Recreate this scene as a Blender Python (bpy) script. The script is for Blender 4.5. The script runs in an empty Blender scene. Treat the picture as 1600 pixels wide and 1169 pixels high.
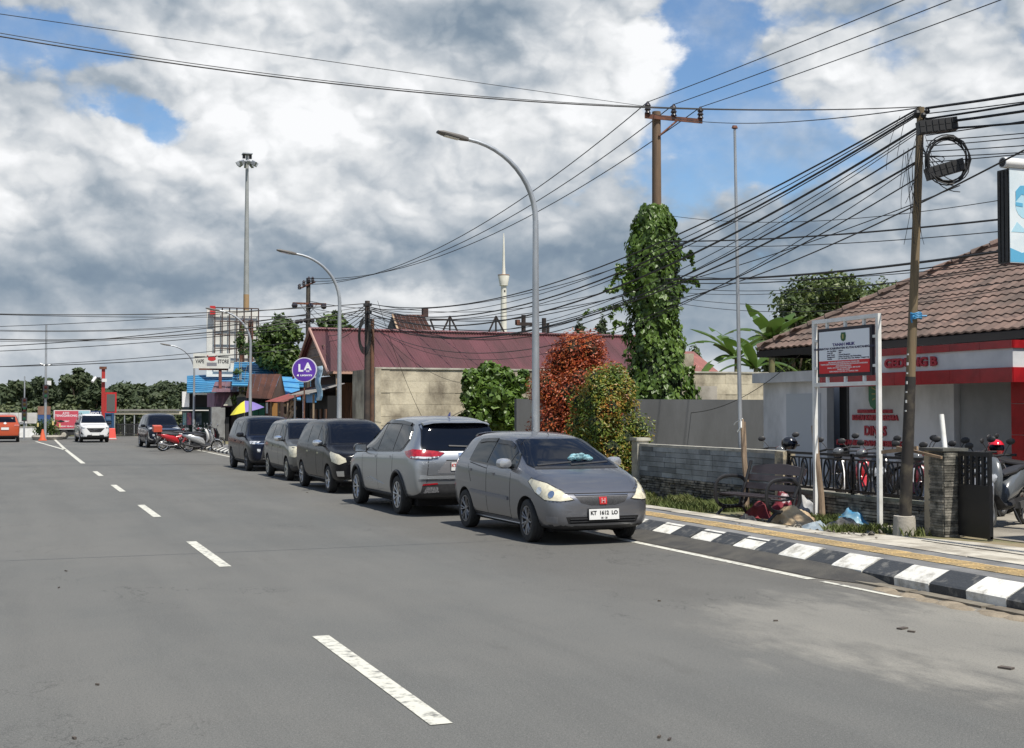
import bpy, bmesh, math, random
from mathutils import Vector, Matrix, noise
from mathutils.bvhtree import BVHTree
from mathutils.geometry import tessellate_polygon
random.seed(7)
C = bpy.context.scene.collection
SC = bpy.context.scene
rad = math.radians
# ------------------------------------------------------------------ camera, light, sky, exposure
FPX, YAW, PIT, EYE = 2000.0, rad(21.3), math.atan(58.5/2000.0), 1.85
cam = bpy.data.cameras.new('camera'); camo = bpy.data.objects.new('camera', cam); C.objects.link(camo)
cam.sensor_width = 36; cam.lens = FPX/1600*36; cam.clip_end = 6000; cam.clip_start = .1
camo.location = (0, 0, EYE); camo.rotation_euler = (rad(90)+PIT, 0, -YAW)
SC.camera = camo
SUN_EL, SUN_AZ = rad(62), rad(168)          # azimuth clockwise from +Y (the road's direction)
sund = Vector((math.sin(SUN_AZ)*math.cos(SUN_EL), math.cos(SUN_AZ)*math.cos(SUN_EL), math.sin(SUN_EL)))
sl = bpy.data.lights.new('sun', 'SUN'); sl.energy = 5.0; sl.angle = rad(.5); sl.color = (1, .945, .85)
so = bpy.data.objects.new('sun', sl); C.objects.link(so); so.rotation_euler = sund.to_track_quat('Z', 'Y').to_euler()
SC.view_settings.view_transform = 'Standard'; SC.view_settings.look = 'None'
SC.view_settings.exposure = 0.27; SC.view_settings.gamma = 1; SC.view_settings.use_curve_mapping = False
SC.cycles.max_bounces = 5; SC.cycles.transparent_max_bounces = 6

def make_world():
    w = bpy.data.worlds.new('World'); SC.world = w; w.use_nodes = True
    nt = w.node_tree; N = nt.nodes; L = nt.links; N.clear()
    def node(t, **k):
        n = N.new(t)
        for a, b in k.items(): setattr(n, a, b)
        return n
    def link(v, sock):
        if isinstance(v, (int, float)): sock.default_value = v
        elif isinstance(v, tuple): sock.default_value = v
        else: L.new(v, sock)
    def M(op, a, b=0.0, c=0.0, clamp=False):
        n = node('ShaderNodeMath', operation=op, use_clamp=clamp)
        link(a, n.inputs[0]); link(b, n.inputs[1]); link(c, n.inputs[2]); return n.outputs[0]
    def MR(v, a, b, c, d, smooth=True):
        n = node('ShaderNodeMapRange', interpolation_type='SMOOTHSTEP' if smooth else 'LINEAR')
        for i, x in enumerate((v, a, b, c, d)): link(x, n.inputs[i])
        return n.outputs[0]
    def mixc(f, a, b):
        n = node('ShaderNodeMix', data_type='RGBA'); link(f, n.inputs[0]); link(a, n.inputs[6]); link(b, n.inputs[7]); return n.outputs[2]
    def comb(x, y, z):
        n = node('ShaderNodeCombineXYZ'); link(x, n.inputs[0]); link(y, n.inputs[1]); link(z, n.inputs[2]); return n.outputs[0]
    def noise_(vec, scale, detail=8, rough=.55, dist=0.0, out='Fac'):
        n = node('ShaderNodeTexNoise'); L.new(vec, n.inputs['Vector']); n.inputs['Scale'].default_value = scale
        n.inputs['Detail'].default_value = detail; n.inputs['Roughness'].default_value = rough; n.inputs['Distortion'].default_value = dist
        return n.outputs[out]
    tc = node('ShaderNodeTexCoord'); sep = node('ShaderNodeSeparateXYZ'); L.new(tc.outputs['Generated'], sep.inputs[0])
    X, Y, Z = sep.outputs
    cy, sy = math.cos(YAW), math.sin(YAW)
    # direction -> azimuth from the road's far end and elevation
    rx = M('SUBTRACT', M('MULTIPLY', X, cy), M('MULTIPLY', Y, sy))
    ry = M('ADD', M('MULTIPLY', X, sy), M('MULTIPLY', Y, cy))
    az = M('ARCTAN2', rx, ry)
    el = M('ARCSINE', Z)
    base = comb(az, M('MULTIPLY', el, 1.5), 0.0)
    warp = node('ShaderNodeSeparateColor'); L.new(noise_(base, 6.0, 7, .62, 0, 'Color'), warp.inputs[0])
    u = M('MULTIPLY_ADD', M('SUBTRACT', warp.outputs[0], .5), .10, az)
    v = M('MULTIPLY_ADD', M('SUBTRACT', warp.outputs[1], .5), .075, el)
    def blob(px, py, sx, sy, amp, soft=1.0):
        a = M('DIVIDE', M('SUBTRACT', u, (px-800)/2000), sx/2000); b = M('DIVIDE', M('SUBTRACT', v, (643-py)/2000), sy/2000)
        d = M('ADD', M('MULTIPLY', a, a), M('MULTIPLY', b, b))
        return M('MULTIPLY', M('POWER', 2.718, M('MULTIPLY', d, -1.0)), amp)
    def total(lst, base_):
        t = base_
        for b in lst: t = M('ADD', t, blob(*b))
        return t
    # billow detail, lit from the upper right
    p3 = comb(az, M('MULTIPLY', el, 1.35), .3)
    p3b = comb(M('ADD', az, .010), M('MULTIPLY', M('ADD', el, .016), 1.35), .3)
    n1 = noise_(p3, 8.0, 9, .52, .15); n2 = noise_(p3b, 8.0, 9, .52, .15)
    relief = M('SUBTRACT', n1, n2)
    puff = noise_(p3, 26.0, 6, .55, .4)
    vv = node('ShaderNodeVectorMath', operation='ADD'); wv = node('ShaderNodeVectorMath', operation='SCALE'); wn = node('ShaderNodeTexNoise'); L.new(p3, wn.inputs['Vector']); wn.inputs['Scale'].default_value = 20; wn.inputs['Detail'].default_value = 6
    L.new(wn.outputs['Color'], wv.inputs[0]); wv.inputs['Scale'].default_value = .07; L.new(p3, vv.inputs[0]); L.new(wv.outputs[0], vv.inputs[1])
    def billow(dx, dy):
        a_ = node('ShaderNodeVectorMath', operation='ADD'); L.new(vv.outputs[0], a_.inputs[0]); a_.inputs[1].default_value = (dx, dy, 0)
        q = node('ShaderNodeTexVoronoi', feature='F1'); L.new(a_.outputs[0], q.inputs['Vector']); q.inputs['Scale'].default_value = 15; q.inputs['Detail'].default_value = 2; q.inputs['Roughness'].default_value = .5
        return q.outputs['Distance']
    v1, v2 = billow(0, 0), billow(.006, .010)
    bil = M('SUBTRACT', .66, v1); brel = M('SUBTRACT', v2, v1)
    # brightness of the cloud deck
    B = total([(430, 90, 170, 130, .26), (930, 90, 110, 90, .34), (1010, 100, 60, 90, .26), (560, 200, 240, 110, .22), (740, 45, 130, 52, -.42), (800, 90, 70, 30, -.12),
               (170, 5, 240, 50, -.16), (60, 285, 130, 60, .20), (280, 285, 70, 45, .14), (640, 330, 160, 60, .05),
               (190, 150, 110, 40, -.12), (330, 165, 60, 60, .12), (950, 330, 200, 80, .04), (900, 230, 150, 70, .10), (1300, 90, 220, 110, .16), (1520, 160, 170, 90, .16), (1480, 10, 150, 40, -.05), (1250, 60, 90, 40, -.12),
               (300, 445, 420, 42, -.18), (760, 430, 420, 50, -.20), (1250, 400, 380, 90, -.22), (1020, 480, 300, 30, -.05), (1000, 380, 120, 40, -.1),
               (0, 375, 60, 35, .26), (60, 350, 90, 50, .08), (600, 250, 110, 50, -.12), (430, 330, 90, 45, .12), (420, 490, 110, 20, .34), (640, 478, 110, 22, .34), (40, 548, 80, 18, .26), (210, 530, 60, 12, .1), (900, 475, 120, 20, .16), (260, 556, 260, 20, .05), (1330, 490, 200, 30, -.05), (200, 600, 700, 110, -.10), (100, 420, 200, 40, -.1), (300, 300, 300, 90, .07), (170, 230, 200, 60, .08)], .60)
    B = M('ADD', B, M('MULTIPLY', M('SUBTRACT', n1, .5), .38))
    B = M('ADD', B, M('MULTIPLY', relief, 1.0))
    B = M('ADD', B, M('MULTIPLY', M('SUBTRACT', puff, .5), .10))
    att = MR(el, .03, .17, .35, 1.0)
    B = M('ADD', B, M('MULTIPLY', M('MULTIPLY', bil, .16), att)); B = M('ADD', B, M('MULTIPLY', M('MULTIPLY', brel, .45), att))
    ramp = node('ShaderNodeValToRGB'); L.new(B, ramp.inputs[0]); e = ramp.color_ramp.elements
    e[0].position = 0.0; e[0].color = (.17, .23, .31, 1); e[1].position = 1.0; e[1].color = (.90, .91, .92, 1)
    for p, c in ((.22, (.225, .29, .362, 1)), (.42, (.35, .405, .462, 1)), (.60, (.51, .55, .59, 1)), (.80, (.72, .74, .755, 1))):
        k = e.new(p); k.color = c
    # openings to the blue
    G = total([(95, 100, 85, 50, .66), (215, 190, 60, 22, .60), (262, 222, 34, 26, .5), (20, 90, 50, 40, .35), (180, 120, 60, 20, .2), (1070, 20, 60, 60, .62), (1120, 110, 75, 80, .62), (1175, 255, 170, 55, .62),
               (1120, 190, 100, 60, .50), (1270, 210, 70, 50, .28), (1090, 300, 60, 50, .2), (1590, 80, 40, 60, .35), (1170, 40, 60, 40, .25), (1380, 440, 200, 45, .12), (660, 400, 900, 20, -.1), (300, 400, 300, 100, -.2), (900, 60, 100, 80, -.45), (500, 100, 200, 150, -.3), (1480, 300, 120, 60, -.1), (400, 560, 1400, 110, -.5)], -.08)
    G = M('ADD', G, M('MULTIPLY', M('SUBTRACT', n1, .5), -.75))
    G = M('ADD', G, M('MULTIPLY', M('SUBTRACT', puff, .5), -.55)); G = M('ADD', G, M('MULTIPLY', bil, -.32))
    G = M('ADD', G, MR(el, .36, .62, 0.0, .36)); G = M('ADD', G, MR(M('ABSOLUTE', az), .5, .9, 0.0, .16))  # extra openings overhead and out of frame, added to lower the sky's fill
    gap = MR(G, .12, .40, 0.0, 1.0)
    high = MR(el, .0, .06, 0.0, 1.0)
    gap = M('MULTIPLY', gap, high)
    sky = node('ShaderNodeTexSky', sky_type='NISHITA', sun_disc=False, sun_elevation=SUN_EL, sun_rotation=SUN_AZ, air_density=1.0, dust_density=.4, ozone_density=1.5)
    skyg = node('ShaderNodeMix', data_type='RGBA', blend_type='MULTIPLY'); skyg.inputs[0].default_value = 1
    L.new(sky.outputs[0], skyg.inputs[6]); skyg.inputs[7].default_value = (.82, .98, 1.12, 1)
    # thin veil inside the openings
    veil = M('MULTIPLY', MR(noise_(p3, 13.0, 8, .6), .35, .8, 0.0, .6), gap)
    cloud = node('ShaderNodeMix', data_type='RGBA', blend_type='MULTIPLY'); cloud.inputs[0].default_value = 1
    L.new(ramp.outputs[0], cloud.inputs[6]); cloud.inputs[7].default_value = (8.9, 8.9, 8.95, 1)   # the background strength is 0.1
    c = mixc(M('SUBTRACT', gap, veil), cloud.outputs[2], skyg.outputs[2])
    bg = node('ShaderNodeBackground'); L.new(c, bg.inputs[0]); bg.inputs[1].default_value = .1
    out = node('ShaderNodeOutputWorld'); L.new(bg.outputs[0], out.inputs[0])
make_world()

# a ray through a photo position, used only to measure where things stand
_f = Vector((math.sin(YAW)*math.cos(PIT), math.cos(YAW)*math.cos(PIT), math.sin(PIT)))
_r = Vector((math.cos(YAW), -math.sin(YAW), 0)); _u = _r.cross(_f)
def at(px, py, X=None, Y=None, z=None):
    d = _f+_r*((px-800)/FPX)+_u*((584.5-py)/FPX)
    t = X/d.x if X is not None else Y/d.y if Y is not None else (z-EYE)/d.z
    return Vector((0, 0, EYE))+d*t

# ------------------------------------------------------------------ materials
MATS = {}
def mat(name, col, col2=None, scale=4.0, rough=.7, metal=0.0, bump=0.0, bscale=None, rand=0.0, island=0.0, coat=0.0, contrast=(.4, .62),
        stretch=None, space='pos', spec=.5, detail=8, sub=None):
    if name in MATS: return MATS[name]
    m = bpy.data.materials.new(name); m.use_nodes = True; nt = m.node_tree; N = nt.nodes; L = nt.links
    b = N['Principled BSDF']; b.inputs['Roughness'].default_value = rough; b.inputs['Metallic'].default_value = metal
    b.inputs['Specular IOR Level'].default_value = spec
    if coat: b.inputs['Coat Weight'].default_value = coat; b.inputs['Coat Roughness'].default_value = .04
    if space == 'pos': src = N.new('ShaderNodeNewGeometry').outputs['Position']
    else: src = N.new('ShaderNodeTexCoord').outputs['Object']
    if stretch:
        mp = N.new('ShaderNodeMapping'); mp.inputs['Scale'].default_value = stretch; L.new(src, mp.inputs[0]); src = mp.outputs[0]
    c = None
    if col2 is not None:
        n = N.new('ShaderNodeTexNoise'); L.new(src, n.inputs['Vector']); n.inputs['Scale'].default_value = scale; n.inputs['Detail'].default_value = detail
        n.inputs['Roughness'].default_value = .62
        r = N.new('ShaderNodeMapRange'); L.new(n.outputs[0], r.inputs[0]); r.inputs[1].default_value = contrast[0]; r.inputs[2].default_value = contrast[1]
        x = N.new('ShaderNodeMix'); x.data_type = 'RGBA'; L.new(r.outputs[0], x.inputs[0])
        x.inputs[6].default_value = (*col, 1); x.inputs[7].default_value = (*col2, 1); c = x.outputs[2]
    else: b.inputs['Base Color'].default_value = (*col, 1)
    for amt, kind in ((rand, 'o'), (island, 'i')):
        if amt:
            s = N.new('ShaderNodeObjectInfo').outputs['Random'] if kind == 'o' else N.new('ShaderNodeNewGeometry').outputs['Random Per Island']
            r = N.new('ShaderNodeMapRange'); L.new(s, r.inputs[0]); r.inputs[3].default_value = 1-amt; r.inputs[4].default_value = 1+amt
            x = N.new('ShaderNodeVectorMath'); x.operation = 'SCALE'
            if c is None: x.inputs[0].default_value = col
            else: L.new(c, x.inputs[0])
            L.new(r.outputs[0], x.inputs['Scale']); c = x.outputs[0]
    if c is not None: L.new(c, b.inputs['Base Color'])
    if bump:
        n = N.new('ShaderNodeTexNoise'); L.new(src, n.inputs['Vector']); n.inputs['Scale'].default_value = bscale or scale*6; n.inputs['Detail'].default_value = 6
        bp = N.new('ShaderNodeBump'); bp.inputs['Strength'].default_value = bump; bp.inputs['Distance'].default_value = .02
        L.new(n.outputs[0], bp.inputs['Height']); L.new(bp.outputs[0], b.inputs['Normal'])
    MATS[name] = m
    return m
def leafmat(name, stops, trans=.25, rough=.5, scale=1.2):
    """leaf colours: one per leaf from its island, with patches from noise"""
    m = bpy.data.materials.new(name); m.use_nodes = True; nt = m.node_tree; N = nt.nodes; L = nt.links
    b = N['Principled BSDF']; b.inputs['Roughness'].default_value = rough
    g = N.new('ShaderNodeNewGeometry'); n = N.new('ShaderNodeTexNoise'); L.new(g.outputs['Position'], n.inputs['Vector']); n.inputs['Scale'].default_value = scale; n.inputs['Detail'].default_value = 4
    a = N.new('ShaderNodeMath'); a.operation = 'MULTIPLY_ADD'; L.new(g.outputs['Random Per Island'], a.inputs[0]); a.inputs[1].default_value = .45
    mr = N.new('ShaderNodeMapRange'); L.new(n.outputs[0], mr.inputs[0]); mr.inputs[1].default_value = .3; mr.inputs[2].default_value = .7; mr.inputs[3].default_value = 0; mr.inputs[4].default_value = .55
    L.new(mr.outputs[0], a.inputs[2])
    r = N.new('ShaderNodeValToRGB'); L.new(a.outputs[0], r.inputs[0]); e = r.color_ramp.elements
    e[0].position = 0; e[0].color = (*stops[0], 1); e[1].position = 1; e[1].color = (*stops[-1], 1)
    for i, s in enumerate(stops[1:-1]): k = e.new((i+1)/(len(stops)-1)); k.color = (*s, 1)
    L.new(r.outputs[0], b.inputs['Base Color'])
    t = N.new('ShaderNodeBsdfTranslucent'); L.new(r.outputs[0], t.inputs[0])
    x = N.new('ShaderNodeMixShader'); x.inputs[0].default_value = trans; L.new(b.outputs[0], x.inputs[1]); L.new(t.outputs[0], x.inputs[2])
    L.new(x.outputs[0], N['Material Output'].inputs[0]); MATS[name] = m
    return m

m_white = mat('white_paint', (.78, .78, .76), (.62, .62, .58), 2.5, .5)
m_black = mat('black_paint', (.012, .012, .013), rough=.35)
m_dark = mat('dark_void', (.006, .006, .007), rough=.9)
m_rubber = mat('tyre_rubber', (.018, .018, .019), (.03, .03, .028), 9, .85)
m_plastic = mat('black_plastic', (.02, .02, .022), (.03, .03, .032), 14, .55)
m_glass = mat('tinted_glass', (.004, .006, .012), rough=.05, spec=.22)
m_sglass = mat('side_glass', (.012, .015, .017), rough=.07, spec=.5)
m_chrome = mat('chrome', (.75, .75, .76), rough=.12, metal=1)
m_alloy = mat('alloy_rim', (.55, .55, .56), (.40, .39, .37), 12, .32, metal=.85)
m_galv = mat('galvanised_steel', (.46, .48, .50), (.34, .36, .38), 3, .42, metal=.55, stretch=(1, 1, .3))
m_rust = mat('rusty_steel', (.16, .06, .035), (.07, .03, .02), 5, .8)
m_concrete = mat('concrete', (.40, .37, .32), (.27, .25, .21), 1.6, .9, bump=.3, bscale=30)
m_wood = mat('weathered_wood', (.30, .22, .15), (.16, .115, .08), 6, .85, stretch=(3, 3, .35), bump=.5, bscale=18)
m_cable = mat('cable_sheath', (.012, .012, .013), rough=.6)
m_red = mat('red_enamel', (.45, .02, .02), rough=.3, coat=.5)
m_redtile = mat('red_tile', (.36, .015, .02), (.26, .012, .016), 3, .25, rand=.1)

# ------------------------------------------------------------------ geometry helpers
class MB:
    def __init__(s): s.v = []; s.f = []
    def add(s, vs, fs, M=None):
        o = len(s.v)
        s.v += [tuple(M @ Vector(p)) if M is not None else tuple(p) for p in vs]
        s.f += [tuple(i+o for i in f) for f in fs]; return s
    def box(s, c, d, rot=None, taper=1.0):
        hx, hy, hz = d[0]/2, d[1]/2, d[2]/2
        vs = [(x*hx*(taper if z > 0 else 1), y*hy*(taper if z > 0 else 1), z*hz) for z in (-1, 1) for y in (-1, 1) for x in (-1, 1)]
        M = Matrix.Translation(c)
        if rot: M = M @ (Matrix.Rotation(rot[2], 4, 'Z') @ Matrix.Rotation(rot[1], 4, 'Y') @ Matrix.Rotation(rot[0], 4, 'X'))
        return s.add(vs, [(0, 2, 3, 1), (4, 5, 7, 6), (0, 1, 5, 4), (2, 6, 7, 3), (0, 4, 6, 2), (1, 3, 7, 5)], M)
    def bb(s, a, b): return s.box([(a[i]+b[i])/2 for i in range(3)], [abs(b[i]-a[i]) for i in range(3)])
    def tube(s, pts, r, n=8, cap=True, flat=1.0):
        pts = [Vector(p) for p in pts]; k = len(pts)
        rs = r if isinstance(r, (list, tuple)) else [r]*k
        o = len(s.v); ref = Vector((0, 0, 1))
        for i, p in enumerate(pts):
            t = (pts[min(i+1, k-1)]-pts[max(i-1, 0)])
            if t.length < 1e-9: t = Vector((0, 0, 1))
            t.normalize()
            if i == 0:
                a = t.cross(ref)
                if a.length < .05: a = t.cross(Vector((1, 0, 0)))
                a.normalize()
            else:
                a = (a-t*a.dot(t)); a.normalize()
            b = t.cross(a)
            for j in range(n):
                q = 2*math.pi*j/n
                s.v.append(tuple(p+a*math.cos(q)*rs[i]+b*math.sin(q)*rs[i]*flat))
        for i in range(k-1):
            for j in range(n):
                s.f.append((o+i*n+j, o+i*n+(j+1) % n, o+(i+1)*n+(j+1) % n, o+(i+1)*n+j))
        if cap: s.f += [tuple(o+j for j in reversed(range(n))), tuple(o+(k-1)*n+j for j in range(n))]
        return s
    def cyl(s, a, b, r, r2=None, n=12): return s.tube([a, b], [r, r if r2 is None else r2], n)
    def lathe(s, prof, n=24, M=None, cap=True):   # prof: (radius, height) about z
        k = len(prof); vs = []; fs = []
        for (r, h) in prof:
            for j in range(n): q = 2*math.pi*j/n; vs.append((r*math.cos(q), r*math.sin(q), h))
        for i in range(k-1):
            for j in range(n): fs.append((i*n+j, i*n+(j+1) % n, (i+1)*n+(j+1) % n, (i+1)*n+j))
        if cap: fs += [tuple(reversed(range(n))), tuple((k-1)*n+j for j in range(n))]
        return s.add(vs, fs, M)
    def loft(s, secs, n=14, p=2.0):   # secs: (centre, half axis a, half axis b)
        vs = []; fs = []; k = len(secs)
        for c, a, b in secs:
            c, a, b = Vector(c), Vector(a), Vector(b)
            for j in range(n):
                q = 2*math.pi*j/n; cx, sx = math.cos(q), math.sin(q)
                cx = math.copysign(abs(cx)**(2/p), cx); sx = math.copysign(abs(sx)**(2/p), sx)
                vs.append(tuple(c+a*cx+b*sx))
        for i in range(k-1):
            for j in range(n): fs.append((i*n+j, i*n+(j+1) % n, (i+1)*n+(j+1) % n, (i+1)*n+j))
        fs += [tuple(reversed(range(n))), tuple((k-1)*n+j for j in range(n))]
        return s.add(vs, fs)
    def prism(s, poly, h, M=None):   # poly in local xy, extruded along z by h
        n = len(poly); vs = [(p[0], p[1], 0) for p in poly]+[(p[0], p[1], h) for p in poly]
        fs = [tuple(reversed(range(n))), tuple(range(n, 2*n))]+[(i, (i+1) % n, n+(i+1) % n, n+i) for i in range(n)]
        return s.add(vs, fs, M)
    def blob(s, c, r, n=10, sq=(1, 1, 1)):
        vs = []; fs = []; k = n//2
        for i in range(1, k):
            th = math.pi*i/k
            for j in range(n): q = 2*math.pi*j/n; vs.append((c[0]+r*sq[0]*math.sin(th)*math.cos(q), c[1]+r*sq[1]*math.sin(th)*math.sin(q), c[2]+r*sq[2]*math.cos(th)))
        for i in range(k-2):
            for j in range(n): fs.append((i*n+j, (i+1)*n+j, (i+1)*n+(j+1) % n, i*n+(j+1) % n))
        t = len(vs); vs += [(c[0], c[1], c[2]+r*sq[2]), (c[0], c[1], c[2]-r*sq[2])]
        for j in range(n): fs.append((t, j, (j+1) % n)); fs.append((t+1, (k-2)*n+(j+1) % n, (k-2)*n+j))
        return s.add(vs, fs)
    def mesh(s, name, mat_, smooth=False):
        me = bpy.data.meshes.new(name); me.from_pydata(s.v, [], s.f)
        if mat_: me.materials.append(mat_)
        if smooth:
            me.shade_smooth()
            if smooth != 'full' and hasattr(me, 'set_sharp_from_angle'): me.set_sharp_from_angle(angle=rad(38))
        me.update(); return me
    def build(s, name, mat_, parent=None, smooth=True, loc=None):
        me = s.mesh(name, mat_, smooth)
        o = bpy.data.objects.new(name, me); C.objects.link(o)
        if parent is not None: o.parent = parent
        if loc is not None: o.location = loc
        bm = bmesh.new(); bm.from_mesh(me); bmesh.ops.recalc_face_normals(bm, faces=bm.faces); bm.to_mesh(me); bm.free()
        return o
def place(name, me, parent=None, loc=(0, 0, 0), rot=(0, 0, 0), scale=None):
    o = bpy.data.objects.new(name, me); C.objects.link(o); o.parent = parent; o.location = loc; o.rotation_euler = rot
    if scale: o.scale = scale
    return o
def thing(name, label, cat, loc=(0, 0, 0), rz=0, group=None):
    o = bpy.data.objects.new(name, None); C.objects.link(o); o.location = loc; o.rotation_euler = (0, 0, rz); o.empty_display_size = .2
    return tag(o, label, cat, group)
def tag(o, label, cat, group=None):
    o['label'] = label; o['category'] = cat
    if group: o['group'] = group
    return o
def struct(o): o['kind'] = 'structure'; return o
def stuff(o): o['kind'] = 'stuff'; return o
def copy_tree(root, loc, rz, label, group=None):
    r = root.copy(); C.objects.link(r); r.location = loc; r.rotation_euler = (0, 0, rz); r['label'] = label
    if group: r['group'] = group
    for ch in list(root.children):
        c = ch.copy(); C.objects.link(c); c.parent = r
        for g in list(ch.children):
            d = g.copy(); C.objects.link(d); d.parent = c
    return r
def text(s, size, loc, rot, m, parent=None, ext=.002, align='CENTER', bold=0.0, name='lettering', sx=1.0):
    cu = bpy.data.curves.new('t', 'FONT'); cu.body = s; cu.size = size; cu.extrude = ext; cu.align_x = align; cu.align_y = 'CENTER'; cu.offset = bold; cu.resolution_u = 3
    o = bpy.data.objects.new('t', cu); C.objects.link(o)
    dg = bpy.context.evaluated_depsgraph_get(); me = bpy.data.meshes.new_from_object(o.evaluated_get(dg))
    bpy.data.objects.remove(o); me.materials.clear(); me.materials.append(m); me.name = name
    return place(name, me, parent, loc, rot, (sx, 1, 1))
def evaluated(me, mods):
    o = bpy.data.objects.new('tmp', me); C.objects.link(o)
    for t, kw in mods:
        md = o.modifiers.new('m', t)
        for k, v in kw.items(): setattr(md, k, v)
    dg = bpy.context.evaluated_depsgraph_get(); out = bpy.data.meshes.new_from_object(o.evaluated_get(dg))
    bpy.data.objects.remove(o); return out
FACE_L = (rad(90), 0, rad(-90))    # text that faces -X (the road)
FACE_C = (rad(90), 0, 0)           # text that faces -Y

# ================================================================== THE SETTING
def asphalt():
    m = bpy.data.materials.new('asphalt'); m.use_nodes = True; nt = m.node_tree; N = nt.nodes; L = nt.links; b = N['Principled BSDF']
    b.inputs['Roughness'].default_value = .82; b.inputs['Specular IOR Level'].default_value = .35
    g = N.new('ShaderNodeNewGeometry').outputs['Position']
    def noi(scale, stretch=(1, 1, 1), det=8, ro=.6):
        mp = N.new('ShaderNodeMapping'); mp.inputs['Scale'].default_value = stretch; L.new(g, mp.inputs[0])
        n = N.new('ShaderNodeTexNoise'); L.new(mp.outputs[0], n.inputs['Vector']); n.inputs['Scale'].default_value = scale; n.inputs['Detail'].default_value = det; n.inputs['Roughness'].default_value = ro; return n.outputs[0]
    def mr(v, a, c, d, e):
        r = N.new('ShaderNodeMapRange'); L.new(v, r.inputs[0]); r.interpolation_type = 'SMOOTHSTEP'
        for i, q in enumerate((a, c, d, e)): r.inputs[i+1].default_value = q
        return r.outputs[0]
    def mix(f, a, c):
        x = N.new('ShaderNodeMix'); x.data_type = 'RGBA'
        if isinstance(f, float): x.inputs[0].default_value = f
        else: L.new(f, x.inputs[0])
        for i, q in ((6, a), (7, c)):
            if isinstance(q, tuple): x.inputs[i].default_value = q
            else: L.new(q, x.inputs[i])
        return x.outputs[2]
    def mth(op, a, c):
        x = N.new('ShaderNodeMath'); x.operation = op
        for i, q in enumerate((a, c)):
            if isinstance(q, float): x.inputs[i].default_value = q
            else: L.new(q, x.inputs[i])
        return x.outputs[0]
    sp = N.new('ShaderNodeSeparateXYZ'); L.new(g, sp.inputs[0]); X, Y = sp.outputs[0], sp.outputs[1]
    c = mix(mr(noi(.35), .35, .65, 0., 1.), (.078, .083, .081, 1), (.104, .105, .099, 1))
    c = mix(mr(noi(1.0, (1.6, .12, 1)), .42, .62, 0., .55), c, (.066, .069, .067, 1))           # wheel tracks
    # parking strip: darker, browner
    px_ = mr(mth('ADD', X, mth('MULTIPLY', mth('SUBTRACT', noi(.5), .5), 1.6)), 5.0, 6.2, 0., .65)
    c = mix(px_, c, (.070, .066, .058, 1))
    # pale sand washed out near the kerb
    n = noi(1.1, (1.3, .5, 1), 12, .72)
    dx = mth('DIVIDE', mth('SUBTRACT', X, 7.2), 2.1); dy = mth('DIVIDE', mth('SUBTRACT', Y, 8.6), 2.7)
    rr = mth('ADD', mth('MULTIPLY', dx, dx), mth('MULTIPLY', dy, dy))
    sand = mr(mth('SUBTRACT', mth('MULTIPLY', n, 3.4), mth('ADD', rr, .55)), .15, 1.05, 0., .85)
    c = mix(sand, c, (.30, .285, .245, 1))
    edge = mr(mth('ADD', X, mth('MULTIPLY', noi(2.2), .8)), 8.35, 8.95, 0., .6)
    c = mix(edge, c, (.23, .20, .155, 1))
    c = mix(mr(noi(.16, (1, .5, 1), 10, .65), .42, .62, 0., .55), c, (.128, .126, .116, 1))
    c = mix(mr(noi(120., det=2), .35, .72, 0., .55), c, (.22, .215, .20, 1))
    c = mix(mr(noi(9., det=9, ro=.75), .62, .72, 0., .35), c, (.06, .06, .058, 1))
    c = mix(mr(noi(55., det=4, ro=.8), .48, .68, 0., .5), c, (.038, .038, .037, 1))
    c = mix(mr(noi(38., det=3, ro=.7), .54, .70, 0., .45), c, (.19, .187, .175, 1))
    cn = noi(.55, (1, .6, 1), 9, .6); ck = N.new('ShaderNodeMath'); ck.operation = 'ABSOLUTE'; L.new(mth('SUBTRACT', cn, .5), ck.inputs[0])
    c = mix(mth('MULTIPLY', mr(ck.outputs[0], .0, .0035, .7, 0.), mr(noi(.21), .50, .60, 0., 1.)), c, (.03, .03, .029, 1))
    c = mix(mr(noi(2.6, (1, .3, 1), 10, .7), .55, .75, 0., .28), c, (.07, .068, .062, 1))
    L.new(c, b.inputs['Base Color'])
    bp = N.new('ShaderNodeBump'); bp.inputs['Strength'].default_value = .35; bp.inputs['Distance'].default_value = .006; L.new(noi(130., det=3), bp.inputs['Height']); L.new(bp.outputs[0], b.inputs['Normal'])
    return m
m_asph = asphalt()
m_ground = mat('bare_ground', (.10, .09, .05), (.05, .07, .02), .3, .95)
m_line = mat('road_line_paint', (.58, .57, .50), (.14, .14, .13), 11, .65, contrast=(.50, .68), detail=14, bump=.4, bscale=90)
m_side = mat('sidewalk_cement', (.19, .19, .19), (.12, .12, .12), 1.6, .85, bump=.2, bscale=60)
m_tact = mat('yellow_tactile', (.55, .40, .19), (.38, .29, .16), 4, .7, rand=.12)
m_kw = mat('kerb_white', (.66, .65, .60), (.27, .25, .21), 5, .7, bump=.5, bscale=22, contrast=(.50, .72), rand=.08, detail=14)
m_kb = mat('kerb_black', (.035, .038, .042), (.17, .165, .15), 6, .6, bump=.5, bscale=22, contrast=(.54, .70), rand=.2, detail=14)
m_pale = mat('pale_concrete', (.50, .47, .40), (.27, .245, .20), 2.2, .9, bump=.25, bscale=30, rand=.08)
m_dirt = mat('dirt', (.22, .18, .11), (.10, .11, .045), 1.5, .95, bump=.6, bscale=14)

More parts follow.
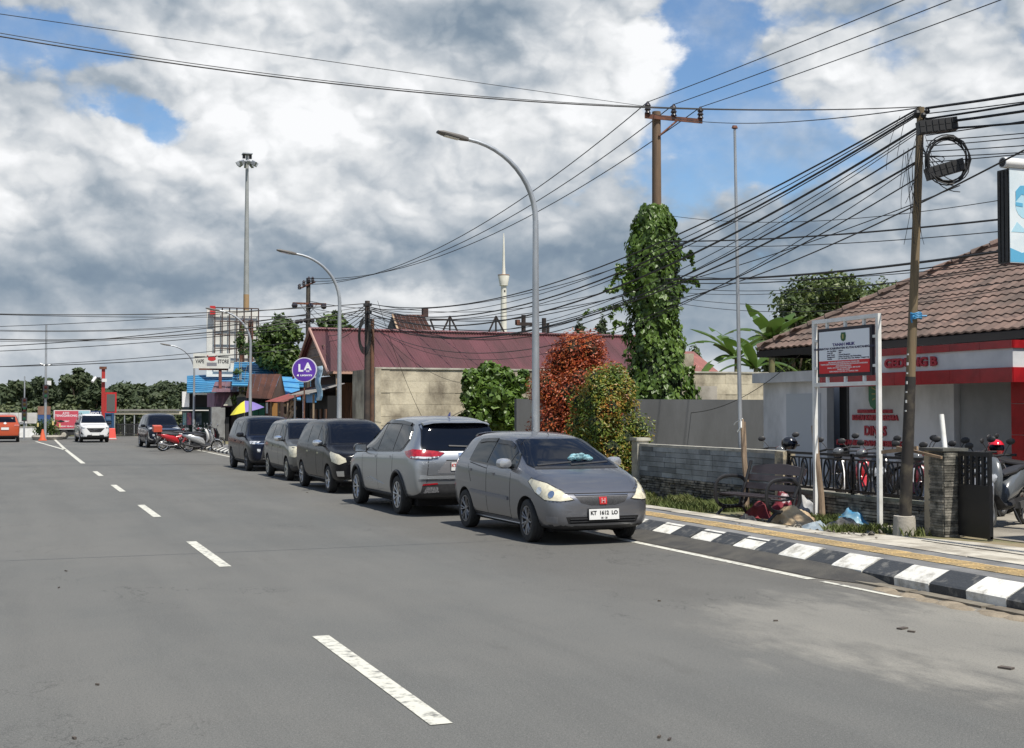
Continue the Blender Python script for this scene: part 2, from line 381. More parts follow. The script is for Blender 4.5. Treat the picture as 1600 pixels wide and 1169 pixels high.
def sheet(name, pts, z, m):
    return struct(MB().add([(x, y, z) for x, y in pts], [tuple(range(len(pts)))]).build(name, m, smooth=False))
sheet('ground', [(-900, -200), (1400, -200), (1400, 2200), (-900, 2200)], -.06, m_ground)
sheet('road', [(-7.5, -25), (8.72, -25), (8.72, 88), (60, 88), (60, 100), (-70, 100), (-70, 88), (-7.5, 88)], 0, m_asph)
paint = struct(thing('road_markings', 'x', 'x')); del paint['label'], paint['category']
def strip(name, x0, y0, x1, y1, w, z=.005):
    d = Vector((x1-x0, y1-y0)).normalized(); n = Vector((-d.y, d.x))*w/2
    # slightly ragged ends and edges
    k = max(2, int((Vector((x1-x0, y1-y0)).length)/.35)); L_, R_ = [], []
    for i in range(k+1):
        t = i/k; x = x0+(x1-x0)*t; y = y0+(y1-y0)*t; j = random.uniform(-.004, .004)
        L_.append((x+n.x*(1+j), y+n.y, z)); R_.append((x-n.x, y-n.y*(1+j), z))
    mb = MB(); mb.add(L_+R_, [(i, i+1, k+1+i+1, k+1+i) for i in range(k)])
    mb.build(name, m_line, paint, smooth=False)
for a, b in ((7.25, 10.45), (15.5, 18.65), (23.2, 26.3), (30.8, 33.7), (38.5, 41.5), (-.6, 2.4)): strip('lane_dash', 2.38, a, 2.38, b, .14)
strip('centre_line', 2.35, 48, 2.40, 66, .16); strip('centre_line', 2.40, 66, 2.6, 90, .15); strip('centre_line', 2.38, 65, 1.35, 84, .15)
strip('edge_line', 8.22, 12.0, 8.3, 88, .12); strip('edge_line', 8.24, 10.5, 8.22, 11.8, .075)

# kerb of painted blocks, sloped on top
kerb = struct(thing('kerb', 'x', 'x')); del kerb['label'], kerb['category']
def kerb_mesh(m, L=.555):
    prof = [(8.67, -.02), (8.66, .095), (8.685, .115), (8.9, .215), (8.93, .222), (8.96, .215), (8.96, -.02)]
    vs = []; n = len(prof)
    for y in (0.004, L/2, L-.004):
        for (x, z) in prof: vs.append((x-8.81, y, z+(random.uniform(-.002, .002))))
    fs = [(k*n+i, k*n+(i+1) % n, (k+1)*n+(i+1) % n, (k+1)*n+i) for k in (0, 1) for i in range(n)]+[tuple(range(n)), tuple(2*n+i for i in reversed(range(n)))]
    b = MB(); b.add(vs, fs); return b.mesh('kerb_block', m, False)
kw, kb = kerb_mesh(m_kw), kerb_mesh(m_kb)
KY0 = 2.27
for i in range(150):
    y = KY0+i*.56
    dx = 0.10*math.exp(-((y-15)/6)**2)
    place('kerb_block', kw if i % 2 else kb, kerb, (8.81+dx+random.uniform(-.008, .008), y, random.uniform(-.012, .006)), (0, random.uniform(-.01, .01), random.uniform(-.012, .012)))
# loose concrete gutter edging and sand below the kerb
g = MB()
for y0, y1 in ((2.0, 8.45), (8.52, 9.6), (9.66, 10.7), (10.76, 11.6)): g.bb((8.50, y0, -.03), (8.66, y1, .018+random.uniform(0, .008)))
struct(g.build('gutter_edging', mat('gutter_concrete', (.20, .18, .14), (.12, .10, .075), 3, .95, bump=.4), smooth=False))
E_ = MB()
for i in range(9):
    y = 9.0+i*.26+random.uniform(-.08, .08); E_.blob((8.38+random.uniform(-.06, .08), y, 0), random.uniform(.06, .13), 8, (1, 1.5, .22))
stuff(E_.build('sand_heap', mat('sand', (.27, .225, .165), (.19, .155, .11), 8, .95, bump=.6)))

fl = MB(); ys = [11.3+i*.35 for i in range(19)]; pr = []
for i, y in enumerate(ys):
    e_ = min(1, (y-11.3)/.5, (17.7-y)/.5); e_ = max(.05, e_); x_ = 8.66-.30*e_-.03*random.random(); pr += [(x_, y, .006), (8.56, y, .006+.045*e_), (8.76, y, .006+.095*e_)]
fl.add(pr, [(3*i+a, 3*i+a+1, 3*i+a+4, 3*i+a+3) for i in range(18) for a in (0, 1)]); struct(fl.build('asphalt_fillet', mat('dark_asphalt', (.045, .043, .04), (.075, .07, .06), 3, .85, bump=.5, bscale=60)))
verge = sheet('verge_ground', [(8.9, -25), (60, -25), (60, 87.5), (8.9, 87.5)], .14, m_dirt)
b = MB().bb((8.965, -25, -.02), (10.08, 87.3, .20)); side = struct(b.build('sidewalk', m_side, smooth=False))
# tactile strip
tm = MB(); tm.bb((-.19, -.148, 0), (.19, .148, .012))
for i in range(5): tm.bb((-.15+i*.065, -.135, .012), (-.12+i*.065, .135, .017))
tmesh = tm.mesh('tactile_tile', m_tact)
for i in range(150): place('tactile_tile', tmesh, side, (9.58+random.uniform(-.003, .003), 7.0+i*.30, .198+random.uniform(-.002, .002)), (0, 0, random.uniform(-.01, .01)))
# drain cover slabs behind it
sm = MB(); sm.bb((-.16, -.49, 0), (.16, .49, .05)); smesh = sm.mesh('cover_slab', m_pale)
for i in range(46): place('cover_slab', smesh, side, (10.25+random.uniform(-.015, .015), 7.2+i*1.0, .152+random.uniform(0, .012)), (random.uniform(-.008, .008), random.uniform(-.01, .01), random.uniform(-.012, .012)))
# concrete apron towards the gate, with a drain slot
b = MB(); b.add([(10.43, 7, .172), (10.43, 15.6, .172), (11.1, 14.4, .172), (11.55, 13.2, .172), (11.75, 11.5, .172), (11.8, 7, .172)], [(0, 1, 2, 3, 4, 5)])
struct(b.build('gate_apron', m_pale, smooth=False))
b = MB(); b.bb((11.0, 7, .15), (11.045, 13.6, .176)); struct(b.build('drain_slot', m_dark, smooth=False))
sheet('courtyard', [(12.25, -5), (30, -5), (30, 29), (12.25, 29)], .150, mat('courtyard_concrete', (.30, .275, .23), (.17, .155, .13), .8, .9, bump=.2, bscale=20))

# grass on the verge
def blades(name, regions, n, h, m, lab=None):
    b = MB()
    for _ in range(n):
        x0, x1, y0, y1 = random.choice(regions)
        x, y = random.uniform(x0, x1), random.uniform(y0, y1)
        q = noise.noise(Vector((x*1.1, y*1.1, 0)))
        if q < -.18: continue
        hh = h*random.uniform(.4, 1.1)*(1+q); a = random.uniform(0, 6.28); w = random.uniform(.006, .014); l = random.uniform(.2, .8)*hh
        dx, dy = math.cos(a), math.sin(a)
        b.add([(x-dy*w, y+dx*w, .14), (x+dy*w, y-dx*w, .14), (x+dx*l*.4+dy*w*.7, y+dy*l*.4-dx*w*.7, .14+hh*.65), (x+dx*l, y+dy*l, .14+hh)], [(0, 1, 2), (0, 2, 3)])
    o = b.build(name, m, smooth=False); stuff(o)
    if lab: tag(o, lab, 'grass')
    return o
m_grass = leafmat('grass_blades', [(.05, .075, .015), (.10, .13, .03), (.16, .15, .06)], .2, .7)
blades('grass', [(11.3, 11.9, 15.8, 19.5), (10.5, 11.95, 19.0, 24), (11.3, 11.9, 19, 24), (10.5, 11.9, 19.5, 24)], 12000, .13, m_grass, 'short patchy green and yellow grass between the sidewalk and the stone wall')
blades('grass', [(11.35, 11.9, 14.3, 16.5), (12.2, 12.9, 23, 28), (10.6, 11.4, 14.9, 15.2)], 2600, .11, m_grass, 'dark green weeds at the foot of the leaning cable pole')

# ================================================================== BOUNDARY WALLS
m_slab = mat('grey_slab', (.25, .27, .28), (.15, .165, .17), 2.2, .75, rand=.35, bump=.35, bscale=22)
m_rub = mat('thin_slate', (.22, .205, .175), (.06, .06, .052), 7, .85, rand=.55, bump=.4, bscale=30)
m_cap = mat('wall_cap', (.46, .44, .38), (.28, .27, .23), 3, .85, bump=.2)
WX = 12.0
lw = thing('low_stone_wall', 'low wall of grey stone slabs with pale posts, left of the black railing', 'wall', (WX, 21, .15))
def lb(mb, y0, y1, z0, z1, x0=0, x1=.16, name='x', m=None): mb.bb((x0, y0-21, z0-.15), (x1, y1-21, z1-.15)); return mb
lb(MB(), 18.5, 23.55, .1, 1.14, .02, .14).build('core', m_dark, lw, smooth=False)
lb(MB(), 18.45, 23.55, 1.14, 1.19, -.02, .18).build('coping', m_cap, lw, smooth=False)
for y in (23.55,): lb(MB(), y, y+.26, .1, 1.25, -.06, .2).build('post', m_cap, lw, smooth=False)
lb(MB(), 23.52, 23.84, 1.25, 1.31, -.09, .23).build('post_cap', m_cap, lw, smooth=False)
lb(MB(), 18.25, 18.5, .1, 1.18, -.04, .2).build('post', mat('stained_post', (.45, .38, .26), (.14, .13, .11), 5, .9, contrast=(.42, .55), bump=.4), lw, smooth=False)
for r in range(6):
    y = 18.5-(.25 if r % 2 else 0)
    while y < 23.55:
        l = random.choice((.42, .5, .6)); a, c = max(y, 18.5), min(y+l, 23.55)
        if c-a > .06:
            o = MB().bb((-random.uniform(.008, .02), 0, 0), (.03, c-a-.006, .094)).build('slab', m_slab, lw, smooth=False); o.location = (0, a-21, .55-.15+r*.1)
        y += l
n_ = 0
for r in range(9):
    y = 18.5-random.uniform(0, .2)
    while y < 23.55:
        l = random.uniform(.16, .42); a, c = max(y, 18.5), min(y+l, 23.55)
        if c-a > .04:
            o = MB().bb((-random.uniform(.0, .045), 0, 0), (.03, c-a-.01, random.uniform(.03, .042))).build('slate', m_rub, lw, smooth=False); o.location = (0, a-21, -.02+r*.047); n_ += 1
        y += l

rw = thing('railing_wall', 'low slate wall topped by black ornamental railing in front of the parked motorcycles', 'fence', (WX, 16.5, .15))
def rb(y0, y1, z0, z1, x0, x1): return MB().bb((x0, y0-16.5, z0-.15), (x1, y1-16.5, z1-.15))
rb(14.75, 18.25, .1, .53, .02, .14).build('core', m_dark, rw, smooth=False)
rb(14.75, 18.25, .53, .57, -.02, .17).build('coping', mat('mossy_coping', (.20, .20, .17), (.11, .12, .09), 4, .9), rw, smooth=False)
for r in range(9):
    y = 14.75-random.uniform(0, .3)
    while y < 18.25:
        l = random.uniform(.3, .8); a, c = max(y, 14.75), min(y+l, 18.25)
        if c-a > .04:
            o = MB().bb((-random.uniform(.0, .03), 0, 0), (.03, c-a-.008, random.uniform(.032, .042))).build('slate', m_rub, rw, smooth=False); o.location = (0, a-16.5, -.03+r*.047)
        y += l
for z in (.62, 1.17): rb(14.7, 18.3, z-.02, z+.02, .04, .085).build('rail', m_black, rw, smooth=False)
rb(14.7, 18.3, 1.09, 1.115, .05, .08).build('rail', m_black, rw, smooth=False)
orn = MB()
pts = [(0, .18*math.cos(t)*.5, .0+.23*math.sin(t)) for t in [i*math.pi/10 for i in range(21)]]
orn.tube(pts, .016, 6); orn.tube([(0, -.045, -.2), (0, .045, -.07), (0, -.045, .07), (0, .045, .2)], .014, 6); orn.cyl((0, .15, -.24), (0, .15, .24), .012, n=6)
om = orn.mesh('ornament_panel', m_black, True)
for i in range(11): place('ornament_panel', om, rw, (.062, 14.95-16.5+i*.315, .865-.15))
for y in (14.72, 18.24, 16.5): rb(y-.02, y+.02, .57, 1.2, .04, .085).build('baluster', m_black, rw, smooth=False)

pil = thing('gate_pillar', 'slate-clad gate pillar with a cream plaster side, left of the black gate', 'pillar', (11.95, 14.3, .15))
MB().bb((-.16, -.2, -.02), (.18, .2, 1.16)).build('core', mat('cream_plaster', (.52, .45, .33), (.36, .31, .23), 3, .85), pil, smooth=False)
for r in range(32):
    z = .0+r*.036
    for f in range(2):
        if f == 0: o = MB().bb((-.185-random.uniform(0, .012), -.22, 0), (-.155, .06+random.uniform(-.02, .02), .031)).build('slate', m_rub, pil, smooth=False)
        else: o = MB().bb((-.18, -.235-random.uniform(0, .012), 0), (.19, -.205, .031)).build('slate', m_rub, pil, smooth=False)
        o.location = (0, 0, z)
MB().bb((-.21, -.25, 1.16), (.22, .24, 1.2)).build('cap', mat('grey_cap', (.13, .13, .12), (.08, .08, .07), 5, .9), pil, smooth=False)
gt = thing('sliding_gate', 'black steel sliding gate standing open beside the slate pillar', 'gate', (12.0, 13.75, .15))
MB().bb((-.03, -.32, .02), (.03, .28, .72)).build('lower_panel', m_black, gt, smooth=False)
MB().bb((-.03, -.32, 1.10), (.03, .28, 1.16)).build('top_rail', m_black, gt, smooth=False)
for i in range(6): MB().bb((-.02, -.32+i*.11, .72), (.02, -.28+i*.11+.01, 1.1)).build('bar', m_black, gt, smooth=False)
for i, z in enumerate((.82, .92, 1.0)): MB().tube([(0, -.3, z), (0, -.1, z+.07), (0, .1, z-.03), (0, .26, z+.05)], .018, 6).build('scroll', m_black, gt)
MB().bb((-.02, -.32, 0), (.02, -.26, .05)).build('roller', m_plastic, gt, smooth=False)

# rendered grey wall
gw = tag(MB().bb((13.0, 33, .0), (21.4, 33.16, 2.2)).build('grey_rendered_wall', mat('grey_render', (.088, .092, .097), (.066, .069, .072), 1.1, .85, bump=.2, bscale=8, stretch=(1., 1., .35), detail=12), smooth=False), 'plain dark grey rendered wall behind the red-leaved shrubs', 'wall')
# tall cream block wall
m_blk = mat('stained_block', (.52, .47, .36), (.17, .145, .11), 1.1, .92, rand=.08, bump=.5, bscale=12, contrast=(.40, .66), stretch=(1, 1, .7), detail=12)
cw = thing('cream_block_wall', 'tall weather-stained cream block wall beside the maroon roof', 'wall', (12, 44, 0))
MB().bb((0.01, .03, 0), (17.0, .19, 3.36)).build('core', mat('mortar', (.30, .27, .21), rough=.95), cw, smooth=False)
bmh = MB().bb((0, 0, 0), (.977, .05, .414)).mesh('block', m_blk)
for r in range(8):
    for i in range(18):
        x = i*.98-(.49 if r % 2 else 0)
        if x < 0: o = place('block', bmh, cw, (0, random.uniform(-.012, .008), r*.42), scale=(.5, 1, 1))
        elif x+.98 > 17.2: continue
        else: place('block', bmh, cw, (x, random.uniform(-.012, .008), r*.42))
MB().bb((-.05, -.04, 3.36), (17.05, .22, 3.42)).build('coping', m_cap, cw, smooth=False)
MB().bb((-.06, -.05, 0), (.16, 3.2, 3.38)).build('end_return', m_blk, cw, smooth=False)
cp = tag(MB().bb((20.9, 38, 0), (21.4, 38.4, 3.8)).build('cream_gate_column', m_blk, smooth=False), 'square cream plastered column at the left end of the tiled-roof building', 'column')
bb_ = tag(MB().bb((19.2, 34.0, 2.1), (19.95, 34.25, 2.62)).build('concrete_block', m_concrete, smooth=False), 'small grey concrete block on top of the grey wall beside the vine', 'block')

# ================================================================== VEHICLES
def paintm(name, col, metal=.5, rough=.28, coat=.7):
    m = mat(name, col, rough=rough, metal=metal, coat=coat, spec=.25 if max(col) < .03 else .5); return m
def clip_grid(poly, cell):
    bm = bmesh.new(); vs = [bm.verts.new((p[0], p[1], 0)) for p in poly]; bm.faces.new(vs)
    xs = [p[0] for p in poly]; ys = [p[1] for p in poly]
    for ax, (a, b) in enumerate(((min(xs), max(xs)), (min(ys), max(ys)))):
        n = int((b-a)/cell)
        for i in range(1, n+1):
            co = [0, 0, 0]; co[ax] = a+(b-a)*i/(n+1); no = [0, 0, 0]; no[ax] = 1
            bmesh.ops.bisect_plane(bm, geom=bm.verts[:]+bm.edges[:]+bm.faces[:], plane_co=co, plane_no=no, dist=1e-5)
    return bm
def patch(bvh, poly, mode, off=.004, thick=.012, cell=.06, mirror=False, smooth=True):
    """a panel that follows the body: poly is drawn in a flat view and dropped on to the surface.
    mode 'L' from -x (y,z); 'F' from -y (x,z); 'B' from +y (x,z); 'T' from above (x,y); ('D',angle) from an oblique direction (u,z)"""
    if mode == 'L': org = lambda a, b: Vector((-4, a, b)); d = Vector((1, 0, 0))
    elif mode == 'F': org = lambda a, b: Vector((a, -9, b)); d = Vector((0, 1, 0))
    elif mode == 'B': org = lambda a, b: Vector((a, 9, b)); d = Vector((0, -1, 0))
    elif mode == 'T': org = lambda a, b: Vector((a, b, 4)); d = Vector((0, 0, -1))
    else:
        ang = mode[1]; d = Vector((math.cos(ang), math.sin(ang), 0)); e = Vector((math.sin(ang), -math.cos(ang), 0))
        org = lambda a, b: e*a+Vector((0, 0, b))-d*9
    bm = clip_grid(poly, cell); nrm = {}; dead = []
    for v in bm.verts:
        o = org(v.co.x, v.co.y); h = bvh.ray_cast(o, d)
        if h[0] is None or h[1].dot(d) > -.05: dead.append(v); continue
        v.co = h[0]+h[1]*off; nrm[v] = h[1].copy()
    bmesh.ops.delete(bm, geom=dead, context='VERTS')
    if not bm.faces: return None
    bmesh.ops.recalc_face_normals(bm, faces=bm.faces)
    s = sum(f.normal.dot(d) for f in bm.faces)
    if s > 0: bmesh.ops.reverse_faces(bm, faces=bm.faces)
    nv = {v: nrm[v] for v in bm.verts if v in nrm}
    top = list(bm.verts); bd = [e for e in bm.edges if e.is_boundary]
    m = {}
    for e in bd:
        for v in e.verts:
            if v not in m: m[v] = bm.verts.new(v.co-nv[v]*thick)
    for e in bd:
        a, b = e.verts
        f = e.link_faces[0]
        # keep winding consistent with the face
        lo = [l for l in f.loops if l.edge == e][0]
        a, b = lo.vert, lo.link_loop_next.vert
        try: bm.faces.new((b, a, m[a], m[b]))
        except ValueError: pass
    if mirror:
        for v in bm.verts: v.co.x = -v.co.x
        bmesh.ops.reverse_faces(bm, faces=bm.faces)
    me = bpy.data.meshes.new('p'); bm.to_mesh(me); bm.free()
    if smooth: me.shade_smooth(); me.set_sharp_from_angle(angle=rad(40))
    return me
def wheel_meshes(r, w, style, rimm):
    t = MB(); k = w/2
    prof = [(r*.66, -k*.80), (r*.72, -k*.98), (r*.86, -k*1.0), (r*.95, -k*.92), (r*.99, -k*.72), (r, -k*.3), (r*.985, -k*.28), (r*.985, -k*.22), (r, -k*.2), (r, k*.2), (r*.985, k*.22), (r*.985, k*.28), (r, k*.3), (r*.99, k*.72), (r*.95, k*.92), (r*.86, k), (r*.72, k*.98), (r*.66, k*.8)]
    M = Matrix.Rotation(rad(90), 4, 'Y')
    t.lathe(prof, 28, M, cap=False)
    tyre = t.mesh('tyre', m_rubber, True)
    R = MB(); Ri = r*.68
    # rim barrel, open on the outer side (-x)
    R.lathe([(Ri*1.02, -k*.80), (Ri, -k*.86), (Ri*.95, -k*.88), (Ri*.90, -k*.70), (Ri*.88, k*.6), (Ri*.5, k*.62), (Ri*.2, k*.6)], 28, Matrix.Rotation(rad(90), 4, 'Y'), cap=False)
    spokes = {'multi': 7, 'five': 5, 'ten': 10}[style]
    S = MB()
    for i in range(spokes):
        a = 2*math.pi*i/spokes; ca, sa = math.cos(a), math.sin(a)
        for da in ((-.10, .10) if style != 'ten' else (0,)):
            a2 = a+da*1.6
            p0 = (-k*.62, ca*Ri*.16, sa*Ri*.16); p1 = (-k*.86, math.cos(a2)*Ri*.93, math.sin(a2)*Ri*.93)
            S.tube([p0, [(p0[j]+p1[j])/2-(k*.06 if j == 0 else 0) for j in range(3)], p1], [r*.055, r*.045, r*.05], 6)
    S.lathe([(Ri*.24, -k*.55), (Ri*.24, -k*.78), (Ri*.15, -k*.84), (.001, -k*.86)], 14, Matrix.Rotation(rad(90), 4, 'Y') @ Matrix.Scale(1, 4))
    ring = MB().lathe([(Ri*1.0, -k*.80), (Ri*1.0, -k*.93), (Ri*.93, -k*.93), (Ri*.90, -k*.80)], 28, Matrix.Rotation(rad(90), 4, 'Y'), cap=False)
    S.add(ring.v, ring.f)
    D = MB().lathe([(Ri*.6, -k*.2), (Ri*.6, -k*.12), (.02, -k*.12)], 20, Matrix.Rotation(rad(90), 4, 'Y'))
    return tyre, S.mesh('rim', rimm, True), R.mesh('barrel', m_plastic, True), D.mesh('brake_disc', mat('brake_disc', (.25, .24, .23), rough=.4, metal=.9), True)

def car(name, label, loc, rz, S):
    """S: stations (y from nose, half width, z bottom, z shoulder, z top, roof half width), plus details"""
    root = thing(name, label, S.get('cat', 'car'), loc, rz, S.get('group'))
    L = S['L']; y0 = L/2
    secs = []; n = 0; vs = []; fs = []
    for (y, w, zb, zs, zt, wr) in S['st']:
        zm = (zb+zs)*.52; gz = zs+min(.05, (zt-zs)*.35)
        dz = zt-gz
        prof = [(0, zb), (w*.80, zb), (w*.955, zb+.06), (w*1.0, zm), (w*.985, zs-.03), (w*.955, zs), (w*.90+wr*.06, gz), (wr*1.03, zt-min(.13, dz*.30)), (wr*.90, zt-min(.035, dz*.1)), (wr*.5, zt-.004), (0, zt)]
        ring = [(x, y-y0, z) for x, z in prof]+[(-x, y-y0, z) for x, z in reversed(prof[1:-1])]
        n = len(ring); vs += ring
    k = len(S['st'])
    for i in range(k-1):
        for j in range(n): fs.append((i*n+j, (i+1)*n+j, (i+1)*n+(j+1) % n, i*n+(j+1) % n))
    fs += [tuple(range(n)), tuple((k-1)*n+j for j in reversed(range(n)))]
    me = bpy.data.meshes.new('cage'); me.from_pydata(vs, [], fs)
    me = evaluated(me, [('SUBSURF', dict(levels=2, render_levels=2))])
    r = S['r']; ax = (S['fa']-y0, S['ra']-y0); W = max(s[1] for s in S['st'])
    bm = bmesh.new(); bm.from_mesh(me); bmesh.ops.recalc_face_normals(bm, faces=bm.faces); bvh0 = BVHTree.FromBMesh(bm); bm.to_mesh(me); bm.free()
    # wheel openings
    cut = MB(); ra_ = r+S.get('gap', .05)
    for a in ax:
        for sx in (-1, 1):
            cut.lathe([(ra_, -.16), (ra_, .30)], 28, Matrix.Translation((sx*(W-.12), a, r)) @ Matrix.Rotation(rad(90)*sx, 4, 'Y'))
    cme = cut.mesh('cut', m_plastic); bmc = bmesh.new(); bmc.from_mesh(cme); bmesh.ops.recalc_face_normals(bmc, faces=bmc.faces); bmc.to_mesh(cme); bmc.free()
    co = bpy.data.objects.new('cut', cme); C.objects.link(co)
    body = evaluated(me, [('BOOLEAN', dict(operation='DIFFERENCE', object=co, solver='EXACT'))])
    bpy.data.objects.remove(co)
    body.materials.clear(); body.materials.append(S['paint']); body.materials.append(m_plastic)
    for p in body.polygons:
        c = p.center; inside = any((c.y-a)**2+(c.z-r)**2 < (ra_*1.004)**2 for a in ax) and abs(c.x) < W*1.1
        p.material_index = 1 if inside or c.z < S.get('cladz', 0) and abs(p.normal.z) < .8 or (p.normal.z < -.6 and c.z < .5) else 0
    body.shade_smooth(); body.set_sharp_from_angle(angle=rad(32)); body.name = 'body'
    place('body', body, root)
    if S.get('clad'):   # dark wheel-arch lips
        for a in ax:
            for sx in (-1, 1):
                pts = []
                for q in range(0, 19):
                    t = math.pi*q/18; yy = a+ra_*1.02*math.cos(t); zz = r+ra_*1.02*math.sin(t)
                    h = bvh0.ray_cast(Vector((sx*4, yy, zz)), Vector((-sx, 0, 0)))
                    if h[0]: pts.append(h[0])
                MB().tube(pts, .028, 6).build('arch_lip', m_plastic, root)
    def P(pname, poly, mode, m, parent=root, both=False, **kw):
        if mode == 'L': poly = [(p[0]-y0, p[1]) for p in poly]
        if mode == 'T': poly = [(p[0], p[1]-y0) for p in poly]
        out = None
        for mir in ((False, True) if both else (False,)):
            pm = patch(bvh0, poly, mode, mirror=mir, **kw)
            if pm is None: continue
            pm.materials.append(m); o = place(pname, pm, parent); out = out or o
        return out
    def PD(pname, poly, deg, m, front=True, **kw):
        # oblique patch; points given as (x,y from nose,z) of the -x side
        ang = rad(deg) if front else -rad(deg)
        e = Vector((math.sin(ang), -math.cos(ang), 0))
        pp = [(Vector((x, y-y0, 0)).dot(e), z) for x, y, z in poly]
        for mir in (False, True):
            pm = patch(bvh0, pp, ('D', ang), mirror=mir, **kw)
            if pm: pm.materials.append(m); place(pname, pm, root)
    S['extra'](P, PD, root, bvh0, y0)
    # wheels
    tyre, rim, barrel, disc = wheel_meshes(r, S.get('tw', .19), S.get('rim', 'five'), S.get('rimm', m_alloy))
    for a in ax:
        for sx in (-1, 1):
            wh = bpy.data.objects.new('wheel', None); C.objects.link(wh); wh.parent = root
            wh.location = (sx*(W-.115), a, r); wh.rotation_euler = (random.uniform(0, 6), 0, 0 if sx < 0 else math.pi)
            if a == ax[0] and S.get('steer'): wh.rotation_euler = (.4, 0, (0 if sx < 0 else math.pi)+S['steer'])
            for nm, mm in (('tyre', tyre), ('rim', rim), ('barrel', barrel), ('brake_disc', disc)): place(nm, mm, wh)
    # under-tray, shafts
    MB().bb((-W*.72, -L*.40, .17), (W*.72, L*.40, .34)).build('underbody', m_dark, root, smooth=False)
    return root
def topz(bvh, x, y):
    h = bvh.ray_cast(Vector((x, y, 4)), Vector((0, 0, -1))); return h[0].z if h[0] else 1.4
def spoiler(bvh, y, hw, ch, m, root, lift=.012):
    ss = []
    for i in range(9):
        x = hw*(-1+i/4); yy = y-.06*(x/hw)**2; z = topz(bvh, x*.97, yy-ch*.4)+lift; ss.append(((x, yy, z-.012), (0, ch*(1 if abs(x) < hw*.98 else .6), -.02), (0, 0, .016)))
    MB().loft(ss, 12, 2.5).build('roof_spoiler', m, root)
def seam(a, b, w=.012):
    d = Vector((b[0]-a[0], b[1]-a[1])); d.normalize(); n = Vector((-d.y, d.x))*w/2
    return [(a[0]+n.x, a[1]+n.y), (b[0]+n.x, b[1]+n.y), (b[0]-n.x, b[1]-n.y), (a[0]-n.x, a[1]-n.y)]
def mirror(root, bvh, y0, y, z, m, m2, x, s=1.0):
    for sx in (-1, 1):
        c = Vector((sx*(x+.10), y-y0, z))
        b = MB().loft([((c.x, c.y-.06*s, c.z), (.03*s, 0, 0), (0, 0, .025*s)), ((c.x, c.y-.045*s, c.z), (.085*s, 0, 0), (0, 0, .055*s)), ((c.x, c.y, c.z), (.105*s, 0, 0), (0, 0, .07*s)), ((c.x, c.y+.05*s, c.z), (.10*s, 0, 0), (0, 0, .066*s))], 14, 2.6)
        o = b.build('wing_mirror', m, root)
        MB().box((c.x, c.y+.053*s, c.z), (.17*s, .006, .10*s)).build('mirror_glass', m_chrome, o, smooth=False)
        MB().tube([(sx*(x-.05), c.y+.05, c.z-.06), (sx*(x+.04), c.y+.02, c.z-.05)], .025, 8).build('mirror_arm', m2, o)
def plate(root, y, z, txt, sub=None, tilt=0, back=False, x=0, col=(.70, .70, .68), ink=(.02, .02, .02), w=.43, mm=None):
    mp = mat('number_plate_white', (.72, .72, .70), rough=.4); mi = mat('ink_'+str(ink[0]), ink, rough=.6)
    o = MB().box((0, 0, 0), (w, .012, .145)).build('number_plate', mp, root, smooth=False)
    o.location = (x, y, z); o.rotation_euler = (tilt, 0, math.pi if back else 0)
    fr = MB().box((0, .004, 0), (w+.012, .008, .157)).build('plate_frame', m_plastic, o, smooth=False)
    if txt: text(txt, .074, (0, -.0075, .018), FACE_C, mi, o, bold=.0026, name='number')
    if sub: text(sub, .034, (0, -.0075, -.05), FACE_C, mi, o, bold=.0008, name='number')
    return o
m_lamp = mat('headlamp_lens', (.62, .58, .44), (.40, .37, .28), 16, .12, spec=.6, coat=.6, contrast=(.45, .7))
m_lampc = mat('headlamp_clear', (.55, .57, .6), (.10, .11, .12), 14, .1, coat=.6, contrast=(.48, .55))
m_tail = mat('tail_lamp', (.38, .012, .02), (.20, .005, .01), 12, .12, coat=.6)
m_visor = mat('window_visor', (.010, .011, .014), rough=.12)

def common_side(P, W1, body_m, handle, zline, doors, hw=.16, rocker=None):
    for a, b in doors: P('door_seam', seam(a, b), 'L', m_dark, both=True, off=.001, thick=.002)
    for (y, z) in handle:
        P('door_handle', [(y, z-.018), (y+hw, z-.018), (y+hw, z+.02), (y, z+.02)], 'L', body_m, both=True, off=.022, thick=.022)

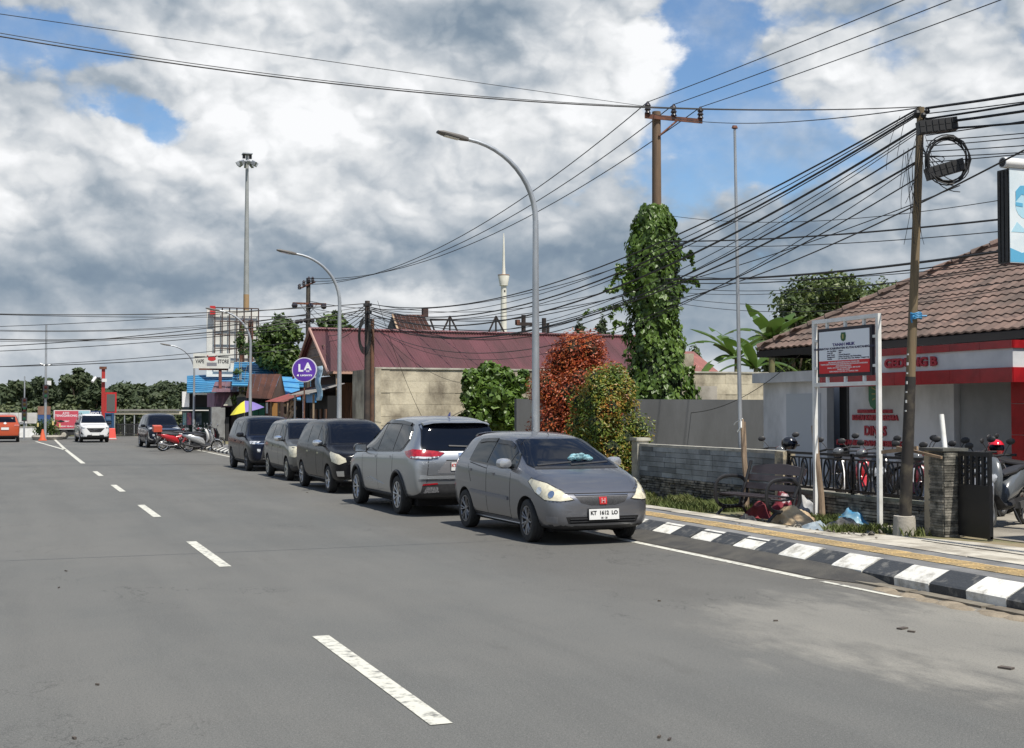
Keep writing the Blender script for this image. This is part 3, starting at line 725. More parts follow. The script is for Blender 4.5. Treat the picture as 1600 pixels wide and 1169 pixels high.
# ---- grey hatchback nearest the camera
m_hatch = paintm('grey_blue_metallic', (.20, .203, .22), .80, .31)
def hatch_extra(P, PD, root, bvh, y0):
    P('windscreen', [(-.66, 1.055), (.66, 1.055), (.70, 1.085), (.56, 1.39), (.50, 1.425), (-.50, 1.425), (-.56, 1.39), (-.70, 1.085)], 'F', m_glass, off=.011)
    P('cowl_panel', [(-.66, 1.025), (.66, 1.025), (.62, 1.065), (-.62, 1.065)], 'F', m_plastic, off=.007)
    for x0, x1 in ((-.58, -.02), (-.06, .58)):
        P('wiper', seam((x0, 1.065), (x1, 1.10+.0*x0), .018), 'F', m_plastic, off=.02, thick=.012)
    P('window_surround', [(1.20, 1.015), (1.28, 1.12), (1.50, 1.26), (1.70, 1.355), (1.90, 1.405), (2.75, 1.43), (3.02, 1.415), (3.12, 1.36), (3.15, 1.08), (3.0, 1.055), (2.3, 1.03), (1.5, 1.01)], 'L', m_visor, both=True, off=.007, thick=.012)
    P('windscreen_surround', [(-.66, 1.04), (.66, 1.04), (.70, 1.07), (.565, 1.40), (.51, 1.435), (-.51, 1.435), (-.565, 1.40), (-.70, 1.07)], 'F', m_visor, off=.006, thick=.012)
    P('side_window', [(1.22, 1.04), (1.28, 1.12), (1.44, 1.27), (1.44, 1.035)], 'L', m_sglass, both=True, off=.012)
    P('side_window', [(1.50, 1.035), (1.50, 1.25), (1.68, 1.33), (1.88, 1.375), (2.26, 1.395), (2.29, 1.055)], 'L', m_sglass, both=True, off=.012)
    P('side_window', [(2.37, 1.06), (2.35, 1.40), (2.75, 1.40), (2.98, 1.38), (3.06, 1.34), (3.10, 1.10), (3.02, 1.08)], 'L', m_sglass, both=True, off=.012)
    P('window_visor', [(1.66, 1.29), (1.74, 1.315), (1.90, 1.34), (2.28, 1.355), (2.29, 1.41), (1.92, 1.395), (1.78, 1.37), (1.68, 1.33)], 'L', m_visor, both=True, off=.025, thick=.02)
    P('window_visor', [(2.34, 1.375), (2.75, 1.37), (3.0, 1.345), (3.02, 1.395), (2.75, 1.42), (2.34, 1.43)], 'L', m_visor, both=True, off=.025, thick=.02)
    P('rear_window', [(-.52, 1.10), (.52, 1.10), (.47, 1.38), (-.47, 1.38)], 'B', m_glass)
    common_side(P, 0, m_hatch, [(2.02, .905), (3.0, .935)], 0, [((1.40, .30), (1.36, 1.0)), ((2.33, .30), (2.33, 1.05)), ((1.40, .30), (2.95, .30)), ((2.33, .98), (3.1, 1.05)), ((3.16, 1.02), (3.0, .75))])
    P('rub_strip', [(1.46, .55), (3.02, .59), (3.02, .635), (1.46, .60)], 'L', mat('strip_grey', (.20, .20, .215), rough=.45, metal=.4), both=True, off=.018, thick=.018)
    P('side_skirt', [(.98, .19), (3.0, .19), (3.0, .25), (.98, .25)], 'L', m_hatch, both=True, off=.022, thick=.03)
    # headlamps rake back from the grille to the wing
    PD('headlight_bezel', [(-.37, .07, .625), (-.56, .11, .595), (-.75, .27, .61), (-.81, .50, .70), (-.81, .76, .86), (-.80, .68, .92), (-.68, .37, .86), (-.50, .18, .76)], 48, m_plastic, off=.001, thick=.006)
    PD('headlight', [(-.40, .08, .635), (-.56, .12, .615), (-.74, .28, .63), (-.80, .50, .72), (-.80, .72, .86), (-.79, .66, .90), (-.68, .36, .84), (-.52, .18, .74)], 48, m_lamp, off=.014, thick=.016)
    for (cx, cy, cz, r_) in ((-.76, .42, .745, .052), (-.66, .22, .70, .045)):
        PD('lamp_reflector', [(cx+r_*.7*math.cos(t), cy-r_*.7*math.cos(t), cz+r_*math.sin(t)) for t in [i*.6283 for i in range(10)]], 48, m_chrome, off=.019, thick=.006, cell=.03)
    P('bonnet_seam', seam((-.60, .715), (.60, .715), .012), 'F', m_dark, off=.001, thick=.002)
    P('bonnet_trim', [(-.40, .685), (.40, .685), (.42, .70), (-.42, .70)], 'F', mat('trim_silver', (.30, .31, .33), rough=.2, metal=.9), off=.012)
    P('grille', [(-.41, .675), (.41, .675), (.33, .585), (.18, .55), (-.18, .55), (-.33, .585)], 'F', mat('mesh_grille', (.05, .05, .053), (.012, .012, .013), 90, .5, space='obj'), off=.002)
    em = P('emblem', [(-.055, .565), (.055, .565), (.06, .66), (-.06, .66)], 'F', m_red, off=.014, thick=.014)
    text('H', .095, (0, -y0-.012, .613), FACE_C, mat('emblem_silver', (.6, .35, .35), rough=.3), em, bold=.002, name='emblem_letter')
    P('bumper_intake', [(-.52, .305), (.52, .305), (.56, .40), (-.56, .40)], 'F', m_dark, off=.003)
    for z in (.335, .37): P('intake_slat', seam((-.5, z), (.5, z), .012), 'F', m_plastic, off=.014, thick=.012)
    P('bumper_lip', [(-.70, .195), (.70, .195), (.72, .215), (-.72, .215)], 'F', m_plastic, off=.012, thick=.02)
    PD('fog_recess', [(-.60, .12, .31), (-.74, .25, .33), (-.74, .25, .40), (-.60, .12, .40)], 45, mat('recess_silver', (.22, .22, .23), rough=.35, metal=.4), off=.004)
    plate(root, -y0-.028, .43, 'KT  1612  LO', '05 · 28', tilt=-.06, w=.46)
    mirror(root, bvh, y0, 1.42, 1.09, mat('mirror_silver', (.45, .46, .48), rough=.2, metal=.6), m_plastic, .80, 1.1)
    # roof spoiler and aerial
    spoiler(bvh, 3.56-y0, .53, .12, m_hatch, root, .025)
    MB().cyl((.0, 1.85-y0, 1.49), (-.02, 1.92-y0, 1.60), .006, .003, 6).build('aerial', m_plastic, root)
    MB().tube([(.44+.17*math.cos(t), 1.58-y0-.0*math.sin(t), 1.08+.1*math.sin(t)) for t in [i*.33 for i in range(20)]], .01, 6).build('steering_wheel', m_plastic, root)
HATCH = dict(L=4.0, r=.305, fa=.80, ra=3.30, rim='multi', rimm=mat('black_rim', (.20, .20, .21), rough=.3, metal=.9), paint=m_hatch, tw=.18, extra=hatch_extra, gap=.045, steer=-.06, st=[
    (.0, .50, .32, .50, .60, .42), (.025, .66, .25, .56, .68, .54), (.12, .765, .21, .66, .765, .60), (.35, .80, .195, .78, .90, .66), (.62, .83, .19, .88, .985, .70), (.90, .84, .19, .95, 1.05, .71),
    (1.0, .845, .19, .965, 1.09, .70), (1.35, .845, .19, .985, 1.28, .635), (1.70, .845, .19, 1.0, 1.45, .60), (1.9, .845, .19, 1.005, 1.50, .60), (2.4, .845, .19, 1.02, 1.545, .61), (3.0, .84, .20, 1.04, 1.54, .605), (3.48, .83, .22, 1.06, 1.515, .595),
    (3.70, .82, .24, 1.06, 1.43, .59), (3.83, .80, .27, 1.02, 1.20, .61), (3.94, .77, .30, .88, .98, .62), (4.0, .66, .36, .72, .80, .54)])
car('grey_hatchback', 'grey-blue hatchback with yellowed headlamps and black alloy wheels, nearest the camera', (7.60, 18.12, 0), rad(1.2), HATCH)

# ---- silver sport utility seen from behind
m_silver = paintm('silver_metallic', (.37, .385, .40), .82, .32)
def suv_extra(P, PD, root, bvh, y0):
    P('windscreen', [(-.66, 1.18), (.66, 1.18), (.56, 1.66), (-.56, 1.66)], 'F', m_glass, off=.008)
    P('window_surround', [(1.37, 1.075), (1.47, 1.22), (1.93, 1.53), (2.11, 1.61), (2.42, 1.635), (3.45, 1.635), (3.97, 1.60), (4.14, 1.52), (4.22, 1.36), (4.05, 1.17), (3.9, 1.13), (2.5, 1.09)], 'L', m_visor, both=True, off=.007, thick=.012)
    P('rear_surround', [(-.72, 1.15), (.72, 1.15), (.72, 1.26), (.645, 1.61), (.57, 1.655), (-.57, 1.655), (-.645, 1.61), (-.72, 1.26)], 'B', m_visor, off=.006, thick=.012)
    for w in ([(1.42, 1.10), (1.50, 1.20), (1.95, 1.50), (2.12, 1.58), (2.42, 1.60), (2.42, 1.12)], [(2.50, 1.12), (2.50, 1.605), (3.42, 1.60), (3.44, 1.14)], [(3.52, 1.145), (3.50, 1.60), (3.95, 1.57), (4.10, 1.50), (4.18, 1.36), (4.02, 1.20), (3.9, 1.16)]):
        P('side_window', w, 'L', m_sglass, both=True, off=.012)
    P('window_visor', [(1.60, 1.30), (1.95, 1.52), (2.12, 1.60), (2.45, 1.62), (2.45, 1.675), (2.10, 1.66), (1.90, 1.58), (1.55, 1.34)], 'L', m_visor, both=True, off=.03, thick=.02)
    P('window_visor', [(2.5, 1.62), (3.42, 1.615), (3.95, 1.58), (3.98, 1.63), (3.42, 1.67), (2.5, 1.675)], 'L', m_visor, both=True, off=.03, thick=.02)
    common_side(P, 0, m_silver, [(2.2, 1.0), (3.2, 1.02)], 0, [((1.45, .35), (1.40, 1.05)), ((2.46, .35), (2.46, 1.1)), ((3.48, .75), (3.50, 1.12)), ((1.45, .34), (3.35, .34))])
    P('side_skirt', [(1.42, .26), (3.42, .26), (3.42, .34), (1.42, .33)], 'L', m_plastic, both=True, off=.02, thick=.03)
    P('door_crease', [(1.55, .52), (2.9, .50), (1.95, .60)], 'L', mat('silver_light', (.42, .44, .46), rough=.22, metal=.6), both=True, off=.012, thick=.014)
    P('headlight', [(-.84, .86), (-.45, .84), (-.42, .78), (-.80, .74)], 'F', m_lampc, both=True)
    P('grille', [(-.5, .42), (.5, .42), (.42, .80), (-.42, .80)], 'F', m_plastic)
    # rear
    P('rear_window', [(-.70, 1.17), (.70, 1.17), (.70, 1.26), (.62, 1.60), (.56, 1.64), (-.56, 1.64), (-.62, 1.60), (-.70, 1.26)], 'B', m_glass, off=.012)
    P('rear_wiper', seam((-.28, 1.215), (.22, 1.235), .02), 'B', m_plastic, off=.03, thick=.015)
    # corner lamps
    ang = 4.75
    PD('tail_lamp', [(-.93, 4.28, 1.13), (-.90, 4.62, 1.18), (-.60, 4.75, 1.155), (-.36, 4.76, 1.12), (-.44, 4.76, 1.06), (-.62, 4.75, 1.02), (-.90, 4.6, 1.015), (-.92, 4.4, 1.06)], 52, m_tail, front=False, off=.02, thick=.03)
    PD('lamp_strip', [(-.90, 4.58, 1.03), (-.62, 4.75, 1.015), (-.46, 4.76, 1.04), (-.46, 4.76, 1.055), (-.62, 4.75, 1.045), (-.88, 4.6, 1.06)], 52, m_lampc, front=False, off=.032, thick=.02)
    P('plate_recess', [(-.47, .77), (.47, .77), (.30, .985), (-.30, .985)], 'B', mat('recess_silver', (.22, .22, .23), rough=.35, metal=.4), off=.002)
    P('recess_edge', [(-.30, .985), (.30, .985), (.29, 1.0), (-.29, 1.0)], 'B', m_dark, off=.004)
    P('tailgate_seam', seam((-.66, .60), (-.62, 1.02), .012), 'B', m_dark, both=True, off=.001, thick=.003)
    P('tailgate_seam', seam((-.66, .735), (.66, .735), .012), 'B', m_dark, off=.002, thick=.003)
    P('bumper_crease', [(-.80, .67), (.80, .67), (.78, .73), (-.78, .73)], 'B', mat('silver_light', (.42, .44, .46), rough=.22, metal=.6), off=.022, thick=.03)
    P('bumper_cladding', [(-.78, .36), (.78, .36), (.74, .55), (.45, .58), (-.45, .58), (-.74, .55)], 'B', m_plastic, off=.012, thick=.02)
    P('reflector', [(-.74, .555), (-.46, .58), (-.47, .60), (-.73, .585)], 'B', m_tail, both=True, off=.02)
    P('exhaust_vent', [(-.72, .43), (-.44, .44), (-.46, .53), (-.66, .53)], 'B', mat('vent_silver', (.20, .20, .21), (.02, .02, .02), 60, .4), both=True, off=.02)
    P('badge', [(-.06, 1.055), (.06, 1.055), (.06, 1.12), (-.06, 1.12)], 'B', m_chrome, off=.012)
    P('badge', seam((-.56, .84), (-.36, .84), .018), 'B', m_chrome, off=.008, thick=.008); P('badge', seam((-.56, .80), (-.40, .80), .014), 'B', m_chrome, off=.008, thick=.008)
    spoiler(bvh, 4.44-y0, .62, .14, m_silver, root, .01)
    MB().loft([((0, 4.02-y0, 1.765), (.02, 0, 0), (0, .07, 0)), ((0, 4.05-y0, 1.80), (.014, 0, 0), (0, .045, 0)), ((0, 4.09-y0, 1.84), (.004, 0, 0), (0, .01, 0))], 10).build('aerial_fin', mat('fin_blue', (.08, .09, .28), rough=.3), root)
    plate(root, y0+.02, .885, 'KT  1262  CZ', None, tilt=.05, back=True, ink=(.45, .06, .05))
    mirror(root, bvh, y0, 1.55, 1.14, m_visor, m_plastic, .90, 1.25)
SUV = dict(L=4.76, r=.35, fa=.95, ra=3.78, rim='ten', paint=m_silver, tw=.21, extra=suv_extra, gap=.07, cladz=.30, clad=True, group='cars parked along the kerb', st=[
    (.0, .60, .42, .66, .82, .50), (.05, .78, .32, .74, .90, .64), (.25, .88, .27, .88, 1.0, .74), (.80, .92, .25, 1.0, 1.09, .78), (1.20, .925, .25, 1.04, 1.15, .77), (1.35, .925, .25, 1.055, 1.22, .75), (1.75, .925, .25, 1.065, 1.48, .68), (2.12, .925, .25, 1.075, 1.69, .655),
    (2.6, .925, .25, 1.085, 1.765, .66), (3.4, .925, .25, 1.105, 1.78, .66), (4.05, .925, .27, 1.13, 1.755, .655), (4.42, .915, .29, 1.14, 1.70, .645), (4.53, .90, .31, 1.12, 1.50, .66), (4.62, .89, .33, 1.09, 1.24, .70), (4.72, .87, .36, 1.02, 1.10, .70), (4.77, .82, .42, .80, .92, .66)])
HATCH['group'] = SUV['group']
car('silver_sport_utility', 'silver sport utility car seen from behind, between the grey hatchback and the black people carrier', (7.375, 23.75, 0), rad(180.5), SUV)

# ---- people carriers facing the camera
def mpv(L, W, H, hood=1.0, cowl=.95, hdr=1.75, zs=1.02, nose=.80, tail=.10, zb=.22):
    w = W/2; wr = w-.20
    return [(.0, w*.62, zb+.16, nose-.12, nose, w*.5), (.05, w*.82, zb+.08, nose-.06, nose+.07, w*.66), (.2, w*.95, zb+.03, nose+.05, hood-.07, w*.78), (.55, w, zb, zs-.09, hood, w*.84), (cowl, w, zb, zs-.02, hood+.07, w*.84),
            (cowl+.12, w, zb, zs, hood+.15, w*.81), ((cowl+hdr)/2+.02, w, zb, zs+.01, (hood+H)/2+.09, w*.77), (hdr, w, zb, zs+.02, H-.06, wr), (hdr+.35, w, zb, zs+.03, H-.012, wr), (L*.62, w, zb, zs+.05, H, wr), (L*.82, w, zb+.02, zs+.07, H-.015, wr*.99),
            (L-.30, w*.985, zb+.04, zs+.08, H-.06, wr*.98), (L-.14, w*.97, zb+.07, zs+.07, H-.22, wr), (L-.05, w*.94, zb+.1, zs, zs+.16, wr*1.04), (L, w*.86, zb+.18, .78, .92, w*.7)]
def mpv_extra(style, body_m, opt):
    def f(P, PD, root, bvh, y0):
        L, W, H, hood, cowl, hdr, zs, nose = [opt[k] for k in ('L', 'W', 'H', 'hood', 'cowl', 'hdr', 'zs', 'nose')]; w = W/2; zt = H-.19; zb = zs+.08
        P('windscreen', [(-w*.80, hood+.12), (w*.80, hood+.12), (w*.66, H-.14), (-w*.66, H-.14)], 'F', m_glass, off=.011, cell=.05)
        a = cowl+.35; mid = L*.455; c = L*.66; e = L-.42
        P('window_surround', [(a-.06, zb-.03), (hdr-.12, zt-.03), (hdr+.1, zt+.035), (c, zt+.045), (e-.05, zt+.02), (e+.06, zb+.12), (e-.08, zb-.01), (mid, zb-.035)], 'L', m_visor, both=True, cell=.05, off=.007, thick=.012)
        P('windscreen_surround', [(-w*.84, hood+.10), (w*.84, hood+.10), (w*.70, H-.12), (-w*.70, H-.12)], 'F', m_visor, cell=.05, off=.006, thick=.012)
        for q in ([(a, zb), (hdr-.08, zt-.06), (hdr+.1, zt), (mid-.04, zt+.01), (mid-.04, zb)], [(mid+.05, zb), (mid+.05, zt+.01), (c, zt+.01), (c, zb+.01)], [(c+.09, zb+.02), (c+.09, zt+.01), (e-.06, zt-.02), (e+.02, zb+.12), (e-.1, zb+.04)]):
            P('side_window', q, 'L', m_sglass, both=True, cell=.05, off=.012)
        P('rear_window', [(-w*.72, zs+.2), (w*.72, zs+.2), (w*.66, H-.16), (-w*.66, H-.16)], 'B', m_glass, cell=.05, off=.008)
        common_side(P, 0, opt.get('handle', body_m), [(mid-.30, zs-.12), (c-.12, zs-.10)], 0, [((a-.02, .36), (a-.1, zs)), ((mid, .34), (mid, zb)), ((a, .33), (c-.1, .33)), ((c+.04, .75), (c+.04, zb))])
        P('side_skirt', [(cowl+.30, .22), (L-1.15, .22), (L-1.15, .31), (cowl+.30, .30)], 'L', opt.get('skirt', m_plastic), both=True, off=.018, thick=.03)
        mirror(root, bvh, y0, cowl+.42, zs+.12, opt.get('mirror', m_chrome), m_plastic, w-.02, 1.15)
        if style == 'old':
            PD('headlight', [(-w*.62, .10, nose-.10), (-w*.80, .18, nose-.16), (-w*.98, .45, nose-.10), (-w*.99, .62, nose+.08), (-w*.97, .60, nose+.12), (-w*.84, .2, nose+.06), (-w*.64, .12, nose-.02)], 50, m_lamp, off=.008, thick=.02)
            P('grille', [(-.42, nose-.14), (.42, nose-.14), (.46, nose+.0), (-.46, nose+.0)], 'F', m_plastic, off=.004)
            for z in (.01, -.05, -.11): P('grille_bar', [(-.43, nose+z), (.43, nose+z), (.43, nose+z+.028), (-.43, nose+z+.028)], 'F', m_chrome, off=.02, thick=.02)
            P('bumper_intake', [(-.5, .33), (.5, .33), (.46, .50), (-.46, .50)], 'F', mat('mesh_grille', (.05, .05, .053), (.012, .012, .013), 90, .5), off=.004)
            P('bumper_trim', [(-.62, .30), (.62, .30), (.6, .325), (-.6, .325)], 'F', m_chrome, off=.014)
            PD('fog_lamp', [(-.56, .1, .40), (-.72, .2, .40), (-.74, .22, .51), (-.56, .1, .52)], 40, m_chrome, off=.012)
            P('sticker', [(-w*.60, H-.24), (-w*.28, H-.24), (-w*.28, H-.18), (-w*.60, H-.18)], 'F', mat('sticker_pale', (.42, .52, .47), rough=.5), off=.009)
        elif style == 'plain':
            PD('headlight', [(-w*.62, .10, nose-.08), (-w*.80, .16, nose-.18), (-w*.99, .42, nose-.16), (-w*.99, .52, nose+.10), (-w*.84, .2, nose+.10), (-w*.64, .1, nose+.02)], 48, m_lamp, off=.008, thick=.02)
            P('grille', [(-.4, nose-.12), (.4, nose-.12), (.4, nose+.0), (-.4, nose+.0)], 'F', m_plastic, off=.004)
            P('bumper_intake', [(-.6, .28), (.6, .28), (.6, .42), (-.6, .42)], 'F', m_plastic, off=.004)
        elif style in ('new', 'shield'):
            P('light_bar', [(-w*.86, nose+.02), (w*.86, nose+.02), (w*.84, nose+.05), (-w*.84, nose+.05)], 'F', m_chrome, off=.012)
            PD('headlight', [(-w*.66, .10, nose+.02), (-w*.95, .32, nose+.03), (-w*.97, .42, nose+.11), (-w*.70, .1, nose+.10)], 45, m_lampc, off=.012)
            P('grille', [(-.55, .36), (.55, .36), (.46, nose-.04), (-.46, nose-.04)], 'F', m_plastic, off=.006)
            for i in range(6): P('grille_bar', seam((-.48+i*.01, .40+i*.06), (.48-i*.01, .40+i*.06), .018), 'F', m_chrome if style == 'new' else m_alloy, off=.02)
            for sx in (-1, 1): P('fog_lamp', [(sx*.60-.05, .60), (sx*.60+.05, .60), (sx*.60+.05, .70), (sx*.60-.05, .70)], 'F', m_lampc, off=.012)
            if style == 'shield':
                PD('bumper_trim', [(-.50, .08, .42), (-.60, .1, .40), (-.78, .26, .48), (-.82, .3, .78), (-.76, .24, .78), (-.70, .2, .52)], 40, m_chrome, off=.02)
                P('skid_plate', [(-.5, .30), (.5, .30), (.44, .36), (-.44, .36)], 'F', m_alloy, off=.02)
        elif style == 'white_front':
            P('grille', [(-.30, .62), (.30, .62), (.52, .86), (-.52, .86)], 'F', m_plastic, off=.006)
            for i in range(3): P('grille_bar', seam((-.3-i*.05, .67+i*.06), (.3+i*.05, .67+i*.06), .012), 'F', m_chrome, off=.016)
            PD('headlight', [(-.52, .1, .84), (-.80, .25, .86), (-.84, .42, .95), (-.52, .1, .93)], 45, m_lampc, off=.012)
            P('bumper_intake', [(-.52, .30), (.52, .30), (.46, .46), (-.46, .46)], 'F', m_plastic, off=.006)
            PD('fog_recess', [(-.62, .1, .48), (-.82, .3, .50), (-.83, .3, .66), (-.74, .2, .62)], 42, m_plastic, off=.008)
            P('roof_strip', [(-w*.5, H-.13), (w*.5, H-.13), (w*.5, H-.06), (-w*.5, H-.06)], 'F', mat('sticker_white', (.7, .7, .7), rough=.4), off=.012)
        if opt.get('tail'):
            PD('tail_lamp', [(-w*.60, L-.03, .98), (-w*.98, L-.3, .96), (-w*.98, L-.32, 1.10), (-w*.62, L-.04, 1.06)], 50, mat('tail_lamp_pale', (.6, .3, .25), (.4, .05, .03), 10, .15, coat=.5), front=False, off=.02)
            P('bumper_trim', [(-.7, .30), (.7, .30), (.7, .40), (-.7, .40)], 'B', m_plastic, off=.012)
            P('sticker', [(-.10, 1.14), (.0, 1.22), (.1, 1.14), (.0, 1.07)], 'B', mat('sticker_white', (.7, .7, .7), rough=.4), off=.012)
            plate(root, y0+.02, .82, '', None, back=True)
        if opt.get('plate'): plate(root, -y0-.03, opt.get('pz', .50), *opt['plate'])
        if opt.get('rails'):
            for sx in (-1, 1): MB().tube([(sx*(w-.26), hdr+.35-y0, H-.04), (sx*(w-.27), hdr+.5-y0, H+.03), (sx*(w-.27), L-.8-y0, H+.02), (sx*(w-.26), L-.6-y0, H-.05)], .018, 6).build('roof_rail', m_plastic, root)
    return f
def make_mpv(name, label, loc, rz, paint, style, L=4.2, W=1.66, H=1.69, hood=1.0, cowl=.95, hdr=1.70, zs=1.0, nose=.82, r=.31, fa=.80, wb=2.66, **o):
    opt = dict(L=L, W=W, H=H, hood=hood, cowl=cowl, hdr=hdr, zs=zs, nose=nose, **o)
    S = dict(L=L, r=r, fa=fa, ra=fa+wb, rim=o.get('rim', 'five'), rimm=o.get('rimm', m_alloy), paint=paint, extra=mpv_extra(style, paint, opt), gap=.055, group=o.get('group', 'cars parked along the kerb'),
             st=mpv(L, W, H, hood, cowl, hdr, zs, nose), cladz=o.get('cladz', 0), clad=o.get('clad', False))
    return car(name, label, loc, rz, S)
m_blackcar = paintm('black_car_paint', (.006, .006, .008), 0, .22, .05)
m_bluecar = paintm('deep_navy_paint', (.006, .009, .020), 0, .2, .1)
m_greycar = paintm('warm_grey_metallic', (.13, .128, .12), .7, .38)
m_whitecar = paintm('white_car_paint', (.72, .72, .72), 0, .25)
m_orangecar = paintm('orange_car_paint', (.50, .085, .03), .2, .25)
make_mpv('black_people_carrier', 'black people carrier with yellowed headlamps, chrome mirrors and a pale windscreen sticker', (7.50, 30.1, 0), rad(.6), m_blackcar, 'old', wb=2.72, fa=.84, L=4.3, mirror=m_chrome, handle=m_chrome, plate=('KT  1043  CK', None), pz=.56, skirt=m_blackcar)
make_mpv('grey_people_carrier', 'warm grey people carrier between the two black ones in the parked row', (7.62, 35.5, 0), rad(.2), m_greycar, 'plain', wb=2.66, fa=.84, L=4.2, W=1.6, H=1.66, mirror=m_chrome, rimm=mat('cream_rim', (.50, .47, .38), rough=.4), cladz=.42)
make_mpv('black_new_people_carrier', 'glossy black people carrier with slatted chrome grille, farthest of the parked row', (7.62, 41.6, 0), rad(.5), m_bluecar, 'new', L=4.45, W=1.73, H=1.72, wb=2.75, fa=.88, r=.33, mirror=m_visor, rimm=mat('dark_rim', (.12, .12, .13), rough=.3, metal=.8), cladz=.34)
make_mpv('navy_people_carrier', 'dark navy people carrier with chrome shield trim driving towards the camera behind the motorcycles', (7.15, 69.0, 0), rad(2), m_bluecar, 'shield', L=4.5, W=1.75, H=1.75, wb=2.78, fa=.86, r=.34, hood=1.06, nose=.92, mirror=m_visor, plate=('', None), pz=.62, group=None, cladz=.32)
make_mpv('white_sport_utility', 'white sport utility car with black roof glass coming out of the junction', (4.48, 82.0, 0), rad(3), m_whitecar, 'white_front', L=4.43, W=1.70, H=1.72, wb=2.68, fa=.85, r=.35, hood=1.06, nose=.95, mirror=m_visor, cladz=.36, group=None, plate=('', None), pz=.50, rails=True)
make_mpv('orange_people_carrier', 'orange people carrier seen from behind at the left edge', (-.42, 84.6, 0), rad(180), m_orangecar, 'plain', L=4.2, W=1.67, H=1.69, tail=True, mirror=m_visor, group=None)
# cloth bundle lying on the windscreen
c_ = MB()
for i in range(40):
    x = random.uniform(-.15, .16); c_.blob((x, random.uniform(-.02, .02), random.uniform(0, .075)*(1-abs(x)*4.5)+.01), random.uniform(.022, .045), 8, (1.5, .6, .8))
o = c_.build('cloth', mat('pale_blue_cloth', (.16, .36, .42), (.34, .50, .54), 14, .8, bump=.6, bscale=40)); o.location = (7.76, 17.18, 1.145); o.rotation_euler = (rad(12), 0, 0)
tag(o, 'crumpled pale blue cloth at the foot of the grey hatchback windscreen', 'cloth')

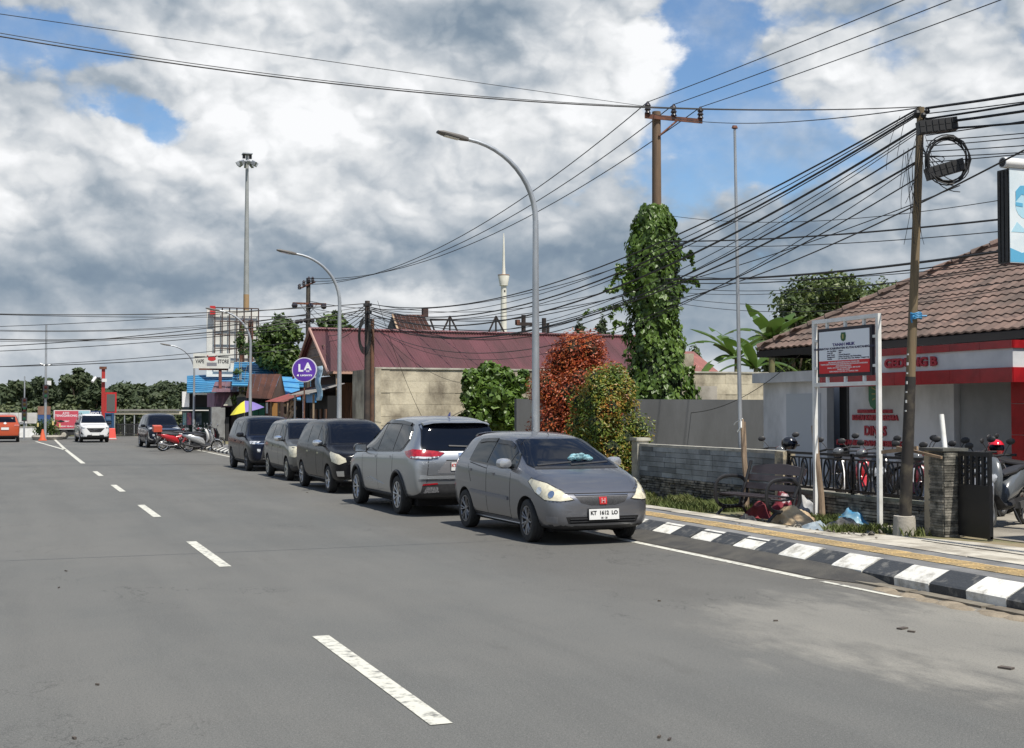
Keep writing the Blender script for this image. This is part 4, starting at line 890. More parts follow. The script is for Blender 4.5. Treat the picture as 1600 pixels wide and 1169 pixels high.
# ------------------------------------------------------------------ motorcycles
def scooter(name, label, loc, rz, main, trim, seatm, group, style='scooter', lean=rad(7), extra=None):
    root = thing(name, label, 'motorcycle', loc, rz, group); root.rotation_euler = (0, lean, rz)
    r = .27 if style == 'scooter' else .30; fy, ry = .64, -.62
    def wheel(y, nm):
        wh = bpy.data.objects.new(nm, None); C.objects.link(wh); wh.parent = root; wh.location = (0, y, r)
        R = Matrix.Rotation(rad(90), 4, 'Y')
        MB().lathe([(r*.78, -.035), (r*.86, -.048), (r*.96, -.035), (r, 0), (r*.96, .035), (r*.86, .048), (r*.78, .035)], 22, R, cap=False).build('tyre', m_rubber, wh)
        b = MB(); b.lathe([(r*.80, -.03), (r*.74, -.025), (r*.74, .025), (r*.80, .03)], 22, R, cap=False); b.lathe([(r*.45, .004), (r*.45, .012), (r*.2, .012), (r*.2, .004)], 16, R)
        for i in range(5): a = i*1.2566; b.tube([(0, 0, 0), (0, math.cos(a)*r*.77, math.sin(a)*r*.77)], [.022, .014], 6)
        b.cyl((-.05, 0, 0), (.05, 0, 0), .035, n=10); b.build('rim', trim if style != 'scooter' else m_alloy, wh)
    wheel(fy, 'front_wheel'); wheel(ry, 'rear_wheel')
    # seat, tail and side panels
    MB().loft([((0, -.92, .80), (.045, 0, 0), (0, .02, .035)), ((0, -.78, .78), (.10, 0, 0), (0, .02, .075)), ((0, -.5, .68), (.155, 0, 0), (0, .02, .155)), ((0, -.18, .58), (.165, 0, 0), (0, .02, .185)), ((0, .02, .50), (.13, 0, 0), (0, .0, .15)), ((0, .10, .42), (.10, 0, 0), (0, 0, .10))], 14, 2.4).build('rear_body', main, root)
    MB().loft([((0, -.90, .86), (.06, 0, 0), (0, 0, .02)), ((0, -.7, .865), (.115, 0, 0), (0, 0, .035)), ((0, -.42, .83), (.13, 0, 0), (0, 0, .04)), ((0, -.3, .80), (.135, 0, 0), (0, 0, .04)), ((0, -.05, .775), (.11, 0, 0), (0, 0, .04)), ((0, .06, .755), (.05, 0, 0), (0, 0, .03))], 12, 2.6).build('seat', seatm, root)
    if style == 'scooter':
        MB().loft([((0, -.1, .34), (.13, 0, 0), (0, 0, .08)), ((0, .12, .30), (.155, 0, 0), (0, 0, .05)), ((0, .32, .32), (.15, 0, 0), (0, 0, .05)), ((0, .42, .42), (.13, 0, 0), (0, .03, .06))], 12, 2.8).build('footboard', m_plastic, root)
        fr = MB().loft([((0, .36, .40), (.10, 0, 0), (0, .05, .02)), ((0, .42, .55), (.17, 0, 0), (0, .07, .02)), ((0, .40, .75), (.20, 0, 0), (0, .075, 0)), ((0, .34, .92), (.165, 0, 0), (0, .07, 0)), ((0, .28, 1.02), (.10, 0, 0), (0, .06, 0)), ((0, .25, 1.05), (.04, 0, 0), (0, .03, 0))], 14, 2.3).build('front_fairing', main, root)
        MB().loft([((0, .49, .66), (.10, 0, 0), (0, .02, 0)), ((0, .49, .72), (.16, 0, 0), (0, .02, 0)), ((0, .46, .80), (.13, 0, 0), (0, .02, 0))], 10).build('headlight', m_lampc, root)
    else:
        MB().loft([((0, -.12, .62), (.10, 0, 0), (0, .02, .10)), ((0, .12, .66), (.09, 0, 0), (0, .02, .09)), ((0, .30, .74), (.08, 0, 0), (0, .02, .08))], 12).build('centre_body', main, root)
        MB().loft([((0, .32, .42), (.09, 0, 0), (0, .06, 0)), ((0, .40, .62), (.16, 0, 0), (0, .06, 0)), ((0, .36, .80), (.13, 0, 0), (0, .06, 0)), ((0, .33, .88), (.06, 0, 0), (0, .04, 0))], 12).build('leg_shield', main, root)
        MB().blob((0, .38, .98), .095, 12, (1.1, 1, .9)).build('headlight', mat('lamp_smoke', (.10, .105, .11), rough=.12, coat=.5), root)
        MB().loft([((0, .28, 1.0), (.10, 0, 0), (0, .05, .0)), ((0, .32, 1.06), (.06, 0, 0), (0, .03, 0))], 10).build('handlebar_cover', main, root)
    b = MB()
    for sx in (-1, 1): b.tube([(sx*.075, fy, r), (sx*.075, .50, .62), (sx*.05, .42, .82)], .022, 8)
    b.build('front_fork', m_alloy, root)
    MB().loft([((0, fy-.22, r+.20), (.05, 0, 0), (0, .0, .01)), ((0, fy-.08, r+.31), (.075, 0, 0), (0, .0, .02)), ((0, fy+.12, r+.29), (.07, 0, 0), (0, 0, .02)), ((0, fy+.26, r+.16), (.035, 0, 0), (0, 0, .01))], 10).build('front_mudguard', main, root)
    MB().tube([(-.34, .22, 1.03), (-.20, .26, 1.05), (0, .30, 1.03), (.20, .26, 1.05), (.34, .22, 1.03)], .014, 8).build('handlebar', m_plastic, root)
    for sx in (-1, 1):
        MB().cyl((sx*.23, .25, 1.045), (sx*.36, .205, 1.03), .02, n=8).build('grip', m_rubber, root)
        mr = MB().tube([(sx*.2, .27, 1.05), (sx*.26, .26, 1.15), (sx*.30, .25, 1.20)], .007, 6).build('mirror_stalk', m_plastic, root)
        MB().blob((sx*.315, .25, 1.235), .062, 10, (1.15, .28, .8)).build('mirror', m_plastic, mr); MB().blob((sx*.315, .238, 1.235), .052, 10, (1.1, .15, .78)).build('mirror_glass', m_chrome, mr)
    MB().tube([(.13, -.1, .27), (.15, -.4, .28), (.16, -.58, .33), (.165, -.85, .40)], [.022, .03, .05, .045], 10).build('exhaust', m_alloy if style != 'scooter' else m_plastic, root)
    MB().box((.0, -.35, .33), (.20, .5, .16)).build('engine', m_plastic, root); MB().box((-.10, -.48, .31), (.07, .46, .10), (rad(-4), 0, 0)).build('swing_arm', mat('engine_grey', (.14, .14, .14), rough=.5, metal=.6), root)
    for sx in (-1, 1): MB().tube([(sx*.10, ry, r), (sx*.10, ry+.06, .60)], .024, 8).build('shock_absorber', m_chrome, root)
    MB().loft([((0, ry-.18, r+.20), (.05, 0, 0), (0, 0, .01)), ((0, ry-.30, r+.12), (.05, 0, 0), (0, 0, .01)), ((0, ry-.42, r-.02), (.04, 0, 0), (0, 0, .01))], 8).build('rear_mudguard', m_plastic, root)
    tl = MB().loft([((0, -.90, .76), (.06, 0, 0), (0, 0, .03)), ((0, -.945, .765), (.04, 0, 0), (0, 0, .02))], 10).build('tail_lamp', m_tail, root)
    MB().box((0, -1.0, .62), (.20, .006, .09), (rad(15), 0, 0)).build('number_plate', mat('number_plate_white', (.72, .72, .70), rough=.4), root)
    MB().tube([(-.10, -.05, .28), (-.20, -.02, .02)], .012, 6).build('side_stand', m_plastic, root)
    if extra: extra(root)
    return root
def redbox(root):
    MB().bb((-.21, -1.10, .93), (.21, -.72, 1.20)).build('carrier_box', mat('orange_red_box', (.55, .09, .05), rough=.4), root, smooth=False)
    MB().bb((-.17, -1.06, .905), (.17, -.76, .93)).build('carrier_rack', m_plastic, root, smooth=False)
m_mred = mat('motorcycle_red', (.42, .02, .025), rough=.22, coat=.7); m_mblk = mat('motorcycle_black', (.014, .014, .016), rough=.2, coat=.6)
m_msil = mat('motorcycle_silver', (.50, .51, .52), rough=.25, metal=.5, coat=.5); m_mwht = mat('motorcycle_white', (.65, .65, .64), rough=.3, coat=.5)
m_seat = mat('vinyl_seat', (.02, .02, .022), rough=.5); m_mblu = mat('motorcycle_blue', (.03, .06, .16), rough=.25, coat=.5)
gL = 'motorcycles parked by the shops'; gR = 'motorcycles parked in the courtyard'
scooter('motor_scooter', 'silver and black scooter side on, nearest of the row by the shops', (8.05, 59.4, 0), rad(-92), m_msil, m_alloy, m_seat, gL)
scooter('motorcycle', 'red motorcycle with an orange-red carrier box beside the silver scooter', (7.15, 61.6, 0), rad(-85), m_mred, m_chrome, m_seat, gL, 'bike', extra=redbox)
for lab, x, y, rz, mm, st in (('black scooter behind the silver scooter in the row by the shops', 8.3, 61.2, -84, m_mblk, 'scooter'), ('white scooter third in the row by the shops', 8.35, 62.8, -95, m_mwht, 'scooter'), ('dark red motorcycle in the middle of the row by the shops', 8.2, 64.3, -88, m_mred, 'bike'),
                         ('blue motorcycle beyond the dark red one in the row by the shops', 8.45, 65.8, -96, m_mblu, 'bike'), ('black motorcycle last in the row by the shops', 8.4, 67.3, -90, m_mblk, 'bike'), ('black scooter parked askew close to the grey column in the row by the shops', 8.9, 63.6, -70, m_mblk, 'scooter'), ('black motorcycle beside the kerb between the scooters in the row by the shops', 7.5, 63.4, -100, m_mblk, 'bike')):
    scooter('motor_scooter' if st == 'scooter' else 'motorcycle', lab, (x, y, 0), rad(rz), mm, m_alloy, m_seat, gL, st)
YD = .15
hb = at(1233, 712, X=13.6)
scooter('motorcycle', 'red and black motorcycle carrying a black helmet behind the left end of the railing', (hb.x+.1, hb.y+.25, YD), rad(150), m_mred, m_alloy, m_seat, gR, 'bike')
scooter('motorcycle', 'bright red motorcycle behind the railing just right of the left white signpost', (13.9, 18.5, YD), rad(140), m_mred, m_alloy, m_seat, gR, 'bike')
scooter('motor_scooter', 'black scooter behind the middle of the railing', (13.5, 17.35, YD), rad(120), m_mblk, m_alloy, m_seat, gR)
scooter('motorcycle', 'black motorcycle with dark red shield behind the railing between the signposts', (13.6, 16.6, YD), rad(130), mat('motorcycle_maroon', (.12, .01, .015), rough=.25, coat=.6), m_alloy, m_seat, gR, 'bike')
scooter('motor_scooter', 'black scooter with round mirrors behind the leaning cable pole', (13.5, 15.8, YD), rad(125), m_mblk, m_alloy, m_seat, gR)
scooter('motor_scooter', 'grey and black scooter behind the slate gate pillar', (13.7, 15.0, YD), rad(115), mat('motorcycle_grey', (.10, .11, .12), rough=.25, coat=.6), m_alloy, m_seat, gR)
for k_, (x_, y_, r_, lb_) in enumerate(((14.1, 19.4, 135, 'black motorcycle deep in the yard behind the black helmet'), (14.3, 17.5, 128, 'dark scooter in the second row behind the middle of the railing'), (14.4, 16.2, 118, 'dark scooter in the second row behind the leaning cable pole'))):
    scooter('motor_scooter' if k_ else 'motorcycle', lb_, (x_, y_, YD), rad(r_), m_mblk, m_alloy, m_seat, gR, 'scooter' if k_ else 'bike')
def wpan(root):
    MB().loft([((-.165, .38, .50), (0, .03, 0), (0, 0, .05)), ((-.185, .46, .60), (0, .05, 0), (0, 0, .06)), ((-.16, .50, .68), (0, .03, 0), (0, 0, .03))], 8).build('white_panel', m_mwht, root)
scooter('motor_scooter', 'black scooter with a white front panel in the open gateway', (15.25, 17.55, YD), rad(196), m_mblk, m_alloy, m_seat, gR, extra=wpan)
scooter('motorcycle', 'red and black motorcycle partly hidden behind the black scooter in the gateway', (16.1, 18.3, YD), rad(205), m_mred, m_alloy, m_seat, gR, 'bike')
scooter('motorcycle', 'dark motorcycle at the right edge in front of the glass door', (16.95, 18.0, YD), rad(200), m_mblk, m_alloy, m_seat, gR, 'bike')
def helmet(name, label, loc, rz, m):
    h = thing(name, label, 'helmet', loc, rz)
    b = MB(); prof = [(.10, -.11), (.128, -.06), (.135, 0), (.125, .06), (.09, .105), (.045, .128), (.001, .135)]
    b.lathe(prof, 20, Matrix.Scale(1.12, 4, Vector((0, 1, 0)))).build('shell', m, h)
    MB().loft([((0, .055, -.05), (.115, 0, 0), (0, .09, 0)), ((0, .07, .0), (.125, 0, 0), (0, .095, 0)), ((0, .06, .045), (.11, 0, 0), (0, .085, 0))], 14).build('visor', m_glass, h)
    MB().loft([((0, .10, .055), (.08, 0, 0), (0, .02, 0)), ((0, .19, .045), (.06, 0, 0), (0, .01, .003))], 8).build('peak', m, h)
at_h = at(1233, 693, X=13.55); helmet('black_helmet', 'glossy black helmet hung on the motorcycle left of the signboard', at_h, rad(200), m_mblk)
at_h = at(1556, 699, X=15.2); helmet('red_helmet', 'bright red helmet on the handlebar of the black scooter in the gateway', at_h, rad(150), mat('helmet_red', (.60, .015, .03), rough=.15, coat=.8))

# ================================================================== BUILDINGS
def strip_cat(o):
    for k in ('label', 'category', 'group'):
        if k in o: del o[k]
    return o
# ---- tiled roof office, "GEDUNG B"
m_tile = mat('roof_tile', (.185, .122, .098), (.105, .076, .062), 1.3, .85, rand=.2, island=.0, bump=.4, bscale=30, detail=12)
m_wallw = mat('office_white_wall', (.62, .64, .67), (.42, .44, .46), 1.0, .8, stretch=(1, 1, .5), detail=12)
off = thing('office_building', 'white and red office with brown tiled hip roof and red lettering, right of the signboard', 'building', (18.6, 24, .15))
def ob(name, a, b, m, par=off): return MB().bb((a[0]-18.6, a[1]-24, a[2]-.15), (b[0]-18.6, b[1]-24, b[2]-.15)).build(name, m, par, smooth=False)
ob('wall', (18.6, 21.9, .1), (18.8, 25.55, 3.3), m_wallw)
ob('wall', (18.75, 20.15, .1), (18.9, 21.88, 3.3), mat('office_grey_wall', (.24, .255, .27), (.20, .21, .22), 1.5, .8))
ob('wall', (18.6, 26.45, .1), (18.8, 29.3, 2.75), m_wallw)
ob('annex_cornice', (18.35, 26.4, 2.60), (18.82, 29.45, 2.86), m_wallw)
ob('wall_panel', (18.585, 26.7, .3), (18.6, 28.2, 2.3), mat('office_panel', (.42, .46, .50), rough=.75))
ob('back_wall', (20.5, 12, .1), (20.7, 29.3, 3.3), m_wallw)
ob('end_wall', (18.8, 29.1, .1), (20.5, 29.3, 2.7), m_wallw)
d = ob('door', (18.95, 25.58, .15), (19.0, 26.42, 2.5), m_dark); ob('door_frame', (18.58, 25.55, .15), (18.66, 25.62, 2.6), m_plastic, d).location
# red tiled columns and the glass front
m_glassd = mat('office_glass', (.012, .02, .022), rough=.05, spec=.7)
for (a, c) in ((19.55, 20.12), (13.6, 14.1)):
    for k in range(4): ob('red_tile', (18.5, a, .15+k*.62), (18.8, c, .15+k*.62+.612), m_redtile)
ob('column_core', (18.52, 19.56, .15), (18.78, 20.1, 2.75), m_mwht)
gl = ob('glass_front', (18.85, 14.1, .15), (18.88, 19.55, 2.6), m_glassd)
for y in (19.5, 18.2, 16.9, 15.5): ob('mullion', (18.80, y-.03, .15), (18.85, y+.03, 2.6), m_plastic)
ob('mullion', (18.80, 14.1, 1.0), (18.845, 19.5, 1.05), m_plastic)
# projecting canopy with red tile bands
CX0, CX1, CY0, CY1 = 17.4, 18.6, 18.87, 25.0
ob('canopy_body', (CX0+.02, CY0+.02, 2.45), (19.8, CY1-.02, 3.15), mat('canopy_white', (.62, .63, .64), (.52, .53, .55), 1.2, .6))
for z0, z1 in ((2.40, 2.68), (3.04, 3.19)):
    y = CY0
    while y < CY1-.05:
        y1 = min(y+.86, CY1); ob('red_tile', (CX0-.012, y+.003, z0), (CX0+.02, y1-.003, z1), m_redtile); y = y1
    x = CX0
    while x < 19.7:
        ob('red_tile', (x+.003, CY0-.012, z0), (x+.597, CY0+.02, z1), m_redtile); x += .6
ob('downlight', (18.1, 20.4, 2.43), (18.3, 20.6, 2.45), m_mwht)
m_letter = mat('red_lettering', (.36, .012, .03), rough=.35)
p = at(1378, 578, X=CX0); q = at(1470, 570, X=CX0)
text('GEDUNG B', .255, (CX0-18.6-.012, (p.y+q.y)/2-24, 2.86-.15), FACE_L, m_letter, off, ext=.02, bold=.012, sx=1.28, name='lettering')
# raised lettering and crest on the wall
for s, sz, px, py, sx, bd in (('PEMERINTAH KABUPATEN', .10, 1366, 643, 1.02, .006), ('KUTAI KARTANEGARA', .155, 1366, 653, 1.0, .009), ('DINAS', .29, 1367, 674, .92, .010), ('PERTANIAN DAN PETERNAKAN', .155, 1362, 693, 1.16, .009)):
    w = at(px, py, X=18.57); text(s, sz*1.05, (-.02, w.y-24, w.z-.15), FACE_L, m_letter, off, ext=.015, bold=bd, sx=sx)
w = at(1366, 617, X=18.56)
cr = MB(); pts = [(-.20, .30), (.20, .30), (.20, -.12), (.14, -.26), (0, -.34), (-.14, -.26), (-.20, -.12)]
cr.prism(pts, .03, Matrix.Rotation(rad(-90), 4, 'Z') @ Matrix.Rotation(rad(90), 4, 'X'))
o = cr.build('crest', mat('crest_green', (.02, .14, .06), rough=.4), off, smooth=False); o.location = (-.02, w.y-24, w.z-.15)
for i, z in enumerate((.14, .02, -.10)): MB().box((-.035, 0, z), (.012, .16-.03*i, .025), (rad(20-20*i), 0, 0)).build('crest_motif', mat('crest_gold', (.35, .32, .10), rough=.4), o, smooth=False)
# roof of individually laid tiles
EX, EY0, EY1, EZ, SL = 18.0, 12.0, 28.6, 3.45, math.tan(rad(30.4))
DEP = 6.2
rf = MB(); zt = EZ+DEP*SL
V = [(EX, EY0, EZ), (EX, EY1, EZ), (EX+DEP, EY1-DEP, zt), (EX+DEP, EY0, zt), (EX+2*DEP, EY1, EZ), (EX+2*DEP, EY0, EZ)]
rf.add([(x-18.6, y-24, z-.15-.05) for x, y, z in V], [(0, 3, 2, 1), (1, 2, 4), (2, 3, 5, 4), (0, 1, 4, 5)])
roof = rf.build('roof', mat('roof_underlay', (.05, .04, .035), rough=.95), off, smooth=False)
ob('fascia_board', (EX-.02, EY0, EZ-.20), (EX+.03, EY1+.02, EZ-.045), mat('dark_fascia', (.02, .017, .015), rough=.8))
ob('fascia_board', (EX, EY1-.03, EZ-.20), (EX+6, EY1+.02, EZ-.045), mat('dark_fascia', (.02, .017, .015), rough=.8))
ob('soffit', (EX+.03, EY0, EZ-.12), (19.5, EY1-.03, EZ-.10), mat('dark_soffit', (.03, .028, .026), rough=.9))
def tile_mesh(w=.265, l=.37):
    vs = []; k = 8; b = MB()
    for j, (yy, zz) in enumerate(((-.0, .028), (l, .0))):
        for i in range(k+1):
            t = i/k; x = t*w; z = .016*math.sin(t*2*math.pi)+.004; vs.append((x, yy, z+zz))
    for i in range(k+1): t = i/k; vs.append((t*w, 0, .016*math.sin(t*2*math.pi)-.010))
    b.add(vs, [(i, i+1, k+2+i, k+1+i) for i in range(k)]+[(2*(k+1)+i, 2*(k+1)+i+1, i+1, i) for i in range(k)])
    return b.mesh('tile', m_tile, False)
tmsh = tile_mesh()
ca, sa = math.cos(rad(30.4)), math.sin(rad(30.4))
SLEN = DEP/ca; rows = int(SLEN/.335); cand = []
for r in range(rows):
    s = r*.335; x = EX+s*ca; z = EZ+s*sa
    for c in range(62):
        y = EY1-.02-(c+1)*.265
        if y+.265 > EY1-s*ca+.05 or y < EY0: continue
        cand.append((x, y, z))
vis = sorted(cand, key=lambda p: (Vector(p)-Vector((0, 0, EYE))).length)
inview = [p for p in vis if (p[0]*math.cos(YAW)-p[1]*math.sin(YAW))/(p[0]*math.sin(YAW)+p[1]*math.cos(YAW)) < .41]
near = set(inview[:296]); rest = MB()
RM = Matrix.Rotation(rad(-90), 4, 'Z')      # tile runs along -... built below with local axes: x along eave, y up the slope
for p in cand:
    M = Matrix.Translation((p[0]-18.6, p[1]-24+.265, p[2]-.15+.0)) @ Matrix.Rotation(rad(-30.4), 4, 'Y') @ Matrix.Rotation(rad(-90), 4, 'Z')
    if p in near:
        o = place('tile', tmsh, roof); o.matrix_local = M @ Matrix.Rotation(random.uniform(-.01, .01), 4, 'X')
    else: rest.add([v.co for v in tmsh.vertices], [tuple(f.vertices) for f in tmsh.polygons], M)
# hip slope on the far end
for r in range(rows):
    s = r*.335
    for c in range(46):
        x = EX+c*.265
        if x < EX+s*ca-.05 or x+.265 > EX+2*DEP-s*ca+.05: continue
        M = Matrix.Translation((x-18.6, EY1-s*ca-24, EZ+s*sa-.15)) @ Matrix.Rotation(math.pi, 4, 'Z') @ Matrix.Translation((-.265, 0, 0)) @ Matrix.Rotation(rad(30.4), 4, 'X')
        rest.add([v.co for v in tmsh.vertices], [tuple(f.vertices) for f in tmsh.polygons], M)
o = rest.build('tile_field', m_tile, roof, smooth=False); stuff(o)
hp = MB()
for i in range(20):
    t0, t1 = i*DEP/20, (i+1)*DEP/20+.04
    hp.tube([(EX+t0-18.6, EY1-t0-24, EZ+t0*SL-.15+.05), (EX+t1-18.6, EY1-t1-24, EZ+t1*SL-.15+.03)], [.11, .09], 8)
stuff(hp.build('hip_cap', m_tile, roof))
# neighbour whose shade falls on the yard (just out of view on the right)
nb = thing('neighbour_shop', 'plain cream shop standing right of the open gateway', 'building', (16.5, 8.5, .15))
MB().bb((-3.3, -3.4, 0), (3.5, 3.2, 3.6)).build('wall', m_wallw, nb, smooth=False)
MB().bb((-3.7, -3.7, 3.6), (3.9, 3.4, 3.75)).build('roof', m_rust, nb, smooth=False)
MB().bb((-3.33, -1, 0), (-3.29, .2, 2.1)).build('door', m_dark, nb, smooth=False)

# ---- long maroon metal roof
m_maroon = mat('maroon_metal_sheet', (.132, .050, .056), (.082, .037, .037), .9, .55, metal=.2, rand=.12, detail=14, stretch=(1, .25, .25))
def corrugated(w, l, pitch=.125, h=.028):
    k = int(w/pitch)*2; vs = []
    for yy in (0, l):
        for i in range(k+1): vs.append((i*w/k, yy, h if i % 2 else 0))
    b = MB(); b.add(vs, [(i, i+1, k+2+i, k+1+i) for i in range(k)]); return b
lh = thing('long_metal_roof_house', 'long low building with maroon corrugated metal roof behind the cream wall', 'building', (12.5, 56, .1))
RX0, RX1, ryr, rye, rze, rzr = 12.3, 28.4, 56.2, 52.7, 3.52, 5.45
sl_ = math.hypot(ryr-rye, rzr-rze); an = math.atan2(rzr-rze, ryr-rye)
cm = corrugated(.79, sl_+.15).mesh('roof_sheet', m_maroon)
x = RX0
while x < RX1:
    o = place('roof_sheet', cm, lh, (x-12.5, rye-56, rze-.1+random.uniform(0, .01)), (an, 0, 0))
    o2 = place('roof_sheet', cm, lh, (x-12.5+.79, 2*ryr-rye-56, rze-.1), (an, 0, math.pi)); x += .80
MB().tube([(RX0-12.5-.05, .2, rzr-.1+.05), (RX1-12.5+.1, .2, rzr-.1+.05)], .10, 8).build('ridge_cap', m_maroon, lh)
m_plank = mat('brown_plank', (.12, .055, .03), (.06, .03, .02), 3, .8, rand=.35, stretch=(4, 4, .4))
m_plankd = mat('dark_plank', (.05, .028, .022), (.03, .018, .015), 3, .85, rand=.3)
MB().bb((.5, 0-1.6, 0), (15.5, -1.45, 3.45)).build('inner_wall', m_dark, lh, smooth=False)
for i in range(16):
    place('plank', MB().bb((0, 0, 0), (.205, .03, 3.0)).mesh('plank', m_plankd if 4 < i < 12 else m_plank), lh, (.5+i*.212, -1.66, 0))
for x in (.2, 1.0, 2.1, 3.1): MB().bb((x-.05, -3.2, 0), (x+.05, -3.1, 3.4)).build('post', m_rust if x > 3 else m_wood, lh, smooth=False)
MB().bb((0, -3.3, 3.33), (16, -3.2, 3.45)).build('eave_beam', mat('pale_eave', (.40, .24, .18), rough=.8), lh, smooth=False)
MB().bb((3.2, -3.0, 0), (3.5, -1.7, 3.2)).build('orange_plank_panel', mat('orange_plank', (.30, .11, .03), (.18, .06, .02), 3, .7), lh, smooth=False)
for i in range(3): MB().bb((2.2+i*.3, -3.08, 2.5), (2.47+i*.3, -3.05, 3.2)).build('ochre_panel', mat('ochre_board', (.30, .15, .04), rough=.8, rand=.2), lh, smooth=False)
gb = MB(); gb.add([(.02, -3.3, rze-.15), (.02, 3.6, rze-.15), (.02, .2, rzr-.15), (.08, -3.3, rze-.15), (.08, 3.6, rze-.15), (.08, .2, rzr-.15)], [(0, 1, 2), (3, 5, 4), (0, 3, 4, 1), (0, 2, 5, 3), (1, 4, 5, 2)])
gb.build('gable_board', mat('gable_boards', (.22, .17, .14), (.13, .10, .085), 2, .85, stretch=(1, 1, 5)), lh, smooth=False)
for i in range(4): MB().bb((-.02, -3.1+i*.5, rze-.1+i*.42-.1), (.02, 3.4-i*.8, rze-.06+i*.42-.1)).build('gable_batten', m_wood, lh, smooth=False)
MB().tube([(-.25, -3.5, rze-.16), (-.25, .2, rzr-.02)], .06, 6).build('bargeboard', mat('barge_pale', (.35, .22, .18), rough=.8), lh); MB().tube([(-.25, 3.7, rze-.2), (-.25, .2, rzr-.02)], .06, 6).build('bargeboard', mat('barge_pale', (.35, .22, .18), rough=.8), lh)
MB().bb((.5, -1.45, 0), (15.8, 3.3, 3.3)).build('wall', m_plankd, lh, smooth=False)

# ---- generic shacks of the row
def quadroof(par, pts, m, sheets=8, name='roof_sheet', ribs=7, h=.03):
    """sloping sheets between the eave a-b and the ridge d-c; the ribs run from eave to ridge"""
    a, b, c, d = [Vector(p) for p in pts]
    nrm = (b-a).cross(d-a).normalized()
    if nrm.z < 0: nrm = -nrm
    for i in range(sheets):
        t0, t1 = i/sheets, (i+1)/sheets-.004; k = ribs*2; vs = []
        for (p, q) in ((a, b), (d, c)):
            for j in range(k+1):
                t = t0+(t1-t0)*j/k; vs.append(p.lerp(q, t)+nrm*(h if j % 2 else 0)+nrm*random.uniform(-.004, .004))
        MB().add(vs, [(j, j+1, k+2+j, k+1+j) for j in range(k)]).build(name, m, par, smooth=False)
m_blueroof = mat('blue_metal_sheet', (.07, .27, .46), (.05, .19, .34), 1.0, .45, metal=.2, rand=.14)
m_rustroof = mat('rusty_roof_sheet', (.13, .055, .038), (.08, .038, .03), 1.5, .8, rand=.2)
m_purple = mat('faded_purple_wall', (.24, .13, .19), (.17, .10, .14), 2, .8)
def P_(px, py, Y, o): w = at(px, py, Y=Y); return (w.x-o[0], w.y-o[1], w.z-.1)
def lapped(par, a, b, c, d, m, n, name='roof_sheet'):
    """roof slope a-b (eave) to d-c (ridge) in n overlapping horizontal bands"""
    a, b, c, d = map(Vector, (a, b, c, d))
    for i in range(n):
        t0, t1 = i/n, (i+1)/n; p, q, r, s_ = a.lerp(d, t0), b.lerp(c, t0), b.lerp(c, t1), a.lerp(d, t1); u_ = Vector((0, -.03, .05))
        MB().add([p+u_, q+u_, r, s_, p-Vector((0, 0, .02)), q-Vector((0, 0, .02))], [(0, 1, 2, 3), (4, 5, 1, 0)]).build(name, m, par, smooth=False)
O = (14, 76); br = thing('blue_roof_building', 'large shed with ribbed light blue metal roof behind the rusty shack', 'building', (14, 76, .1))
lapped(br, P_(362, 603, 73, O), P_(488, 606, 73, O), P_(488, 565, 78, O), P_(366, 566, 78, O), m_blueroof, 11)
w0, w1 = P_(366, 640, 74, O), P_(486, 640, 74, O); MB().bb((w0[0], 0-1.8, 0), (w1[0], 2, 2.9)).build('wall', m_plankd, br, smooth=False)
q0 = P_(440, 590, 71, O); q1 = P_(475, 603, 71, O); lapped(br, P_(432, 622, 69, O), P_(470, 626, 69, O), P_(466, 590, 72, O), P_(434, 588, 72, O), mat('blue_tarp', (.05, .22, .46), (.09, .28, .45), 2, .4), 4, 'blue_tarpaulin')
O = (12.6, 88); bl = thing('blue_front_shop', 'shop with blue metal roof and dark upper opening at the far end of the row', 'building', (12.6, 88, .1))
lapped(bl, P_(292, 614, 86, O), P_(372, 612, 86, O), P_(372, 583, 90, O), P_(292, 587, 90, O), m_blueroof, 9)
w0, w1 = P_(296, 640, 87, O), P_(372, 640, 87, O)
MB().bb((w0[0], -.8, 0), (w1[0], 3, P_(296, 614, 87, O)[2])).build('wall', mat('teal_dark_wall', (.01, .03, .03), rough=.8), bl, smooth=False)
MB().bb((P_(297, 620, 87, O)[0], -.86, P_(297, 636, 87, O)[2]), (P_(325, 636, 87, O)[0], -.81, P_(297, 618, 87, O)[2])).build('upper_opening', m_dark, bl, smooth=False)
MB().bb((P_(284, 636, 87, O)[0], -1.2, P_(284, 636, 87, O)[2]), (P_(295, 636, 87, O)[0], -1.0, P_(284, 612, 87, O)[2])).build('white_side_panel', m_mwht, bl, smooth=False)
MB().bb((P_(304, 616, 87, O)[0], -1.2, P_(304, 617, 87, O)[2]), (P_(333, 614, 87, O)[0], -1.0, P_(304, 614, 87, O)[2])).build('gutter', m_mwht, bl, smooth=False)
MB().bb((P_(282, 640, 85, O)[0], -3.2, P_(282, 642, 85, O)[2]), (P_(330, 640, 85, O)[0], -.8, P_(282, 640.5, 85, O)[2])).build('awning', mat('awning_white', (.62, .60, .58), rough=.7), bl, smooth=False)
for px0_, px1_, m in ((286, 291, mat('poster_cyan', (.12, .45, .62), (.55, .6, .6), 3, .6)), (292, 299, mat('poster_purple', (.18, .08, .30), (.5, .2, .25), 4, .6)), (300, 304, mat('poster_blue', (.05, .10, .28), (.3, .35, .45), 3, .6)), (306, 315, mat('poster_navy', (.02, .04, .10), (.10, .14, .2), 3, .6))):
    a_, b_ = P_(px0_, 664, 86.5, O), P_(px1_, 645, 86.5, O); MB().bb((a_[0], -1.5, a_[2]), (b_[0], -1.45, b_[2])).build('poster', m, bl, smooth=False)
O = (12.2, 75); pu = thing('purple_shop', 'small faded purple shop with grey roller column beside the street lamp', 'building', (12.2, 75, .1))
